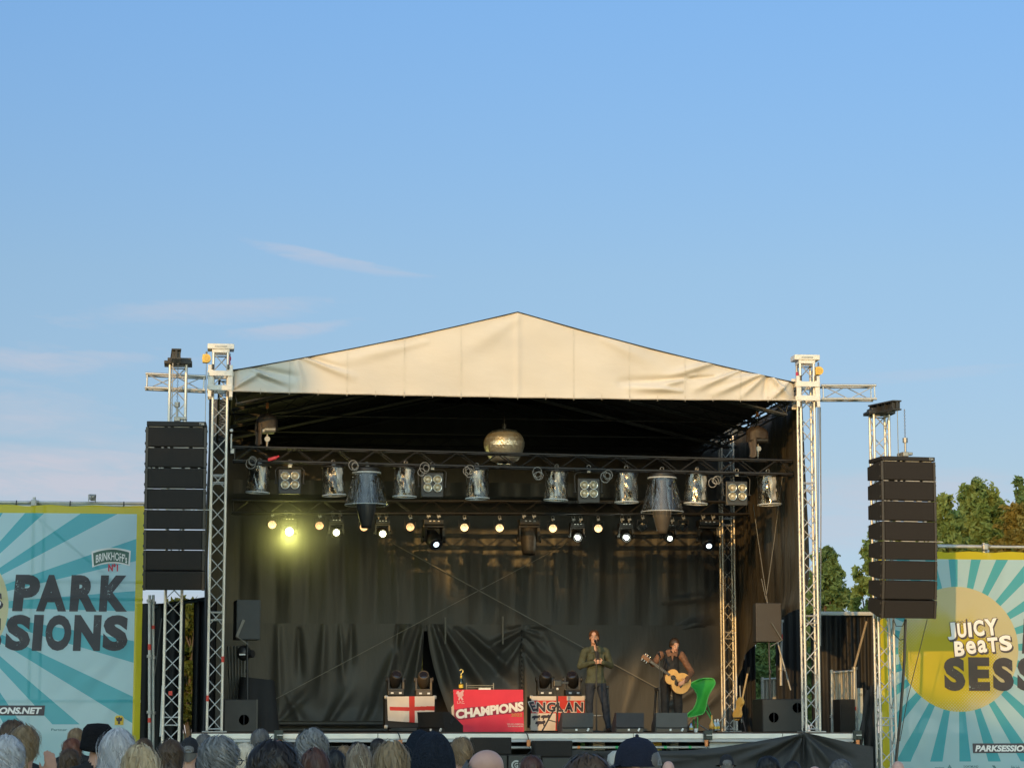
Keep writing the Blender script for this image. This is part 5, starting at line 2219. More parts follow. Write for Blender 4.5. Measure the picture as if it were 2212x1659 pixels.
# bits on the front truss: cable loops and a red box
for i, (px, py, lab) in enumerate(((540, 999, 'white cable loop tied to the left end of the front truss'), (768, 1008, 'cable loop tied above the left cone cover'), (914, 1015, 'cable loop on the front truss left of the second blinder'), (1012, 1018, 'small cable loop on the front truss above the middle left dome'), (1165, 1024, 'cable loop left of the dome right of centre'), (1312, 1028, 'cable loop right of the third blinder'), (1545, 1040, 'cable loop beside the inner tower on the front truss'))):
    p = P(px, py, 1.02)
    m = MB()
    rd = random.Random(i)
    for k in range(3):
        c = Vector((rd.uniform(-.06, .06), 0, rd.uniform(-.04, .04)))
        r = rd.uniform(.05, .09)
        pts = [c + Vector((r * math.cos(a / 10 * 6.283), rd.uniform(-.03, .03), r * 1.1 * math.sin(a / 10 * 6.283))) for a in range(11)]
        m.tube(pts, .006, n=5)
    tag(m.build('cable_loop', mat('pale cable', (.33, .32, .30), .5), loc=p), lab, 'cable', 'cable loops tied to the front truss')
p = P(588, 991, 1.02)
m = MB()
m.box((0, 0, 0), (.16, .08, .06), rot=Euler((0, -.3, 0)), bev=.02)
m.cyl((.06, 0, .02), (.12, 0, .05), .02, n=8)
tag(m.build('red_connector', mat('red plug', (.55, .03, .05), .4), loc=p), 'red connector box sitting inside the left end of the front truss', 'plug')
p = P(500, 930, .1)
t = thing('small_flood', p, 'tiny white fixture clamped right of the left tower', 'lamp')
m = MB()
m.ball((0, 0, 0), .03, 10)
m.build('bulb', WHT, t)
m = MB()
m.box((.0, .0, -.20), (.025, .04, .28))
m.box((.02, .0, -.36), (.06, .04, .08))
m.build('stem', STEEL, t)

# ------------------------------------------------------------------ things on the deck
GF = 'moving head lamps standing on the flag cases'


def floor_mover(px, ybase, Y, lab, pan, shell):
    p = P(px, ybase, Y)
    t = moving_lamp(px, ybase, 0, Y, lab, LENS, GF, s=.83, tilt=.62, flip=1, pan=pan, shell=shell, hook=False)
    m = MB()
    m.ball((.02, -.215, .40), (.035, .02, .03), 10)
    for o in t.children:
        if o.name.startswith('base'):
            k = MB()
            for sx in (-.07, .08):
                k.box((sx, -.150, .048), (.05, .012, .03))
            k.build('display', WHT, o)


YC = 3.3
floor_mover(854, 1502, YC, 'black lamp head standing on the left end of the cross flag case', .1, HEADM)
floor_mover(915, 1503, YC, 'brown lamp head standing on the right end of the cross flag case', -.1, HEADB)
floor_mover(1177, 1502, YC, 'black lamp head above the left half of the lettered flag', .1, HEADM)
floor_mover(1237, 1502, YC, 'black lamp head above the right half of the lettered flag', -.25, HEADM)


def case(px0, px1, y0, Y, dep, lab, group=None):
    p, q = P(px0, y0, Y), P(px1, 1580, Y)
    w, h = q.x - p.x, p.z - DZ
    t = thing('flight_case', ((p.x + q.x) / 2, Y + dep / 2, DZ), lab, 'flight case', group)
    m = MB()
    m.box((0, 0, h / 2 + .04), (w, dep, h - .08), bev=.015)
    m.build('body', CASE, t)
    m = MB()
    for sx in (-1, 1):
        for z in (.10, h - .02):
            m = MB()
            m.box((sx * (w / 2 - .02), -dep / 2 + .02, z), (.07, .07, .07), bev=.02)
            m.build('corner', STEEL, t)
    m = MB()
    for sx in (-1, 1):
        for sy in (-1, 1):
            m.cyl((sx * (w / 2 - .1) - .02, sy * (dep / 2 - .1), .04), (sx * (w / 2 - .1) + .02, sy * (dep / 2 - .1), .04), .04, n=12)
    m.build('caster', BLKP, t)
    return t


case(832, 941, 1503, YC - .22, .5, 'black flight case under the red cross flag', 'flight cases carrying lamps')
case(1146, 1264, 1503, YC - .22, .5, 'black flight case under the lettered red and white flag', 'flight cases carrying lamps')

FW = mat('white flag cloth', (.74, .66, .58), .75, var=.06, vscale=5, transl=.15)
FR = mat('red flag cloth', (.62, .045, .035), .75, var=.06, vscale=5, transl=.15)
FRD = mat('red scarf cloth', (.62, .025, .055), .7, var=.08, vscale=4)
FDK = mat('dark red band', (.22, .012, .045), .7, var=.1)
LWH = mat('off white lettering', (.70, .66, .62), .7, var=.06)
LBK = mat('navy lettering', (.035, .03, .05), .7)
LGD = mat('old gold lettering', (.42, .20, .06), .7)


def cloth(name, corners, Y, lab, paint, nu=48, nv=36, wav=.012, mats=(FW, FR), cat='flag', sag=0.0):
    """corners in photo pixels tl,tr,br,bl; paint(u,v)->material index; returns map(u,v,off)"""
    tl_, tr_, br_, bl_ = [P(a, b, Y) for a, b in corners]
    o = (tl_ + tr_ + br_ + bl_) / 4

    def fn(u, v, off=0.0):
        a = tl_.lerp(tr_, u)
        b = bl_.lerp(br_, u)
        p = a.lerp(b, v) - o
        y = -off + wav * (math.sin(u * 7 + v * 3) + .7 * math.sin(v * 9 - u * 4) + .5 * math.sin(u * 23 + 4 * v) * v) * (.3 + v)
        z = -sag * math.sin(math.pi * u) * (1 - v) * .3
        return Vector((p.x, p.y + y, p.z + z))
    m = MB()
    m.grid(fn, nu, nv)
    for k in range(len(m.m)):
        i, j = k % nu, k // nu
        m.m[k] = paint((i + .5) / nu, (j + .5) / nv)
    t = m.build(name, list(mats), loc=o)
    tag(t, lab, cat)
    return t, fn


YF = YC - .27


def cross(u, v):
    c = .42 + .02 * math.sin(v * 3)
    h = .47 + .02 * math.sin(u * 5) - .03 * (u - .5)
    return 1 if abs(u - .52) < .055 or abs(v - h) < .075 and u > .05 else 0


cloth('cross_flag', ((836, 1504), (939, 1503), (938, 1563), (838, 1556)), YF, 'white flag with a red cross draped over a case, left of the red banner', cross, 100, 72, mats=(FW, FR))

# lettered flag: white field, red cross and red lettered band
def engl(u, v):
    if .13 < v < .50:
        return 1
    return 1 if abs(u - .56) < .10 else 0


fl2, fn2 = cloth('lettered_flag', ((1148, 1503), (1263, 1503), (1262, 1577), (1146, 1577)), YF, 'red and white flag lettered ENGLAND draped over the right hand case', engl, 110, 80, mats=(FW, FR))


def on_cloth(fn, off):
    return lambda x, z: fn(x, 1 - z, off)


for nm, mt, gr, off in (('letter_outline', LWH, .022, .008), ('letter_fill', LBK, 0, .014)):
    m = MB()
    for ch, a, b in (('E', -.01, .085), ('N', .10, .265), ('G', .29, .455), ('L', .475, .60), ('A', .62, .79), ('N', .81, .975)):
        r0 = .0
        z0, z1 = (.545, .82) if ch != 'E' else (.56, .84)
        fit_text(m, ch, a - gr * .6, z0 - gr, b + gr * .6, z1 + gr, on_cloth(fn2, off), bold=.045 + gr * 1.5, rot=0 if ch != 'E' else .3)
    m.build(nm, mt, fl2)
m = MB()
rd = random.Random(8)
# three small striding beasts printed in a row
for bx, bz, sc in ((.10, .36, .85), (.27, .37, .9), (.18, .19, 1.0)):
    pts = [(-.10, .0), (-.085, .035), (-.03, .045), (.03, .04), (.06, .055), (.085, .05), (.09, .02), (.07, .01), (.075, -.03), (.055, -.03), (.05, .0), (-.02, -.005), (-.04, -.035), (-.06, -.035), (-.055, -.005)]
    m.add([on_cloth(fn2, .008)(bx + x * sc, bz + z * sc * 2.0) for x, z in pts], [tuple(range(len(pts)))])
m.build('beast_print', LBK, fl2)

# red champions banner on a table
p, q = P(977, 1490, 2.2), P(1131, 1580, 2.2)
t = thing('folding_table', ((p.x + q.x) / 2, 2.5, DZ), 'table hidden behind the red lettered banner', 'table')
w, h = q.x - p.x - .04, p.z - DZ - .01
m = MB()
m.box((0, 0, h - .02), (w, .60, .03), bev=.006)
m.build('table_top', mat('table board', (.12, .09, .07), .5), t)
for sx in (-1, 1):
    for sy in (-1, 1):
        m = MB()
        m.cyl((sx * (w / 2 - .08), sy * .24, 0), (sx * (w / 2 - .08), sy * .24, h - .03), .018, n=8)
        m.build('leg', STEEL, t)


def champ(u, v):
    # dark slanted ribbon behind the lettering
    c = .60 - .20 * u
    return 1 if abs(v - c) < .125 + .01 * math.sin(u * 9) else 0


rb, rfn = cloth('red_banner', ((979, 1489), (1130, 1489), (1132, 1580), (983, 1580)), 2.17, 'red banner lettered CHAMPIONS hanging from the table at stage centre', champ, 120, 90, wav=.010, mats=(FRD, FDK), cat='banner')
m = MB()
fit_text(m, 'CHAMPIONS', .02, .395, 1.0, .62, lambda x, z: rfn(x, 1 - (z + .20 * (x - .5)), .012), bold=.055)
m.build('title_lettering', LWH, rb)
m = MB()
fit_text(m, '2022', .82, .36, .98, .44, on_cloth(rfn, .010), bold=.03)
m.build('year_lettering', LGD, rb)
m = MB()
fit_text(m, 'WE ARE LIVERPOOL', .755, .165, .995, .20, on_cloth(rfn, .010), bold=.03)
fit_text(m, 'THIS MEANS MORE', .765, .115, .99, .15, on_cloth(rfn, .010), bold=.03)
fit_text(m, 'L.F.C.', .05, .665, .155, .725, on_cloth(rfn, .010), bold=.02)
m.build('small_lettering', mat('faded pink lettering', (.66, .38, .38), .7), rb)
m = MB()
bird = [(.035, .90), (.05, .96), (.075, .975), (.085, .93), (.105, .945), (.13, .985), (.155, .98), (.14, .92), (.145, .86), (.12, .83), (.14, .76), (.115, .745), (.105, .79), (.095, .80), (.085, .745), (.065, .755), (.075, .82), (.055, .85), (.06, .89)]
m.add([on_cloth(rfn, .010)(x, z) for x, z in bird], [tuple(range(len(bird)))])
m.build('bird_emblem', mat('faded bird print', (.66, .36, .37), .7), rb)
wf, _ = cloth('white_flag_edge', ((975, 1527), (982, 1518), (983, 1580), (979, 1580)), 2.25, 'white cloth edge peeping out left of the red banner', lambda u, v: 0, 6, 20, mats=(FW, FR), cat='cloth')


def bottle(px, ybase, Y, h, r, lab, glass, cap, name='bottle', neck=.38):
    p = P(px, ybase, Y)
    t = thing(name, p, lab, 'bottle')
    m = MB()
    m.lathe([(.001, 0), (r, .004), (r, h * .52), (r * .85, h * .62), (r * neck, h * .76), (r * neck, h * .9), (.001, h * .9)], n=16)
    m.build('glass_body', glass, t)
    m = MB()
    m.lathe([(r * neck * 1.15, h * .80), (r * neck * 1.2, h * .97), (.001, h)], n=14)
    m.build('cap', cap, t)
    m = MB()
    m.lathe([(r * 1.02, h * .12), (r * 1.02, h * .36)], n=16)
    m.build('bottle_label', INKY, t)
    return t


DGL = mat('dark green glass', (.012, .022, .012), .1, spec=.8)
bt = bottle(996, 1489, 2.5, .26, .042, 'dark bottle with a gold hook ornament on the table behind the red banner', DGL, INKY)
m = MB()
pts = [Vector((.0, 0, .26)), Vector((.0, 0, .29)), Vector((.03, 0, .31)), Vector((.035, 0, .35)), Vector((.0, 0, .37)), Vector((-.025, 0, .345))]
m.tube(pts, .010, n=8)
m.build('gold_hook', mat('gold ornament', (.7, .55, .2), .3, .7), bt)
p = P(1037, 1489, 2.5)
t = thing('clear_rack', p, 'low clear plastic rack standing on the table behind the red banner', 'rack')
m = MB()
for x in (-.26, .24):
    m.box((x, 0, .06), (.012, .15, .12))
m.box((0, 0, .075), (.5, .14, .008))
m.box((0, .0, .04), (.48, .14, .006))
m.build('frame', mat('smoky acrylic', (.16, .15, .13), .15, spec=.7), t)
m = MB()
m.box((.08, 0, .015), (.22, .12, .03))
m.build('white_tray', WHT, t)

# wedges


def wedge(px, y0, y1, Y, w, lab, mt, yaw=0.0, side=False, h=None):
    p, q = P(px, y0, Y), P(px, y1, Y)
    H = p.z - DZ
    t = thing('monitor_wedge', (p.x, Y, DZ), lab, 'monitor speaker', 'floor monitor speakers on the stage', rot=yaw)
    m = MB()
    # side outline: back towards audience (y=0), sloping front towards performer
    prof = [(0, .07), (-.03, .09), (-.06, H), (.10, H), (.44, .12), (.44, .0), (0, .0)]
    n = len(prof)
    a = [Vector((-w / 2, y, z)) for y, z in prof]
    b = [Vector((w / 2, y, z)) for y, z in prof]
    m.add(a + b, [tuple(range(n)), tuple(range(2 * n - 1, n - 1, -1))] + [(i, i + n, (i + 1) % n + n, (i + 1) % n) for i in range(n)])
    c = m.build('cabinet', mt, t)
    m = MB()
    m.box((0, -.006, .035), (w - .02, .02, .065), bev=.006)
    m.build('rear_recess', BLKP, c)
    m = MB()
    m.box((-.02, -.02, .045), (.035, .014, .035))
    m.box((w / 2 - .09, -.025, .045), (.03, .03, .06), rot=Euler((0, .5, 0)), bev=.006)
    m.build('connector', WHT, t)
    m = MB()
    m.add([Vector((-w / 2 + .03, .115, H - .015)), Vector((w / 2 - .03, .115, H - .015)), Vector((w / 2 - .03, .43, .14)), Vector((-w / 2 + .03, .43, .14))], [(0, 1, 2, 3)])
    m.build('grille', GRIL, t)
    if side:
        for sx in (-1, 1):
            m = MB()
            m.box((sx * (w / 2 + .003), .16, .20), (.008, .10, .045), rot=Euler((.9, 0, 0)))
            m.build('handle', BLKP, t)
    return t


wedge(1247, 1539, 1575, .9, 67 * .0083, 'grey floor wedge left of the singer, in front of the lettered flag', WEDG)
wedge(1360, 1539, 1575, .9, 60 * .0083, 'dark blue grey floor wedge between singer and guitarist', mat('blue grey wedge', (.030, .034, .045), .5, var=.1))
wedge(1450, 1539, 1575, .9, 68 * .0083, 'light grey floor wedge in front of the guitarist', mat('light grey wedge', (.085, .087, .088), .5, var=.1))
wedge(934, 1537, 1576, 1.2, .66, 'black wedge monitor turned sideways left of the red banner', CAB, yaw=R(-52), side=True)

# speakers on subs at both stage sides


def sub_box(px0, px1, y0, Y, dep, lab, hole, yaw=0, grp='sub speakers on the deck'):
    p, q = P(px0, y0, Y), P(px1, 1578, Y)
    w, h = q.x - p.x, p.z - DZ
    t = thing('sub_speaker', ((p.x + q.x) / 2, Y + dep / 2, DZ), lab, 'speaker', grp, rot=yaw)
    m = MB()
    m.box((0, 0, h / 2), (w, dep, h), bev=.012)
    m.build('cabinet', CAB, t)
    m = MB()
    m.box((0, -dep / 2 - .006, h / 2), (w - .03, .014, h - .03), bev=.004)
    m.build('front_board', mat('sub front', (.030, .029, .026), .6, var=.2, vscale=4), t)
    for hx, hy in hole:
        c = P(hx, hy, Y)
        m = MB()
        for sx in (-1, 1):
            m.lathe([(.088, -.002), (.088, .006), (.001, .006)], (c.x - t.location.x + sx * .0, -dep / 2 - .020, c.z - DZ), (0, 1, 0), n=16)
        m.box((c.x - t.location.x, -dep / 2 - .03, c.z - DZ), (.016, .02, .18))
        m.build('grip_hole', DRAPED, t)
    m = MB()
    m.box((w / 2 - .012, -dep / 2 - .010, h / 2), (.022, .03, h))
    m.build('edge_rail', mat('sub edge', (.055, .055, .05), .4, .3), t)
    return t


sub_box(484, 556, 1510, .5, .8, 'black sub speaker behind the left tower foot', ((527, 1554),))
sub_box(1646, 1736, 1509, .6, .8, 'black sub speaker behind the right tower foot', ((1671, 1549), (1722, 1528)))
t = thing('covered_stack', P(555, 1580, 1.9), 'stack hidden under a black cloth behind the left sub speaker', 'covered equipment')
m = MB()
s = MPP(555, 1.9)


def cov(u, v):
    a = u * 2 * math.pi
    k = max(abs(math.cos(a)), abs(math.sin(a)))
    W, Dp = 45 * s * (.80 + .24 * v), .5 * (.85 + .2 * v)
    H = 113 * s
    sq = min(1.25, 1 / k)
    return (W * math.cos(a) * sq + .02 * math.sin(a * 9) * v, .4 + Dp * math.sin(a) * sq + .02 * math.sin(a * 11) * v, H * (1 - v) * (1 - .04 * math.cos(a)))


m.grid(cov, 48, 8)
m.add([cov(i / 48, 0) for i in range(48)], [tuple(range(48))])
m.build('cover_cloth', DRAPED, t)


def raised_speaker(px0, px1, y0, y1, Y, polepx, polebase, lab, ln, yaw):
    p, q = P(px0, y0, Y), P(px1, y1, Y)
    w, h = q.x - p.x, p.z - q.z
    c = Vector(((p.x + q.x) / 2, Y, q.z))
    t = thing('raised_speaker', c, lab, 'speaker', 'raised side speakers facing across the stage')
    m = MB()
    m.box((0, .25, h / 2), (w, .45, h), rot=Matrix.Rotation(yaw, 3, 'Z'), bev=.015)
    m.build('cabinet', mat('speaker case ' + str(px0), (.045, .05, .052) if px0 < 1000 else (.034, .030, .027), .6, var=.12, bump=.1, bscale=120), t)
    m = MB()
    pts = [P(a, b, Y - .04) - c for a, b in ln]
    for a, b in zip(pts[:-1], pts[1:]):
        x, y, z, L = frame(a, b)
        M = Matrix((x, y, z)).transposed()
        m.box((a + b) / 2, (.05, .014, L + .03), rot=M)
    m.build('yoke_bracket', mat('bracket steel', (.14, .14, .13), .45, .4), t)
    st = P(polepx, y1 + 12, Y) - c
    pb = P(polepx, polebase, Y) - c
    m = MB()
    m.cyl(pb, st + Vector((0, .1, .1)), .018, n=10)
    m.cyl(pb.lerp(st, .5), pb.lerp(st, .56), .03, n=10)
    m.build('stand_pole', BLKM, t)
    return t


raised_speaker(508, 559, 1295, 1381, 1.4, 534, 1512, 'dark speaker raised on a pole at the left stage side', [(526, 1340), (512, 1374), (535, 1391)], .12)
raised_speaker(1636, 1692, 1302, 1386, 1.2, 1664, 1510, 'brownish speaker raised on a pole at the right stage side', [(1667, 1346), (1689, 1382), (1665, 1395)], -.1)
# dim lamp near the left pole
p = P(527, 1410, 1.6)
t = thing('side_lamp', p, 'dark round side lamp with white stripe below the left raised speaker', 'stage light')
m = MB()
m.ball((0, 0, 0), (.13, .12, .14), 16)
m.cyl((.06, -.06, -.02), (.16, -.12, -.02), .07, n=14)
m.build('lamp_body', BLKM, t)
m = MB()
m.box((-.03, -.135, -.03), (.11, .012, .025))
m.build('white_stripe', WHT, t)
# transparent-ish pleated side cloth at the left
p, q = P(488, 1395, 2.6), P(530, 1545, 2.6)
m = MB()
m.grid(lambda u, v: (p.x + (q.x - p.x) * (u * (1 - .25 * v) + .22 * v), 2.6 + .035 * math.sin(u * 40), p.z + (q.z - p.z) * v), 60, 6)
tag(m.build('pleated_cloth', mat('grey pleated cloth', (.17, .17, .155), .7, var=.25, vscale=4)), 'grey pleated cloth hanging behind the left pole', 'cloth')


# ------------------------------------------------------------------ stands, stools, chair, small things
def mic_stand(px, ytop, ybase, Y, lab, boom=False, base='round'):
    b = P(px, ybase, Y)
    b.z = DZ
    H = P(px, ytop, Y).z - DZ
    t = thing('microphone_stand', b, lab, 'microphone stand', 'microphone stands at the stage front')
    m = MB()
    m.cyl((0, 0, .02), (0, 0, H * .55), .013, n=8)
    m.cyl((0, 0, H * .52), (0, 0, H - .05), .009, n=8)
    m.cyl((0, 0, H * .50), (0, 0, H * .56), .019, n=10)
    m.build('stand_tube', BLKM, t)
    m = MB()
    m.lathe([(.14, 0), (.14, .015), (.03, .035), (.001, .036)], n=24)
    m.build('base_plate', BLKM, t)
    m = MB()
    d = Vector((0, .72, .32)).normalized()
    o = Vector((0, -.02, H - .05))
    m.cyl(o - d * .08, o + d * .10, .013, .019, n=10)
    g_ = m.build('microphone', BLKP, t)
    m = MB()
    m.ball(o + d * .125, .028, 12)
    m.build('mesh_ball', mat('mic mesh', (.05, .05, .055), .4, .5), g_)
    return t


YP = 2.0
mic_stand(1288.5, 1384, 1578, YP - .30, 'microphone stand in front of the singer')
mic_stand(1455 - 29, 1410, 1578, YP - .55, 'microphone stand in front of the guitarist', )


def stool(px, Y, seat_y, w, lab, foot=False):
    b = P(px, 1578, Y)
    b.z = DZ
    H = P(px, seat_y, Y).z - DZ
    t = thing('bar_stool', b, lab, 'bar stool', 'black bar stools behind the musicians')
    m = MB()
    m.box((0, 0, H - .02), (w, w, .06), bev=.02)
    m.build('seat', BLKP, t)
    for sx in (-1, 1):
        for sy in (-1, 1):
            m = MB()
            m.cyl((sx * (w / 2 - .03), sy * (w / 2 - .03), H - .04), (sx * (w / 2 + .015), sy * (w / 2 + .015), 0), .022, n=8)
            m.build('leg', BLKM, t)
    m = MB()
    z = .30
    for sx in (-1, 1):
        m.cyl((sx * (w / 2 - .0), -w / 2, z), (sx * (w / 2), w / 2, z), .014, n=8)
        m.cyl((-w / 2, sx * w / 2, z), (w / 2, sx * w / 2, z), .014, n=8)
    m.build('foot_rail', BLKM if not foot else STEEL, t)
    return t


stool(1292, YP + .45, 1482, .36, 'black bar stool behind the singer legs', True)
stool(1441, YP + .45, 1486, .40, 'black bar stool behind the guitarist')

# lamp stand in front of the lettered flag
b = P(1204, 1578, 2.3)
b.z = DZ
t = thing('tripod_stand', b, 'black tripod stand with a small box on top before the lettered flag', 'tripod stand')
H = P(1204, 1478, 2.3).z - DZ
m = MB()
m.cyl((0, 0, .05), (0, 0, H), .016, n=10)
m.build('centre_pole', BLKM, t)
for a in (-2.6, -.55, 1.4):
    m = MB()
    d = Vector((math.cos(a), math.sin(a), 0))
    m.cyl((0, 0, .52), d * .36 + Vector((0, 0, .02)), .014, n=8)
    m.cyl((0, 0, .18), d * .20 + Vector((0, 0, .22)), .009, n=6)
    m.build('leg', BLKM, t)
m = MB()
m.box((0, 0, H + .02), (.15, .12, .12), bev=.015)
m.box((.13, .02, H + .03), (.16, .05, .05), bev=.01)
m.build('box_head', BLKP, t)
m = MB()
m.ball((0, -.02, H - .08), .025, 10)
m.build('white_knob', WHT, t)

# green butterfly chair
GRC = mat('green chair cloth', (.05, .46, .075), .5, var=.10, vscale=4, transl=.25)
GRR = mat('green chair rod', (.04, .33, .08), .4)
rows = [  # photo rows: left x, right x, depth of that row behind the front
    (1464.5, 1522, 1536, .58), (1466, 1512, 1541, .58), (1469, 1505, 1543.5, .57), (1473, 1496, 1544.5, .56), (1477, 1491.5, 1544.5, .55), (1480, 1491.5, 1543, .53), (1484, 1495, 1541, .51), (1489, 1500, 1537.5, .48),
    (1498, 1505.5, 1532, .42), (1509, 1506.3, 1528, .34), (1521, 1503, 1525.6, .25), (1532, 1497, 1523.5, .15), (1538, 1489, 1521, .09), (1542, 1485, 1516.5, .05), (1546, 1484, 1500, .02), (1547.5, 1486, 1492, .0)]
Yc0 = 2.2
b = P(1512, 1578, Yc0)
t = thing('butterfly_chair', (b.x, Yc0, DZ), 'bright green sling butterfly chair right of the guitarist', 'chair')
o = Vector((b.x, Yc0, DZ))
m = MB()
nr = len(rows)
vs = []
NU = 12
for off in (0, .012):
    for py, a, c, dp in rows:
        for i in range(NU + 1):
            u = i / NU
            bow = .10 * math.sin(math.pi * u)
            vs.append(P(a + (c - a) * u, py, Yc0 + dp) - o + Vector((0, bow - off, 0)))
fs = []
S = nr * (NU + 1)
for j in range(nr - 1):
    for i in range(NU):
        q = (j * (NU + 1) + i, j * (NU + 1) + i + 1, (j + 1) * (NU + 1) + i + 1, (j + 1) * (NU + 1) + i)
        fs.append(q)
        fs.append(tuple(S + k for k in q[::-1]))
m.add(vs, fs, 0, True)
m.build('sling_seat', GRC, t)
m = MB()
rim = [P(a, py, Yc0 + dp) - o for py, a, c, dp in rows] + [P(c, py, Yc0 + dp) - o for py, a, c, dp in rows[::-1]]
rim.append(rim[0])
m.tube(rim, .011, n=6)
m.build('piping', mat('light green piping', (.10, .50, .12), .5), t)
for a, b_, c, d_, y0, y1 in ((1507, 1548, 1507, 1578, 0, 0), (1498, 1552, 1500, 1576, .1, .3), (1525, 1533, 1543, 1564, .25, .1), (1527, 1520, 1547, 1577, .5, .7)):
    m = MB()
    m.cyl(P(a, b_, Yc0 + y0) - o, P(c, d_, Yc0 + y1) - o, .012, n=8)
    m.build('leg', GRR, t)
m = MB()
m.cyl(P(1495, 1556, Yc0 + .2) - o, P(1532, 1578, Yc0 + .5) - o, .012, n=8)
m.build('cross_rod', STEEL, t)

CLB = mat('pale blue water bottle', (.35, .50, .62), .2, var=.2, spec=.6)
bottle(1545, 1577, 1.6, .20, .036, 'left one of two pale blue water bottles right of the green chair', CLB, WHT)
bottle(1551, 1577, 1.7, .21, .036, 'right one of two pale blue water bottles, next to the inner tower foot', CLB, WHT)
bottle(1493, 1577, 1.5, .13, .034, 'small blue bottle under the green chair seat', CLB, mat('blue cap', (.05, .2, .6), .4))
p = P(1503, 1578, 1.2)
t = thing('white_cup', (p.x, 1.2, DZ), 'white paper cup on the deck below the green chair', 'cup')
m = MB()
m.lathe([(.03, 0), (.045, .07), (.041, .07), (.028, .006), (.001, .006)], n=16)
m.build('cup_body', WHT, t)
p = P(1537, 1576, 1.3)
t = thing('amber_bottle', (P(1537, 1500, 1.0).x, 1.0, DZ), 'small amber decanter at the deck edge right of the inner tower', 'bottle')
m = MB()
m.lathe([(.001, .06), (.045, .06), (.052, .12), (.02, .19), (.014, .26), (.014, .30), (.001, .30)], n=14)
m.build('glass_body', mat('amber glass', (.6, .32, .06), .25, var=.2), t)
m = MB()
m.cyl((0, 0, .0), (0, 0, .06), .05, n=12)
m.build('foot', BLKP, t)

# guitar leaning on a stand behind
def spare_guitar(px0, py0, px1, py1, Y, lab):
    a, b = P(px0, py0, Y), P(px1, py1, Y)
    b.z = max(b.z, DZ + .05)
    t = thing('guitar_on_stand', b, lab, 'guitar')
    d = (a - b)
    L = d.length
    d.normalize()
    x = Vector((0, 1, 0)).cross(d).normalized()
    M3 = Matrix((x, d.cross(x).normalized() * -1, d)).transposed() @ Matrix.Rotation(1.22, 3, 'Z')
    M = M3.to_4x4()
    out = []
    for i in range(36):
        f = i / 36 * 2 * math.pi
        z = .22 - .22 * math.cos(f)
        r = .0
        w = (.13 * math.exp(-((z - .12) / .11) ** 2) + .105 * math.exp(-((z - .35) / .085) ** 2))
        out.append((w * (1 if math.sin(f) > 0 else -1) * min(1, abs(math.sin(f)) * 3), z))
    m = MB()
    m.prism(out, .05, M)
    m.build('body', mat('sunburst guitar body', (.55, .36, .10), .3, var=.3, vscale=5), t)
    m = MB()
    m.cyl(M @ Vector((0, -.03, .40)), M @ Vector((0, -.02, L * .88)), .019, n=8)
    m.build('neck', mat('guitar neck', (.40, .27, .12), .4), t)
    m = MB()
    m.box(M @ Vector((0, -.02, L * .94)), (.06, .02, L * .12), rot=M3)
    m.build('headstock', BLKP, t)
    m = MB()
    for sx in (-.16, .16):
        m.cyl((sx, -.1, -b.z + DZ), (sx * .3, .1, .45), .012, n=8)
    m.cyl((-.12, -.10, .05), (.12, -.10, .05), .012, n=8)
    m.build('stand', BLKM, t)


spare_guitar(1616, 1440, 1590, 1556, 2.4, 'spare guitar leaning on a stand between inner tower and torn sheet')
for a, b_, c, d_, Y, lab in ((1602, 1560, 1598, 1480, 3.0, 'dim thin stand tube behind the spare guitar'), (1568, 1545, 1540, 1590 - 20, 2.4, 'slanting metal strut at the foot of the inner tower')):
    p, q = P(a, b_, Y), P(c, d_, Y)
    m = MB()
    m.cyl(p, q, .014, n=8)
    tag(m.build('stand_tube', STEEL), lab, 'stand')

# ratchet straps and sockets at the deck front
for px, lab in ((1142, 'orange socket hanging at the deck edge right of the red banner'), (1526, 'orange socket at the deck edge below the amber decanter'), (1853, 'orange socket at the right end of the deck'), (865, 'orange socket at the deck edge below the cross flag'), (603, 'small orange plug at the deck edge behind the short dark hair')):
    p = P(px, 1605, -.68)
    t = thing('edge_socket', p, lab, 'socket', 'orange sockets along the deck edge')
    m = MB()
    m.cyl((0, 0, -.05), (0, 0, .06), .03, .036, n=12)
    m.build('plug', ORNG, t)
    m = MB()
    m.tube([(0, 0, .06), (-.02, -.01, .14), (-.05, .0, .19)], .010)
    m.tube([(0, 0, -.05), (.05, -.02, -.12), (-.02, -.02, -.18)], .008)
    m.build('cord', BLKP, t)
for px, lab in ((1529, 'dark green edge box at the seam of the deck right of centre'), (1852, 'dark box at the right end of the deck edge'), (602, 'dark green clip box on the deck edge at left')):
    p = P(px, 1587, -.66)
    m = MB()
    m.box((0, 0, 0), (.15, .06, .16), bev=.012)
    m.box((.02, -.035, -.0), (.10, .012, .012), mi=1)
    tag(m.build('edge_box', [mat('dark green box', (.02, .035, .03), .5), WHT], loc=p), lab, 'box', 'dark boxes on the deck edge')
p = P(1050, 1583, .0)

# front fill speakers and subs on the ground
YS = -2.2


def ground_box(px0, px1, y0, y1, Y, dep, lab, name='front_fill_speaker', grill=True, yaw=0.0, cat='speaker', grp='speakers in front of the stage'):
    p, q = P(px0, y0, Y), P(px1, y1, Y)
    w, h = q.x - p.x, p.z - q.z
    t = thing(name, ((p.x + q.x) / 2, Y + dep / 2, q.z), lab, cat, grp, rot=yaw)
    m = MB()
    m.box((0, 0, h / 2), (w, dep, h), bev=.015)
    m.build('cabinet', CAB, t)
    m = MB()
    m.box((0, -dep / 2 - .004, h / 2), (w - .03, .014, h - .03), bev=.004)
    m.build('grille', GRIL, t)
    return t


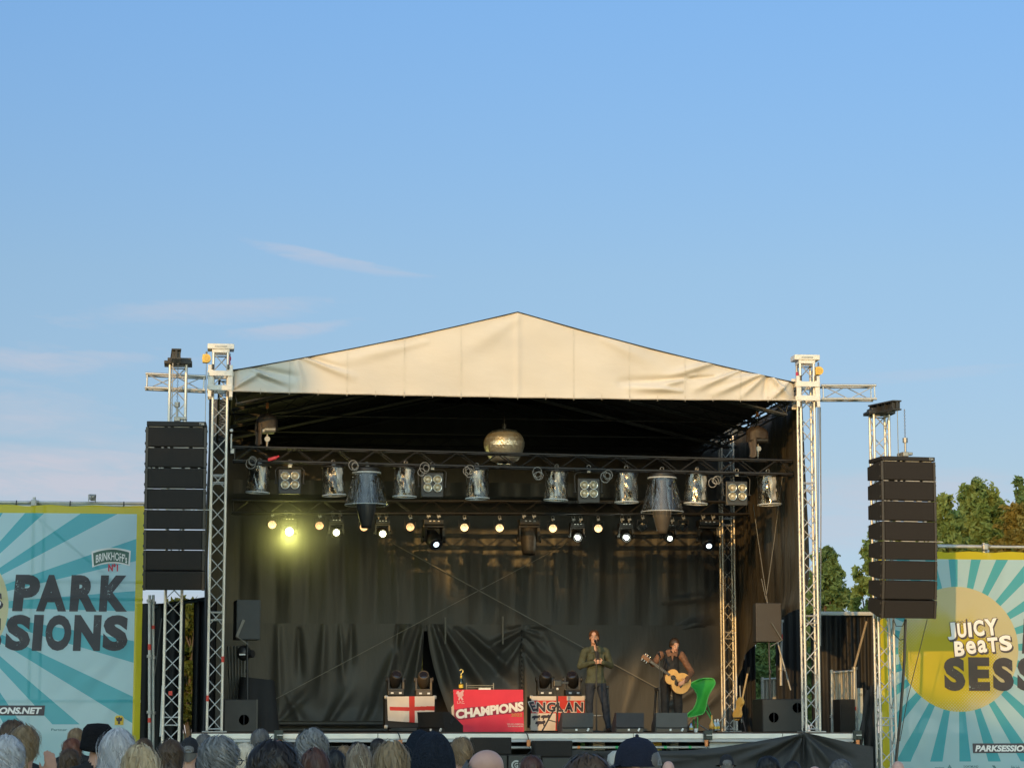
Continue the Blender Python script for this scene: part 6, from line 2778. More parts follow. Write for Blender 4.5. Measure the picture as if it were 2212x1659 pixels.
zsub = P(1170, 1632, YS).z
ground_box(1022, 1105, 1592, 1629, YS + .05, .5, 'black front fill speaker left of the logo sub, below the red banner')
t = ground_box(1156, 1237, 1599, 1634, YS + .05, .5, 'black tapered front fill speaker below the lettered flag')
for a, b_, y0, lab in ((1000, 1096, 1630, 'low black sub speaker behind the bald man'), (1097, 1169.5, 1630, 'black sub speaker with a white round logo at the stage front'), (1170.5, 1262, 1635, 'plain black sub speaker right of the logo sub')):
    p, q = P(a, y0, YS), P(b_, y0, YS)
    t = thing('sub_speaker', ((p.x + q.x) / 2, YS + .45, 0), lab, 'speaker', 'speakers in front of the stage')
    w, h = q.x - p.x, p.z
    m = MB()
    m.box((0, 0, h * .75), (w, .9, h * .5), bev=.012)
    m.box((0, 0, h * .25), (w, .9, h * .495), bev=.012)
    m.build('cabinet', CAB, t)
    m = MB()
    m.box((0, -.455, h * .75), (w - .03, .014, h * .5 - .03), bev=.004)
    m.build('grille', mat('sub grille', (.045, .045, .04), .7, var=.3, vscale=60), t)
    if 'logo' in lab and 'plain' not in lab:
        cz = P(1130, 1652, YS).z - 0
        fx = lambda x, z: Vector((x, -.466, cz + z))
        m = MB()
        n = 24
        r0, r1 = .055, .082
        cx = -.14
        ring = [fx(cx + r1 * math.cos(i * .2618), r1 * math.sin(i * .2618)) for i in range(n)] + [fx(cx + r0 * math.cos(i * .2618), r0 * math.sin(i * .2618)) for i in range(n)]
        m.add(ring, [(i, (i + 1) % n, n + (i + 1) % n, n + i) for i in range(n) if i not in (2, 3)])
        fit_text(m, 'G', cx - .03, -.04, cx + .03, .04, fx, bold=.03)
        fit_text(m, 'CAE', -.03, -.03, .24, .10, fx, bold=.05, rot=.12)
        m.build('logo', mat('white logo', (.42, .43, .41), .6), t)
ground_box(600, 640, 1602, 1650, YS + .3, .5, 'black front fill speaker at the left behind the white blond head')
ground_box(690, 770, 1612, 1660, YS + .3, .5, 'black front fill box behind the grey haired man')

# black cloth over the barrier at the right
t_ = MB()
top = [(1110, 1640), (1150, 1630), (1250, 1618), (1300, 1622), (1360, 1616), (1440, 1621), (1500, 1619), (1560, 1612), (1620, 1603), (1680, 1592), (1720, 1585), (1737, 1581), (1755, 1585), (1800, 1595), (1850, 1606), (1885, 1612)]
YK = -1.3


def kt(px):
    for (a, b), (c, d_) in zip(top[:-1], top[1:]):
        if a <= px <= c:
            f = (px - a) / (c - a)
            return b + (d_ - b) * f
    return top[-1][1]


KF = []
for a, b, w, am in (((1737, 1583), (1600, 1640), 10, .10), ((1737, 1583), (1640, 1658), 9, -.08), ((1737, 1583), (1560, 1625), 11, .08), ((1737, 1583), (1735, 1700), 5, -.10), ((1737, 1583), (1680, 1680), 10, .09), ((1737, 1583), (1800, 1660), 10, .10), ((1737, 1583), (1840, 1640), 10, -.07), ((1737, 1583), (1770, 1690), 9, .08), ((1560, 1625), (1300, 1650), 18, .06), ((1500, 1635), (1250, 1640), 9, -.05)):
    p, q = P(a[0], a[1], YK), P(b[0], b[1], YK)
    KF.append((p.x, p.z, q.x, q.z, w * .008, am))


def kfn(u, v):
    px = 1110 + 775 * u
    p = P(px, kt(px), YK)
    z = p.z * (1 - v) + .02 * v
    x = p.x
    return (x, YK - folds(x, z, KF) * 1.3 - .05 * v + .02 * math.sin(x * 7), z)


t_.grid(kfn, 160, 50)
tag(t_.build('barrier_cloth', SKIRT), 'black cloth peaked up to the right tower foot, covering the front barrier', 'cloth')
p, q = P(1737, 1578, YK - .05), P(1732, 1700, YK - .05)
m = MB()
m.tube([p + Vector((0, 0, .05)), p.lerp(q, .3), q], .014)
tag(m.build('tie_rope', DRAPED), 'black tie rope running down the peak of the barrier cloth', 'rope')
# ------------------------------------------------------------------ people


def remesh_body(prims, voxel, smooth=4, hem=None):
    """prims: ('cap',p0,r0,p1,r1,mat) / ('ell',c,(rx,ry,rz),rot,mat); returns one continuous mesh with per-face materials"""
    m = MB()
    for p in prims:
        if p[0] == 'cap':
            _, a, ra, b, rb, k = p[:6]
            a, b = Vector(a), Vector(b)
            fl_ = p[6] if len(p) > 6 else 1.0
            x, y, z, L = frame(a, b)
            if fl_ != 1.0:
                # flattened across depth (local world y)
                yy = Vector((0, 1, 0)) - z * z.y
                yy.normalize()
                xx = yy.cross(z)
                x, y = xx, yy
            n = 14
            rings = []
            for t_, r, c in ([(-1, ra, a)] + [(0, ra, a), (1, rb, b)] + [(2, rb, b)]):
                pass
            prof = []
            for i in range(5):
                an = math.pi / 2 * (1 - i / 4)
                prof.append((a - z * (ra * math.sin(an)) * (fl_ if fl_ < 1 else 1), ra * math.cos(an)))
            for i in range(5):
                an = math.pi / 2 * i / 4
                prof.append((b + z * (rb * math.sin(an)) * (fl_ if fl_ < 1 else 1), rb * math.cos(an)))
            vs = []
            for c, r in prof:
                r = max(r, 1e-4)
                for i in range(n):
                    q = 2 * math.pi * i / n
                    vs.append(c + x * (r * math.cos(q)) + y * (r * math.sin(q) * fl_))
            fs = []
            for j in range(len(prof) - 1):
                for i in range(n):
                    fs.append((j * n + i, j * n + (i + 1) % n, (j + 1) * n + (i + 1) % n, (j + 1) * n + i))
            fs.append(tuple(range(n))[::-1])
            fs.append(tuple(range((len(prof) - 1) * n, len(prof) * n)))
            m.add(vs, fs)
        else:
            _, c, r, rot, k = p
            m.ball(c, r, 18, rot=rot)
    o = m.build('person_body', [])
    md = o.modifiers.new('r', 'REMESH')
    md.mode = 'VOXEL'
    md.voxel_size = voxel
    md.use_smooth_shade = True
    if hem:
        tx = bpy.data.textures.new('cloth folds', 'CLOUDS')
        tx.noise_scale = .085
        tx.noise_depth = 2
        dm = o.modifiers.new('d', 'DISPLACE')
        dm.texture = tx
        dm.texture_coords = 'LOCAL'
        dm.strength = .030
        dm.mid_level = .5
    sm = o.modifiers.new('s', 'SMOOTH')
    sm.factor = .5
    sm.iterations = smooth
    bpy.context.view_layer.update()
    dg = bpy.context.evaluated_depsgraph_get()
    me = bpy.data.meshes.new_from_object(o.evaluated_get(dg))
    me.name = 'person_body'
    old = o.data
    bpy.data.objects.remove(o)
    bpy.data.meshes.remove(old)
    nf = len(me.polygons)
    cen = np.zeros(nf * 3)
    me.polygons.foreach_get('center', cen)
    cen = cen.reshape(-1, 3)
    best = np.full(nf, 1e9)
    idx = np.zeros(nf, dtype=np.int32)
    for p in prims:
        if p[0] == 'cap':
            a, b = np.array(p[1], float), np.array(p[3], float)
            ab = b - a
            t_ = np.clip(((cen - a) @ ab) / (ab @ ab + 1e-9), 0, 1)
            fl_ = p[6] if len(p) > 6 else 1.0
            dv = cen - a - t_[:, None] * ab
            if fl_ != 1.0:
                dv[:, 1] /= fl_
            d = np.linalg.norm(dv, axis=1) - (p[2] + (p[4] - p[2]) * t_)
            k = p[5]
        else:
            R3 = np.array(p[3].to_matrix()) if p[3] is not None else np.eye(3)
            q = (cen - np.array(p[1], float)) @ R3
            r = np.array(p[2], float)
            d = (np.linalg.norm(q / r, axis=1) - 1) * r.min()
            k = p[4]
        s = d < best
        best[s] = d[s]
        idx[s] = k
    if hem:
        up_m, lo_m, hz, hw = hem
        near = np.abs(cen[:, 0] - hw[0]) < hw[1]
        idx[(idx == lo_m) & (cen[:, 2] > hz)] = up_m
        idx[(idx == up_m) & (cen[:, 2] < hz) & near] = lo_m
    me.polygons.foreach_set('material_index', idx)
    me.polygons.foreach_set('use_smooth', np.ones(nf, dtype=bool))
    me.update()
    return me


SKIN = mat('skin', (.56, .30, .20), .5, var=.08, vscale=20)
SKINP = mat('pink skin', (.62, .36, .29), .45, var=.08, vscale=20)
SKIND = mat('tanned skin', (.44, .22, .14), .5, var=.1, vscale=20)
LIPS = mat('lips', (.42, .14, .11), .4)
EYEW = mat('eye white', (.6, .55, .5), .3)
EYED = mat('dark iris', (.03, .02, .02), .2)
BROW = mat('brow hair', (.10, .05, .025), .8)


def hair_mat(name, root, tip, tip2=None, rough=.42):
    m = bpy.data.materials.new(name)
    m.use_nodes = True
    nt = m.node_tree
    n, l = nt.nodes, nt.links
    b = n['Principled BSDF']
    b.inputs['Roughness'].default_value = rough
    b.inputs['Specular IOR Level'].default_value = .45
    geo = n.new('ShaderNodeNewGeometry')
    a = n.new('ShaderNodeMix')
    a.data_type = 'RGBA'
    a.inputs[6].default_value = root + (1,)
    a.inputs[7].default_value = tip + (1,)
    l.new(geo.outputs['Random Per Island'], a.inputs[0])
    tc = n.new('ShaderNodeTexCoord')
    mp = n.new('ShaderNodeMapping')
    mp.inputs['Scale'].default_value = (1, 1, .25)
    l.new(tc.outputs['Object'], mp.inputs[0])
    nz = n.new('ShaderNodeTexNoise')
    nz.inputs['Scale'].default_value = 26
    nz.inputs['Detail'].default_value = 3
    l.new(mp.outputs[0], nz.inputs['Vector'])
    r = n.new('ShaderNodeMapRange')
    r.inputs['From Min'].default_value = .38
    r.inputs['From Max'].default_value = .66
    l.new(nz.outputs[0], r.inputs[0])
    d = n.new('ShaderNodeMix')
    d.data_type = 'RGBA'
    l.new(r.outputs[0], d.inputs[0])
    l.new(a.outputs[2], d.inputs[6])
    d.inputs[7].default_value = (tip2 or tip) + (1,)
    l.new(d.outputs[2], b.inputs['Base Color'])
    return m


def head_prims(c, s=1.0, yaw=0.0, pitch=0.0, mk=0, Hm=None):
    """skull, jaw, nose, ears for a head centred at c, looking to -Y when yaw is 0"""
    Rm = Hm if Hm is not None else Matrix.Rotation(yaw, 3, 'Z') @ Matrix.Rotation(pitch, 3, 'X')
    c = Vector(c)

    def q(x, y, z):
        return c + Rm @ (Vector((x, y, z)) * s)
    e = Rm.to_euler()
    return [('ell', q(0, .015, .03), (.077 * s, .096 * s, .098 * s), e, mk), ('ell', q(0, -.028, -.045), (.058 * s, .066 * s, .075 * s), e, mk),
            ('ell', q(0, -.06, -.085), (.034 * s, .034 * s, .030 * s), e, mk), ('cap', q(0, -.092, .025), .010 * s, q(0, -.108, -.022), .016 * s, mk),
            ('ell', q(.079, .015, -.005), (.012 * s, .022 * s, .032 * s), e, mk), ('ell', q(-.079, .015, -.005), (.012 * s, .022 * s, .032 * s), e, mk),
            ('cap', q(-.03, -.078, .040), .014 * s, q(.03, -.078, .040), .014 * s, mk)], q, Rm


def hand_prims(wrist, d, palm_n, side, k, curl=.5, s=1.0):
    """palm, four fingers and thumb. d: direction of the hand, palm_n: palm normal, side: thumb side vector"""
    w, d, nrm = Vector(wrist), Vector(d).normalized(), Vector(palm_n).normalized()
    sd = Vector(side).normalized()
    out = []
    for i, o in enumerate((-.028, -.010, .010, .028)):
        out.append(('cap', w + sd * o * .6 * s, .014 * s, w + d * .075 * s + sd * o * s, .012 * s, k))
    lens = (.062, .072, .078, .068)
    for i, o in enumerate((-.030, -.010, .010, .030)):
        b = w + d * .082 * s + sd * o * s
        L = lens[i] * s
        d1 = (d * math.cos(curl) + nrm * math.sin(curl)).normalized()
        d2 = (d * math.cos(curl * 2.1) + nrm * math.sin(curl * 2.1)).normalized()
        m1 = b + d1 * L * .55
        out.append(('cap', b, .0098 * s, m1, .0088 * s, k))
        out.append(('cap', m1, .0088 * s, m1 + d2 * L * .55, .0074 * s, k))
    tb = w + d * .02 * s + sd * .036 * s
    t1 = tb + (d * .6 + sd * .8).normalized() * .04 * s
    out.append(('cap', tb, .0125 * s, t1, .0105 * s, k))
    out.append(('cap', t1, .0105 * s, t1 + (d * .85 + nrm * .5).normalized() * .034 * s, .0085 * s, k))
    return out


def face_parts(body, q, s, beard=None):
    m = MB()
    for sx in (-1, 1):
        m.ball(q(sx * .031, -.082, .012), .0115 * s, 10)
    m.build('eye_white', EYEW, body)
    m = MB()
    for sx in (-1, 1):
        m.ball(q(sx * .031, -.0905, .011), .0062 * s, 8)
    m.build('iris', EYED, body)
    m = MB()
    for sx in (-1, 1):
        m.cyl(q(sx * .014, -.0925, .034), q(sx * .048, -.080, .036), .0055 * s, .004 * s, n=6)
    m.build('eyebrow', BROW, body)
    m = MB()
    m.cyl(q(-.024, -.088, -.056), q(.024, -.088, -.056), .0075 * s, n=8)
    m.build('mouth', LIPS, body)


def hair_shell(c, s, Rm, grow, drop, front=.05, bump=0.0, seed=0, sidecut=.0):
    """hair volume over skull; drop: how far down the back it reaches"""
    rg = random.Random(seed)
    m = MB()
    nu, nv = 36, 14
    ph = [rg.uniform(0, 6.28) for _ in range(6)]

    def fn(u, v):
        a = u * 2 * math.pi           # 0 at +x, pi/2 at back (+y)
        back = .5 + .5 * math.sin(a)  # 1 behind, 0 in front
        lo = front * (1 - back) ** 1.0 + (-drop) * back ** .8 - sidecut * (1 - abs(math.cos(a))) * 0
        # lowest latitude reached at this azimuth
        zmin = lo
        ztop = .128 + grow
        z = ztop + (zmin - ztop) * v
        zz = (z - .03) / (.098 + grow)
        if zz > -.25:
            k = math.sqrt(max(0, 1 - min(1, zz) ** 2))
        else:
            k = .968 * (1 + .25 * (zz + .25) * .4)
        r1, r2 = (.079 + grow) * k, (.098 + grow) * k
        w = 1 + bump * (math.sin(5 * a + ph[0] + v * 6) * .5 + math.sin(9 * a + ph[1] - v * 9) * .35 + math.sin(14 * a + ph[2] + v * 13) * .3)
        return Vector(c) + Rm @ (Vector((r1 * math.cos(a) * w, .015 + r2 * math.sin(a) * w, z)) * s)
    m.grid(fn, nu, nv)
    return m


def locks(c, s, Rm, grow, drop, n, seed, width=.008, flare=0.0, part=0.0, jitter=.006, wave=.0, front_drop=.02, length_var=.25, lift=0.0):
    """ribbons of hair running from the crown down over the head"""
    rg = random.Random(seed)
    m = MB()
    for i in range(n):
        a = rg.uniform(0, 2 * math.pi)
        back = .5 + .5 * math.sin(a)
        if back < .12 and drop > .05:
            a = rg.uniform(.1 * math.pi, .9 * math.pi)
            back = .5 + .5 * math.sin(a)
        lo = front_drop * (1 - back) + (-drop) * back ** .55
        lo += rg.uniform(-length_var, .05) * .12 * (drop + .05) / .2
        g_ = grow + rg.uniform(-.002, jitter)
        st = rg.uniform(0, .35)
        seg = 8
        pts = []
        ph = rg.uniform(0, 6.28)
        ww = rg.uniform(.6, 1.4) * width
        for k in range(seg + 1):
            v = st + (1 - st) * k / seg
            ztop = .128 + g_
            z = ztop + (lo - ztop) * v
            zz = (z - .03) / (.098 + g_)
            if zz > -.15:
                kk = math.sqrt(max(.0, 1 - min(1, zz) ** 2))
            else:
                kk = .99 + flare * min(1.0, (-.15 - zz) * .5)
            aa = a + wave * math.sin(v * 9 + ph) * .35 + part * (1 - v)
            gg = 1 + wave * .12 * math.sin(v * 11 + ph) + lift * (v ** 3)
            r1, r2 = (.079 + g_) * kk * gg, (.098 + g_) * kk * gg
            pts.append((Vector((r1 * math.cos(aa), .015 + r2 * math.sin(aa), z)), Vector((-math.sin(aa), math.cos(aa), 0))))
        vs = []
        for k, (p, tng) in enumerate(pts):
            w = ww * (1 - .65 * max(0, k / seg - .55) / .45)
            vs.append(Vector(c) + Rm @ ((p + tng * w) * s))
            vs.append(Vector(c) + Rm @ ((p - tng * w) * s))
        m.add(vs, [(2 * k, 2 * k + 1, 2 * k + 3, 2 * k + 2) for k in range(seg)], 0, True)
    return m


# --- performers ----------------------------------------------------------------
M_JACK = mat('olive shirt jacket', (.058, .064, .036), .8, var=.18, vscale=7, bump=.5, bscale=16)
M_TEE = mat('dark tee', (.012, .012, .014), .8)
M_JEAN = mat('dark blue jeans', (.014, .019, .030), .8, var=.25, vscale=9, bump=.3, bscale=40)
M_SHOE = mat('dark shoes', (.012, .011, .010), .5)
M_VEST = mat('black vest', (.010, .010, .012), .75, var=.2)
M_BLTR = mat('black trousers', (.013, .012, .012), .8, var=.3, vscale=8)


def plaid(name, a, b_):
    m = mat(name, a, .8, var=.5, vscale=26, bump=.2, bscale=40)
    return m


M_PLAID = plaid('brown patterned shirt', (.16, .075, .04), (.05, .04, .03))

YS_ = 2.15
base = P(1287, 1578, YS_)
S0 = Vector((base.x, YS_, DZ))
t = thing('person', S0, 'singer in olive jacket and dark jeans holding both hands together at a microphone stand', 'person')
# local metres: x right in the picture, -y to the audience, z up
hc = (-.030, -.045, 1.715)
hp, q, Rm = head_prims(hc, 1.0, yaw=-.22, pitch=.04, mk=0)
JK, TR, SH, SK, TE = 1, 3, 4, 0, 2
pr = list(hp)
pr += [('cap', (-.02, .0, 1.52), .055, (-.028, -.02, 1.64), .055, SK), ('cap', (-.0, -.055, 1.44), .040, (-.01, -.045, 1.52), .036, SK)]
pr += [('cap', (0, .01, 1.42), .150, (0, .01, 1.20), .160, JK, .68), ('cap', (0, .01, 1.20), .152, (.0, .01, .96), .165, JK, .66), ('cap', (0, .01, .97), .178, (.0, .01, .90), .182, JK, .62),
       ('cap', (-.175, .01, 1.475), .066, (.175, .01, 1.475), .066, JK), ('cap', (-.07, .0, 1.525), .045, (.07, .0, 1.525), .045, JK)]
pr += [('cap', (-.195, .015, 1.455), .072, (-.275, .035, 1.20), .062, JK), ('cap', (-.275, .035, 1.20), .060, (-.075, -.185, 1.255), .044, JK),
       ('cap', (.195, .015, 1.455), .072, (.285, .035, 1.205), .062, JK), ('cap', (.285, .035, 1.205), .060, (.105, -.18, 1.26), .044, JK)]
pr += [('cap', (-.095, .01, .90), .098, (-.115, .01, .50), .066, TR), ('cap', (-.115, .01, .50), .066, (-.105, .035, .09), .050, TR),
       ('cap', (.095, .01, .90), .098, (.165, -.01, .50), .068, TR), ('cap', (.165, -.01, .50), .068, (.235, .03, .09), .052, TR), ('cap', (-.05, .01, .92), .11, (.06, .01, .92), .11, TR, .8)]
pr += [('cap', (-.105, .045, .05), .046, (-.125, -.12, .035), .036, SH), ('cap', (.235, .04, .05), .046, (.275, -.12, .035), .036, SH)]
pr += hand_prims((-.075, -.19, 1.258), (1, -.15, .10), (.25, 1, .0), (0, -.1, 1), SK, .55)
pr += hand_prims((.105, -.185, 1.262), (-1, -.35, .12), (-.2, .9, -.1), (0, -.1, 1), SK, .75)
me = remesh_body(pr, .0085, 3, hem=(JK, TR, .885, (0, .24)))
for mm in (SKIN, M_JACK, M_TEE, M_JEAN, M_SHOE):
    me.materials.append(mm)
b = bpy.data.objects.new('body', me)
COL.objects.link(b)
b.parent = t
face_parts(b, q, 1.0)
HB = hair_mat('red brown hair', (.07, .030, .015), (.19, .085, .04), (.12, .05, .024))
m = hair_shell(hc, 1.0, Rm, .004, .06, front=.100, bump=.05, seed=2)
hs = m.build('hair', HB, t)
m = locks(hc, 1.0, Rm, .008, .09, 160, 4, .008, jitter=.010, wave=.5, front_drop=.095)
m.build('hair_lock', HB, hs)
# open collar and jacket front
for sx in (-1, 1):
    m = MB()
    m.add([Vector((sx * .045, -.060, 1.575)), Vector((sx * .110, -.050, 1.54)), Vector((sx * .090, -.118, 1.44)), Vector((sx * .035, -.120, 1.45))], [(0, 1, 2, 3)])
    m.build('collar', M_JACK, b)
m = MB()
m.add([Vector((-.038, -.100, 1.47)), Vector((.055, -.098, 1.47)), Vector((.050, -.128, 1.30)), Vector((.010, -.130, 1.22)), Vector((-.012, -.128, 1.32))], [(0, 1, 2, 3, 4)])
m.build('tee_shirt', M_TEE, b)
m = MB()
for sx in (-1, 1):
    m.box((sx * .10, -.115, 1.36), (.085, .012, .10), bev=.005)
m.cyl((.005, -.128, 1.23), (.0, -.112, .88), .006, n=6)
m.build('pocket', M_JACK, b)

# guitarist
base = P(1450, 1578, YS_ - .05)
G0 = Vector((base.x, YS_ - .05, DZ))
t = thing('person', G0, 'guitarist in black vest and brown patterned shirt looking down, one hand at the guitar tuners', 'person')


def GZ(px, py, dy=0.0):
    """local point of the guitarist seen at that place"""
    return P(px, py, YS_ - .05 + dy) - G0


hc = GZ(1457.5, 1394, -.03)
hp, q, Rm = head_prims(hc, .98, yaw=.22, pitch=.38, mk=0)
CH = GZ(1450, 1425)
pr = list(hp)
PL, VE, TR, SH, SK = 1, 2, 3, 4, 0
cx = CH.x
pr += [('cap', GZ(1451, 1417), .054, hc + Vector((0, .01, -.08)), .054, SK)]
pr += [('cap', (cx, .01, 1.36), .140, (cx, .01, 1.15), .150, VE, .68), ('cap', (cx, .01, 1.15), .152, (cx + .005, .01, .98), .160, VE, .66),
       ('cap', (cx - .145, .01, 1.42), .058, (cx + .145, .01, 1.42), .058, VE), ('cap', (cx - .06, .01, 1.465), .045, (cx + .06, .01, 1.465), .045, PL)]
lsh, rsh = Vector((cx - .185, .01, 1.41)), Vector((cx + .19, .01, 1.40))
lel, lwr = GZ(1412, 1424, -.02), GZ(1398.5, 1421, -.26)
lel = Vector((lel.x - .015, -.06, lel.z - .085))
rel, rwr = GZ(1494, 1452, -.06), GZ(1482, 1470, -.40)
pr += [('cap', lsh, .068, lel, .055, PL), ('cap', lel, .053, lwr, .038, PL), ('cap', rsh, .070, rel, .057, PL), ('cap', rel, .054, rwr, .038, PL)]
pr += [('cap', (cx - .10, .01, .92), .108, (cx - .12, .0, .50), .080, TR), ('cap', (cx - .12, .0, .50), .080, (cx - .12, .03, .09), .066, TR),
       ('cap', (cx + .10, .01, .92), .108, (cx + .12, .0, .50), .080, TR), ('cap', (cx + .12, .0, .50), .080, (cx + .125, .03, .09), .066, TR), ('cap', (cx - .06, .01, .95), .125, (cx + .06, .01, .95), .125, TR, .8)]
pr += [('cap', (cx - .12, .04, .05), .046, (cx - .15, -.12, .035), .036, SH), ('cap', (cx + .125, .04, .05), .046, (cx + .155, -.12, .035), .036, SH)]
pr += hand_prims(lwr, (-.75, -.25, .25), (.2, .6, -.8), (.3, -.5, .9), SK, .7)
pr += hand_prims(rwr, (-.9, -.02, -.45), (.0, .9, -.3), (-.3, -.2, .9), SK, .35)
me = remesh_body(pr, .0085, 3, hem=(VE, TR, .98, (cx, .18)))
for mm in (SKIN, M_PLAID, M_VEST, M_BLTR, M_SHOE):
    me.materials.append(mm)
b = bpy.data.objects.new('body', me)
COL.objects.link(b)
b.parent = t
face_parts(b, q, .98)
HD = hair_mat('dark brown hair', (.03, .018, .012), (.085, .05, .03), (.05, .03, .018))
m = hair_shell(hc, .98, Rm, .007, .06, front=.085, bump=.03, seed=5)
hs = m.build('hair', HD, t)
m = locks(hc, .98, Rm, .010, .07, 140, 6, .008, jitter=.008, front_drop=.08)
m.build('hair_lock', HD, hs)
m = MB()
for sx in (-1, 1):
    m.add([Vector((cx + sx * .035, -.075, 1.50)), Vector((cx + sx * .115, -.065, 1.465)), Vector((cx + sx * .085, -.125, 1.37)), Vector((cx + sx * .018, -.125, 1.39))], [(0, 1, 2, 3)])
m.add([Vector((cx - .03, -.112, 1.44)), Vector((cx + .03, -.112, 1.44)), Vector((cx + .008, -.124, 1.30)), Vector((cx - .008, -.124, 1.30))], [(0, 1, 2, 3)])
m.build('collar', M_PLAID, b)
STR = mat('guitar strap', (.02, .016, .014), .6)

# acoustic guitar held by the guitarist
gp0 = P(1461, 1469, YS_ - .30)        # middle of body
gp1 = P(1399, 1425, YS_ - .34)        # head end
t = thing('acoustic_guitar', gp0, 'honey coloured acoustic guitar held by the guitarist, neck to the left', 'guitar')
ax = (gp1 - gp0).normalized()
yx = Vector((0, 1, 0))
yx = (yx - ax * ax.dot(yx)).normalized()
zx = ax.cross(yx)
M3 = Matrix((zx, yx, ax)).transposed()       # local x across, y depth, z along the neck
M = M3.to_4x4()


def g_out(n=48):
    out = []
    for i in range(n):
        f = i / n * 2 * math.pi
        z = -.02 - .25 * math.cos(f)          # -.27 .. .23
        low = math.sqrt(max(0, 1 - ((z + .095) / .178) ** 2)) * .198 if abs(z + .095) < .178 else 0
        upp = math.sqrt(max(0, 1 - ((z - .115) / .120) ** 2)) * .148 if abs(z - .115) < .120 else 0
        wst = .122 * math.exp(-((z - .03) / .08) ** 2)
        w = max(low, upp, wst)
        out.append((w if math.sin(f) >= 0 else -w, z))
    return out


GTOP = mat('spruce guitar top', (.66, .36, .10), .28, var=.14, vscale=3, stretch=(14, 14, .8))
GSID = mat('guitar side wood', (.20, .09, .04), .3)
m = MB()
m.prism(g_out(), .10, M)
gb = m.build('guitar_body', GSID, t)
m = MB()
o_ = g_out()
m.add([M @ Vector((x * .985, -.053, z * .99)) for x, z in o_], [tuple(range(len(o_)))])
m.build('top_board', GTOP, gb)
m = MB()
rg_ = [M @ Vector((.049 * math.cos(i * .2618), -.056, .085 + .049 * math.sin(i * .2618))) for i in range(24)]
m.add(rg_, [tuple(range(24))])
pk = [(-.02, .10), (.0, .04), (.04, .03), (.085, .0), (.095, -.05), (.06, -.08), (.02, -.05), (-.01, .02)]
m.add([M @ Vector((x * (1), -.0555, z)) for x, z in pk], [tuple(range(len(pk)))])
m.build('sound_hole', mat('dark tortoise', (.02, .012, .01), .25), gb)
m = MB()
m.box(M @ Vector((0, -.06, -.12)), (.15, .012, .028), rot=M3)
m.build('bridge', mat('ebony', (.02, .015, .012), .4), gb)
m = MB()
m.box(M @ Vector((0, -.052, .40)), (.050, .026, .46), rot=M3, bev=.004)
m.build('neck', mat('dark fretboard', (.055, .045, .04), .4, var=.2), t)
m = MB()
for k in range(15):
    m.box(M @ Vector((0, -.0665, .20 + .415 * (1 - .944 ** k) / (1 - .944 ** 15))), (.050, .003, .003), rot=M3)
for sx in (-.015, -.009, -.003, .003, .009, .015):
    m.cyl(M @ Vector((sx, -.069, -.12)), M @ Vector((sx, -.067, .66)), .0011, n=4)
m.build('string', STEEL, t)
m = MB()
m.box(M @ Vector((0, -.045, .70)), (.075, .02, .17), rot=M3, bev=.006)
m.build('headstock', GSID, t)
m = MB()
for z in (.65, .70, .75):
    for sx in (-1, 1):
        m.cyl(M @ Vector((sx * .03, -.045, z)), M @ Vector((sx * .068, -.045, z)), .008, n=8)
        m.ball(M @ Vector((sx * .068, -.045, z)), .013, 8)
m.build('tuning_peg', CHROM, t)
m = MB()
sh = S0
a = gp0 - gp0
m.tube([M @ Vector((0, .02, -.26)), GZ(1490, 1440, .14) + G0 - gp0, GZ(1470, 1418, .10) + G0 - gp0, GZ(1440, 1416, .0) + G0 - gp0, GZ(1433, 1440, -.13) + G0 - gp0, M @ Vector((-.02, .0, .24))], .016, n=8)
m.build('strap', STR, t)

# --- crowd -----------------------------------------------------------------------


def crowd_body(fem=False, raise_hand=False, vox=.018, Hm=None):
    k = .92 if fem else 1.0
    hc = Vector((0, .03, 1.635))
    hp, q, Rm = head_prims(hc, 1.0, yaw=math.pi, pitch=0, mk=0, Hm=Hm)
    pr = list(hp)
    pr += [('cap', (0, -.01, 1.44), .056 * k, (0, .01, 1.56), .056 * k, 0)]
    pr += [('cap', (0, 0, 1.34), .145 * k, (0, 0, 1.12), .135 * k, 1, .68), ('cap', (0, 0, 1.12), .135 * k, (0, 0, .92), .160, 1, .70),
           ('cap', (-.15 * k, -.01, 1.40), .066 * k, (.15 * k, -.01, 1.40), .066 * k, 1), ('cap', (-.07, -.015, 1.445), .05, (.07, -.015, 1.445), .05, 1)]
    for sx in (-1, 1):
        sh = Vector((sx * .195 * k, -.01, 1.385))
        if raise_hand and sx > 0:
            el, wr = Vector((.25, .14, 1.27)), Vector((.145, .17, 1.47))
            pr += [('cap', sh, .066, el, .055, 1), ('cap', el, .052, wr, .040, 1)]
            pr += hand_prims(wr, (-.15, .1, 1), (-.3, 1, 0), (-1, -.2, .1), 0, .35)
        else:
            el, wr = Vector((sx * .245 * k, -.02, 1.10)), Vector((sx * .235 * k, .10, .88))
            pr += [('cap', sh, .062 * k, el, .048 * k, 1), ('cap', el, .046 * k, wr, .034, 0)]
            pr += hand_prims(wr, (0, .35, -1), (-sx, 0, 0), (0, 1, .2), 0, .35)
        pr += [('cap', (sx * .09, 0, .90), .10, (sx * .10, .01, .50), .066, 2), ('cap', (sx * .10, .01, .50), .066, (sx * .10, -.02, .09), .050, 2), ('cap', (sx * .10, -.04, .05), .045, (sx * .11, .12, .035), .036, 3)]
    me = remesh_body(pr, vox, 3)
    return me


BODY_M = crowd_body()
BODY_F = crowd_body(True)
BODY_H = crowd_body(False, True, .0095)
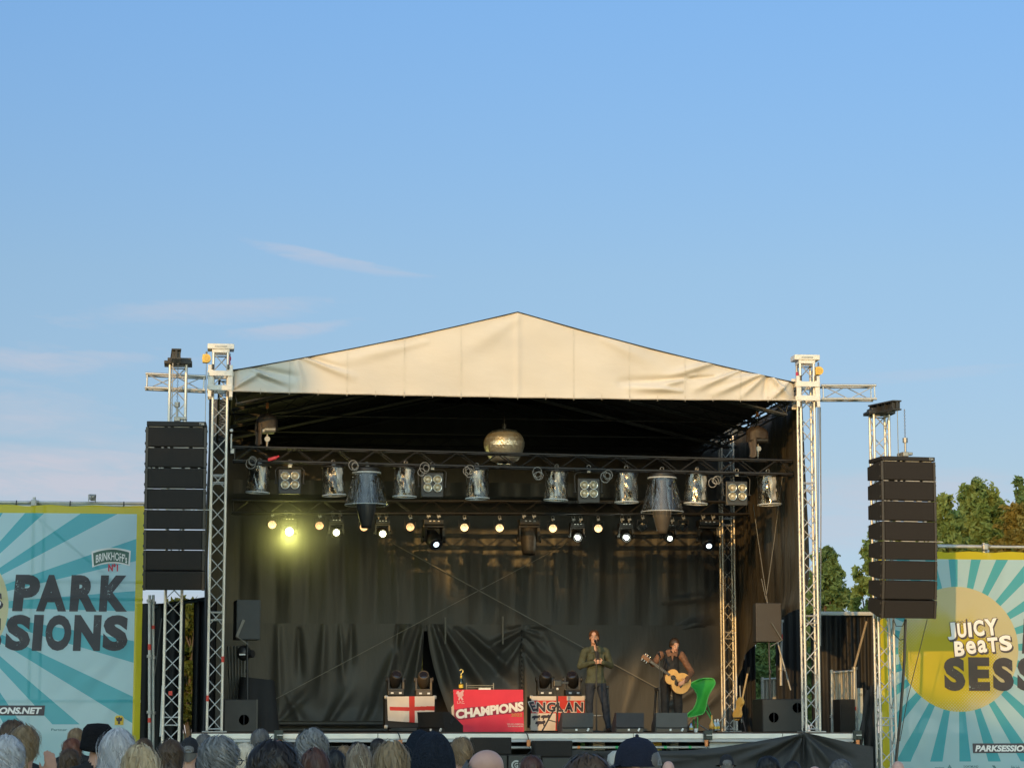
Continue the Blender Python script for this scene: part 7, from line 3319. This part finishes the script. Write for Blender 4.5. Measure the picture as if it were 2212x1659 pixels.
# head turned to the right, bent down and leaning
LEAN = Matrix.Rotation(.50, 3, 'X') @ Matrix.Rotation(math.pi / 2 + .25, 3, 'Z') @ Matrix.Rotation(.55, 3, 'X')
BODY_B = crowd_body(False, False, .010, LEAN)
CLOTH = {k: mat(k + ' top', c, .85, var=.15, vscale=8, bump=.3, bscale=25) for k, c in dict(black=(.012, .012, .014), navy=(.016, .02, .04), magenta=(.16, .012, .07), grey=(.22, .24, .25), white=(.6, .6, .58), wine=(.10, .02, .03), blue=(.05, .09, .17), olive=(.07, .08, .04), purple=(.09, .03, .08), sand=(.34, .28, .2)).items()}
JEAN = mat('crowd jeans', (.03, .04, .07), .85)
SHOE = mat('crowd shoes', (.02, .02, .02), .6)
HM = dict(
    brown=hair_mat('brown hair', (.045, .026, .014), (.11, .065, .035)), dbrown=hair_mat('very dark hair', (.010, .008, .008), (.035, .026, .022)), black=hair_mat('black hair', (.006, .006, .007), (.02, .018, .018)),
    lbrown=hair_mat('light brown hair', (.13, .08, .04), (.36, .23, .12), (.22, .14, .075)), blond=hair_mat('blond hair', (.26, .17, .09), (.74, .60, .38), (.50, .36, .2)),
    wblond=hair_mat('white blond hair', (.55, .45, .33), (.78, .68, .54)), silver=hair_mat('silver hair', (.24, .24, .27), (.76, .75, .76), (.52, .52, .54)),
    grey=hair_mat('grey hair', (.06, .06, .06), (.32, .315, .31), (.18, .178, .175)), dgrey=hair_mat('dark grey hair', (.07, .065, .06), (.2, .19, .18), (.12, .11, .11)),
    red=hair_mat('reddish hair', (.10, .035, .018), (.24, .09, .045), (.15, .05, .025)), auburn=hair_mat('auburn hair', (.045, .018, .013), (.11, .045, .03)),
    dblond=hair_mat('dark blond hair', (.14, .09, .045), (.38, .27, .15), (.24, .16, .08)), streak=hair_mat('streaked hair', (.08, .055, .035), (.46, .38, .28), (.2, .14, .09)))
KNIT = mat('black knit', (.010, .010, .012), .95, var=.3, vscale=40, bump=.8, bscale=120, spec=.2)
KNITN = mat('navy knit', (.017, .022, .034), .95, var=.3, vscale=30, bump=.8, bscale=110, spec=.2)
KNITN2 = mat('blue black knit', (.012, .018, .03), .95, var=.3, vscale=30, bump=.8, bscale=110, spec=.2)
CAPM = mat('black cap cotton', (.014, .014, .018), .9, var=.2, vscale=20, bump=.3, bscale=80)
CAPN = mat('navy cap cotton', (.008, .011, .028), .9, var=.2, vscale=20, bump=.3, bscale=80)
HATW = mat('off white sun hat', (.52, .49, .43), .85, var=.1, bump=.3, bscale=60)
GLASS = mat('spectacle frame', (.03, .03, .035), .3, .3)
PHONE = mat('phone black', (.01, .01, .012), .2)

I3 = Matrix.Rotation(math.pi, 3, 'Z')       # head looks to +Y (towards the stage)


def person(px, ytop, wpx, D, label, hair, style, top='black', skin=SKIN, turn=0.0, fem=False, extra=None, body=None):
    hw = {'short': .176, 'bald': .165, 'curly': .20, 'bob': .215, 'long': .215, 'pony': .18, 'beanie': .20, 'cap': .185, 'bucket': .21, 'hat': .30, 'fringe': .17}[style]
    head = PD(px, ytop, D)
    p0 = Vector((head.x, head.y, 0))
    tops = {'curly': .02, 'beanie': .03, 'bucket': .03, 'hat': .03, 'bob': .012, 'long': .012}.get(style, .008)
    sc = head.z / (1.635 + .128 + tops)
    t = thing('person', p0, label, 'person', 'crowd watching the stage', rot=turn - YAW)
    me = body or (BODY_F if fem else BODY_M)
    b = bpy.data.objects.new('body', me)
    COL.objects.link(b)
    b.parent = t
    if len(me.materials) == 0:
        for mm in (SKIN, CLOTH['black'], JEAN, SHOE):
            me.materials.append(mm)
    for i, mm in enumerate((skin, CLOTH[top], JEAN, SHOE)):
        b.material_slots[i].link = 'OBJECT'
        b.material_slots[i].material = mm
    t.scale = (sc, sc, sc)
    # widen or narrow head gear to the width seen
    want = wpx * D / FOC / sc
    k = max(.92, min(1.2, want / hw))
    hc = Vector((0, .03, 1.635))
    seed = int(px * 7 + ytop)
    hm = HM.get(hair)
    Rk = Matrix.Diagonal((k, k, 1)) @ (LEAN if body is BODY_B else I3)
    if style == 'short':
        h = hair_shell(hc, 1, Rk, .006, .072, front=.10, bump=.055, seed=seed).build('hair', hm, t)
        locks(hc, 1, Rk, .009, .085, 300, seed, .006, jitter=.014, wave=.35, front_drop=.09).build('hair_lock', hm, h)
    elif style == 'curly':
        h = hair_shell(hc, 1, Rk, .016, .085, front=.10, bump=.05, seed=seed).build('hair', hm, t)
        locks(hc, 1, Rk, .020, .095, 420, seed, .007, jitter=.018, wave=1.0, front_drop=.09, lift=.06).build('hair_lock', hm, h)
    elif style == 'bob':
        h = hair_shell(hc, 1, Rk, .020, .18, front=.05, bump=.04, seed=seed).build('hair', hm, t)
        locks(hc, 1, Rk, .024, .20, 340, seed, .009, jitter=.008, flare=.12, front_drop=-.06, length_var=.1).build('hair_lock', hm, h)
    elif style == 'long':
        h = hair_shell(hc, 1, Rk, .018, .30, front=.03, bump=.045, seed=seed).build('hair', hm, t)
        locks(hc, 1, Rk, .022, .36, 380, seed, .009, jitter=.012, flare=.14, wave=.25, front_drop=-.10).build('hair_lock', hm, h)
    elif style == 'pony':
        h = hair_shell(hc, 1, Rk, .008, .07, front=.10, bump=.02, seed=seed).build('hair', hm, t)
        m = locks(hc, 1, Rk, .010, .075, 240, seed, .008, jitter=.006, front_drop=.08)
        rd = random.Random(seed)
        for i in range(70):
            a = rd.uniform(0, 6.28)
            r = rd.uniform(.0, .026)
            o = Vector((r * math.cos(a), -.085 - .02 * rd.random() + r * math.sin(a) * .5, 0))
            L = rd.uniform(.16, .30)
            vs = []
            for j in range(7):
                v = j / 6
                c = hc + Vector((o.x * (1 + 1.1 * math.sin(v * 2.6)), o.y - .045 * math.sin(v * 3.0), .01 - L * v))
                w = .006 * (1 - .6 * v)
                vs += [c + Vector((w, 0, 0)), c - Vector((w, 0, 0))]
            m.add(vs, [(2 * j, 2 * j + 1, 2 * j + 3, 2 * j + 2) for j in range(6)], 0, True)
        m.build('hair_lock', hm, h)
        m = MB()
        m.lathe([(.022, -.012), (.028, 0), (.022, .012)], hc + Vector((0, -.098, .005)), (0, .4, 1), n=12)
        m.build('hair_band', CAPM, h)
    elif style == 'fringe':
        m = MB()
        m = locks(hc, 1, Rk, .003, .085, 260, seed, .005, jitter=.004, front_drop=.0)
        vs, fs = [], []
        # keep only the lower ring of hair: drop ribbons' upper halves
        n = len(m.v) // 18
        mm_ = MB()
        for i in range(n):
            v = m.v[i * 18:(i + 1) * 18]
            mm_.add(v[8:], [(2 * j, 2 * j + 1, 2 * j + 3, 2 * j + 2) for j in range(4)], 0, True)
        mm_.build('hair', hm, t)
    elif style in ('beanie',):
        kn = {'black': KNIT, 'navy': KNITN, 'blueblack': KNITN2}[hair]
        m = MB()
        rr = .098 * k

        def bn(u, v):
            a = u * 2 * math.pi
            z = .172 - .235 * v
            e = math.sqrt(max(0, 1 - max(0, (z + .0) / .172) ** 2.2))
            w = 1 + .014 * math.sin(a * 18) * (1 if v > .2 else v * 5) + .02 * math.sin(a * 3 + v * 4 + seed)
            return hc + Vector((rr * e * w * math.cos(a), -.005 + (rr + .018) * e * w * math.sin(a), z))
        m.grid(bn, 72, 16)
        h = m.build('knit_cap', kn, t)
        m = MB()
        m.lathe([(rr * 1.01, -.07), (rr * 1.05, -.055), (rr * 1.05, -.015), (rr * 1.01, .0)], hc + Vector((0, 0, -.0)), n=40)
        for i in range(len(m.v)):
            x, y, z = m.v[i]
            m.v[i] = (x, (y - hc.y) * 1.17 + hc.y - .005, z)
        m.build('cap_fold', kn, h)
        locks(hc, 1, Rk, .003, .085, 60, seed, .006, front_drop=.0).build('hair', HM['dbrown'], t)
    elif style == 'cap':
        cm = {'black': CAPM, 'navy': CAPN}[hair]
        m = MB()
        rr = .090 * k

        def cp(u, v):
            a = u * 2 * math.pi
            z = .155 - .145 * v
            e = math.sqrt(max(0, 1 - max(0, (z - .0) / .155) ** 2.6))
            w = 1 + .008 * abs(math.sin(a * 3)) ** .3
            return hc + Vector((rr * e * w * math.cos(a), .0 + (rr + .020) * e * w * math.sin(a), z))
        m.grid(cp, 48, 12)
        h = m.build('cap_crown', cm, t)
        dr = extra or 1
        m = MB()
        n = 14
        vs = []
        for r in (0, 1):
            for i in range(n + 1):
                a = math.pi * (.18 + .64 * i / n)
                rr2 = rr + (.075 if r else -.002)
                vs.append(hc + Vector((rr2 * math.cos(a) * (1.0 if r else 1), dr * ((rr + .018) * math.sin(a) + (.075 * math.sin(a) if r else 0)), .012 - .028 * r * math.sin(a))))
        m.add(vs, [(i, i + 1, n + 2 + i, n + 1 + i) for i in range(n)])
        m.add([v + Vector((0, 0, .008)) for v in vs], [(i, n + 1 + i, n + 2 + i, i + 1) for i in range(n)])
        m.build('cap_brim', cm, h)
        if dr < 0:
            m = MB()
            m.lathe([(.001, -.0), (.042, .0)], hc + Vector((0, .1, .03)), (0, 1, 0), n=12)
        m = MB()
        m.ball(hc + Vector((0, 0, .156)), .010, 8)
        m.build('cap_button', cm, h)
        hair_shell(hc, 1, Rk, .001, .07, front=.10, seed=seed).build('hair', HM['dgrey'], t)
        if dr > 0:
            m = MB()
            pts = [hc + Vector((.030 * math.cos(a), -.112 - .0, .018 + .030 * math.sin(a))) for a in np.linspace(0, math.pi, 9)]
            m.tube(pts, .004, n=5)
            m.tube([pts[0], pts[-1]], .006, n=5)
            m.build('cap_strap', mat('grey cap strap', (.25, .25, .25), .6), h)
    elif style == 'bucket':
        m = MB()
        rr = .098 * k
        m.lathe([(.001, .160), (.040, .157), (.072, .141), (.093 * k, .106), (rr * 1.03, .06), (rr * 1.07, .015), (rr * 1.13, -.02), (rr * 1.17, -.055), (rr * 1.10, -.068), (rr * .98, -.05)], hc, n=40)
        for i in range(len(m.v)):
            x, y, z = m.v[i]
            m.v[i] = (x * 1.10, (y - hc.y) * 1.12 + hc.y, (z - hc.z) * .92 + hc.z + .010 * math.sin(2 * math.atan2(y - hc.y, x) + 1) * (math.hypot(x, y - hc.y) > .05))
        m.build('cloth_hat', KNIT, t)
    elif style == 'hat':
        m = MB()
        m.lathe([(.001, .165), (.05, .16), (.085, .13), (.095, .05), (.098, .03), (.150, .012), (.152, .004), (.098, .02)], hc, n=36)
        m.build('sun_hat', HATW, t)
        locks(hc, 1, Rk, .003, .09, 60, seed, .006, front_drop=.0).build('hair', HM['brown'], t)
    if style in ('short', 'curly', 'bob', 'long', 'pony'):
        dr_ = {'short': .085, 'curly': .09, 'bob': .2, 'long': .34, 'pony': .075}[style]
        gr_ = {'short': .012, 'curly': .026, 'bob': .028, 'long': .026, 'pony': .012}[style]
        locks(hc, 1, Rk, gr_, dr_, 110, seed + 9, .0022, jitter=.020, wave=.8, front_drop=.06, flare=.14, lift=.05).build('loose_hair', hm, h)
    if extra == 'glasses':
        GR = (LEAN @ I3) if body is BODY_B else Matrix.Identity(3)
        m = MB()
        for sx in (-1, 1):
            m.cyl(hc + Vector((sx * .082, .115, .015)), hc + Vector((sx * .084, -.005, .018)), .0035, n=6)
            pts = [hc + Vector((sx * .035 + .026 * math.cos(a), .128, .010 + .020 * math.sin(a))) for a in np.linspace(0, 6.283, 11)]
            m.tube(pts, .003, n=5)
        m.cyl(hc + Vector((-.01, .13, .012)), hc + Vector((.01, .13, .012)), .003, n=5)
        m.v = [hc + GR @ (Vector(v) - hc) for v in m.v]
        m.build('spectacles', GLASS, t)
    if extra == 'print':
        m = MB()
        fx = lambda x, z: Vector((x, -.113 - .02 * (1 - (x / .2) ** 2), z))
        fit_text(m, 'TEHDAS', -.15, 1.30, .15, 1.37, fx, bold=.03, arch=.035)
        m.build('back_print', mat('grey shirt print', (.16, .16, .17), .8), t)
    return t


CROWD = [
    (28, 1555, 50, 20, 'man with short dark brown hair, tallest at the left edge before the address strip', 'brown', 'short', 'black', SKIN, 0, False, None),
    (52, 1567, 60, 16, 'person with a brown blond ponytail lifting a bare hand beside the head', 'dblond', 'pony', 'black', SKIN, 0, False, 'phone'),
    (14, 1590, 50, 15.5, 'person with silver curls cut by the left picture edge', 'silver', 'curly', 'grey', SKIN, 0, True, None),
    (164, 1573, 31, 30, 'man with cropped grey brown hair and black jacket left of the cloth hat', 'lbrown', 'short', 'black', SKIN, 0, False, None),
    (156, 1595, 37, 25, 'person with reddish brown hair just below the cropped haired man', 'red', 'short', 'black', SKIN, 0, True, None),
    (150, 1618, 41, 22, 'small person with mid brown hair below the reddish hair', 'brown', 'pony', 'purple', SKIN, 0, True, None),
    (210, 1558, 62, 20, 'man in black cloth hat and black tee with grey back print', 'black', 'bucket', 'black', SKIN, 0, False, 'print'),
    (254, 1578, 73, 14, 'person with a smooth silver bob', 'silver', 'bob', 'grey', SKIN, 0, True, None),
    (303, 1612, 80, 12.5, 'person with long blond hair right of the silver bob', 'blond', 'long', 'sand', SKIN, 0, True, None),
    (311, 1595, 32, 29, 'small brown haired head between silver bob and dark ponytail', 'brown', 'short', 'navy', SKIN, 0, False, None),
    (370, 1597, 52, 18, 'person with a dark brown ponytail below the left speaker tower', 'brown', 'pony', 'black', SKIND, .2, True, None),
    (409, 1595, 42, 22, 'man in a black cap worn backwards right of the dark ponytail', 'black', 'cap', 'black', SKIN, 0, False, 1),
    (441, 1585, 31, 30, 'small dark grey head behind the grey curls', 'dgrey', 'short', 'black', SKIN, 0, False, None),
    (470, 1591, 68, 14, 'person with grey curls, spectacles and magenta top', 'grey', 'curly', 'magenta', SKIN, -.5, True, 'glasses'),
    (562, 1575, 35, 27, 'man with dark cropped hair before the left deck edge', 'dgrey', 'short', 'black', SKIN, 0, False, None),
    (529, 1607, 42, 23, 'person with white blond hair between grey curls and big dark head', 'wblond', 'bob', 'magenta', SKIN, 0, True, None),
    (590, 1601, 100, 9.8, 'person with a large dark head of hair, nearest left of centre', 'dbrown', 'short', 'black', SKIN, 0, False, None),
    (674, 1574, 57, 17, 'man with thick grey hair standing out above the deck edge', 'grey', 'curly', 'navy', SKINP, .1, False, None),
    (679, 1619, 60, 16, 'person with auburn hair below the thick grey hair', 'auburn', 'long', 'wine', SKIN, 0, True, None),
    (724, 1622, 42, 20, 'person with black hair right of the auburn hair', 'black', 'bob', 'black', SKIN, 0, True, None),
    (743, 1612, 36, 27, 'person with light brown hair left of the streaked hair', 'lbrown', 'bob', 'olive', SKIN, 0, True, None),
    (776, 1609, 52, 18, 'person with streaky blond brown hair', 'streak', 'long', 'navy', SKIN, 0, True, None),
    (818, 1595, 31, 31, 'small dark haired head between the streaked and the long wavy hair', 'dbrown', 'short', 'black', SKIN, 0, False, None),
    (846, 1604, 76, 13, 'person with long wavy dark blond hair left of the knit caps', 'dblond', 'long', 'olive', SKIN, 0, True, None),
    (907, 1579, 64, 14, 'person in blue black knit cap behind the bigger knit cap', 'blueblack', 'beanie', 'black', SKIN, 0, False, None),
    (935, 1584, 98, 10.5, 'person in the biggest dark navy knit cap near the middle', 'navy', 'beanie', 'navy', SKIN, 0, False, None),
    (997, 1593, 43, 21, 'man with short light brown hair right of the knit caps', 'lbrown', 'short', 'black', SKINP, 0, False, None),
    (1048, 1613, 74, 12.5, 'bald man with glasses turning his head to the right', 'dgrey', 'fringe', 'grey', SKINP, 0, False, 'glasses'),
    (1148, 1633, 44, 20, 'person with round dark auburn hair before the logo sub', 'auburn', 'short', 'black', SKIN, 0, True, None),
    (1270, 1632, 98, 9.8, 'person with a big brown crown of hair low in the middle right', 'brown', 'short', 'olive', SKIN, 0, False, None),
    (1389, 1598, 84, 12, 'man in a navy cap with brim to the left', 'navy', 'cap', 'navy', SKIN, 1.25, False, 1),
    (1338, 1622, 48, 17, 'person in an off white sun hat left of the navy cap', 'brown', 'hat', 'white', SKIN, 0, True, None),
    (1444, 1641, 27, 27, 'grey haired bald man just right of the navy cap', 'grey', 'fringe', 'black', SKINP, 0, False, None),
    (1570, 1631, 32, 28, 'person in a dark cap showing its pale strap at the back', 'black', 'cap', 'black', SKIN, 0, False, 1),
    (1659, 1634, 44, 22, 'person with blue black hair before the barrier cloth', 'black', 'short', 'navy', SKIN, 0, False, None),
    (1712, 1644, 32, 26, 'small black haired head left of the rope on the barrier cloth', 'black', 'short', 'black', SKIN, 0, False, None),
    (1760, 1652, 33, 22, 'bald pink head just showing right of the rope', 'lbrown', 'bald', 'sand', SKINP, 0, False, None),
    (1816, 1641, 41, 22, 'person with dark curls before the right end of the barrier cloth', 'dgrey', 'curly', 'black', SKIN, 0, True, None),
    (1940, 1641, 27, 26, 'pink bald head before the lower left corner of the right banner', 'red', 'bald', 'white', SKINP, 0, False, None),
    (771, 1602, 16, 33, 'tiny dark head above the streaked hair', 'dbrown', 'short', 'black', SKIN, 0, False, None),
]
for px, yt, w, D, lab, hair, st, top, sk, turn, fem, ex in CROWD:
    person(px, yt, w, D, lab, hair, st, top, sk, turn, fem, ex, BODY_H if ex == 'phone' else (BODY_B if lab.startswith('bald man') else None))
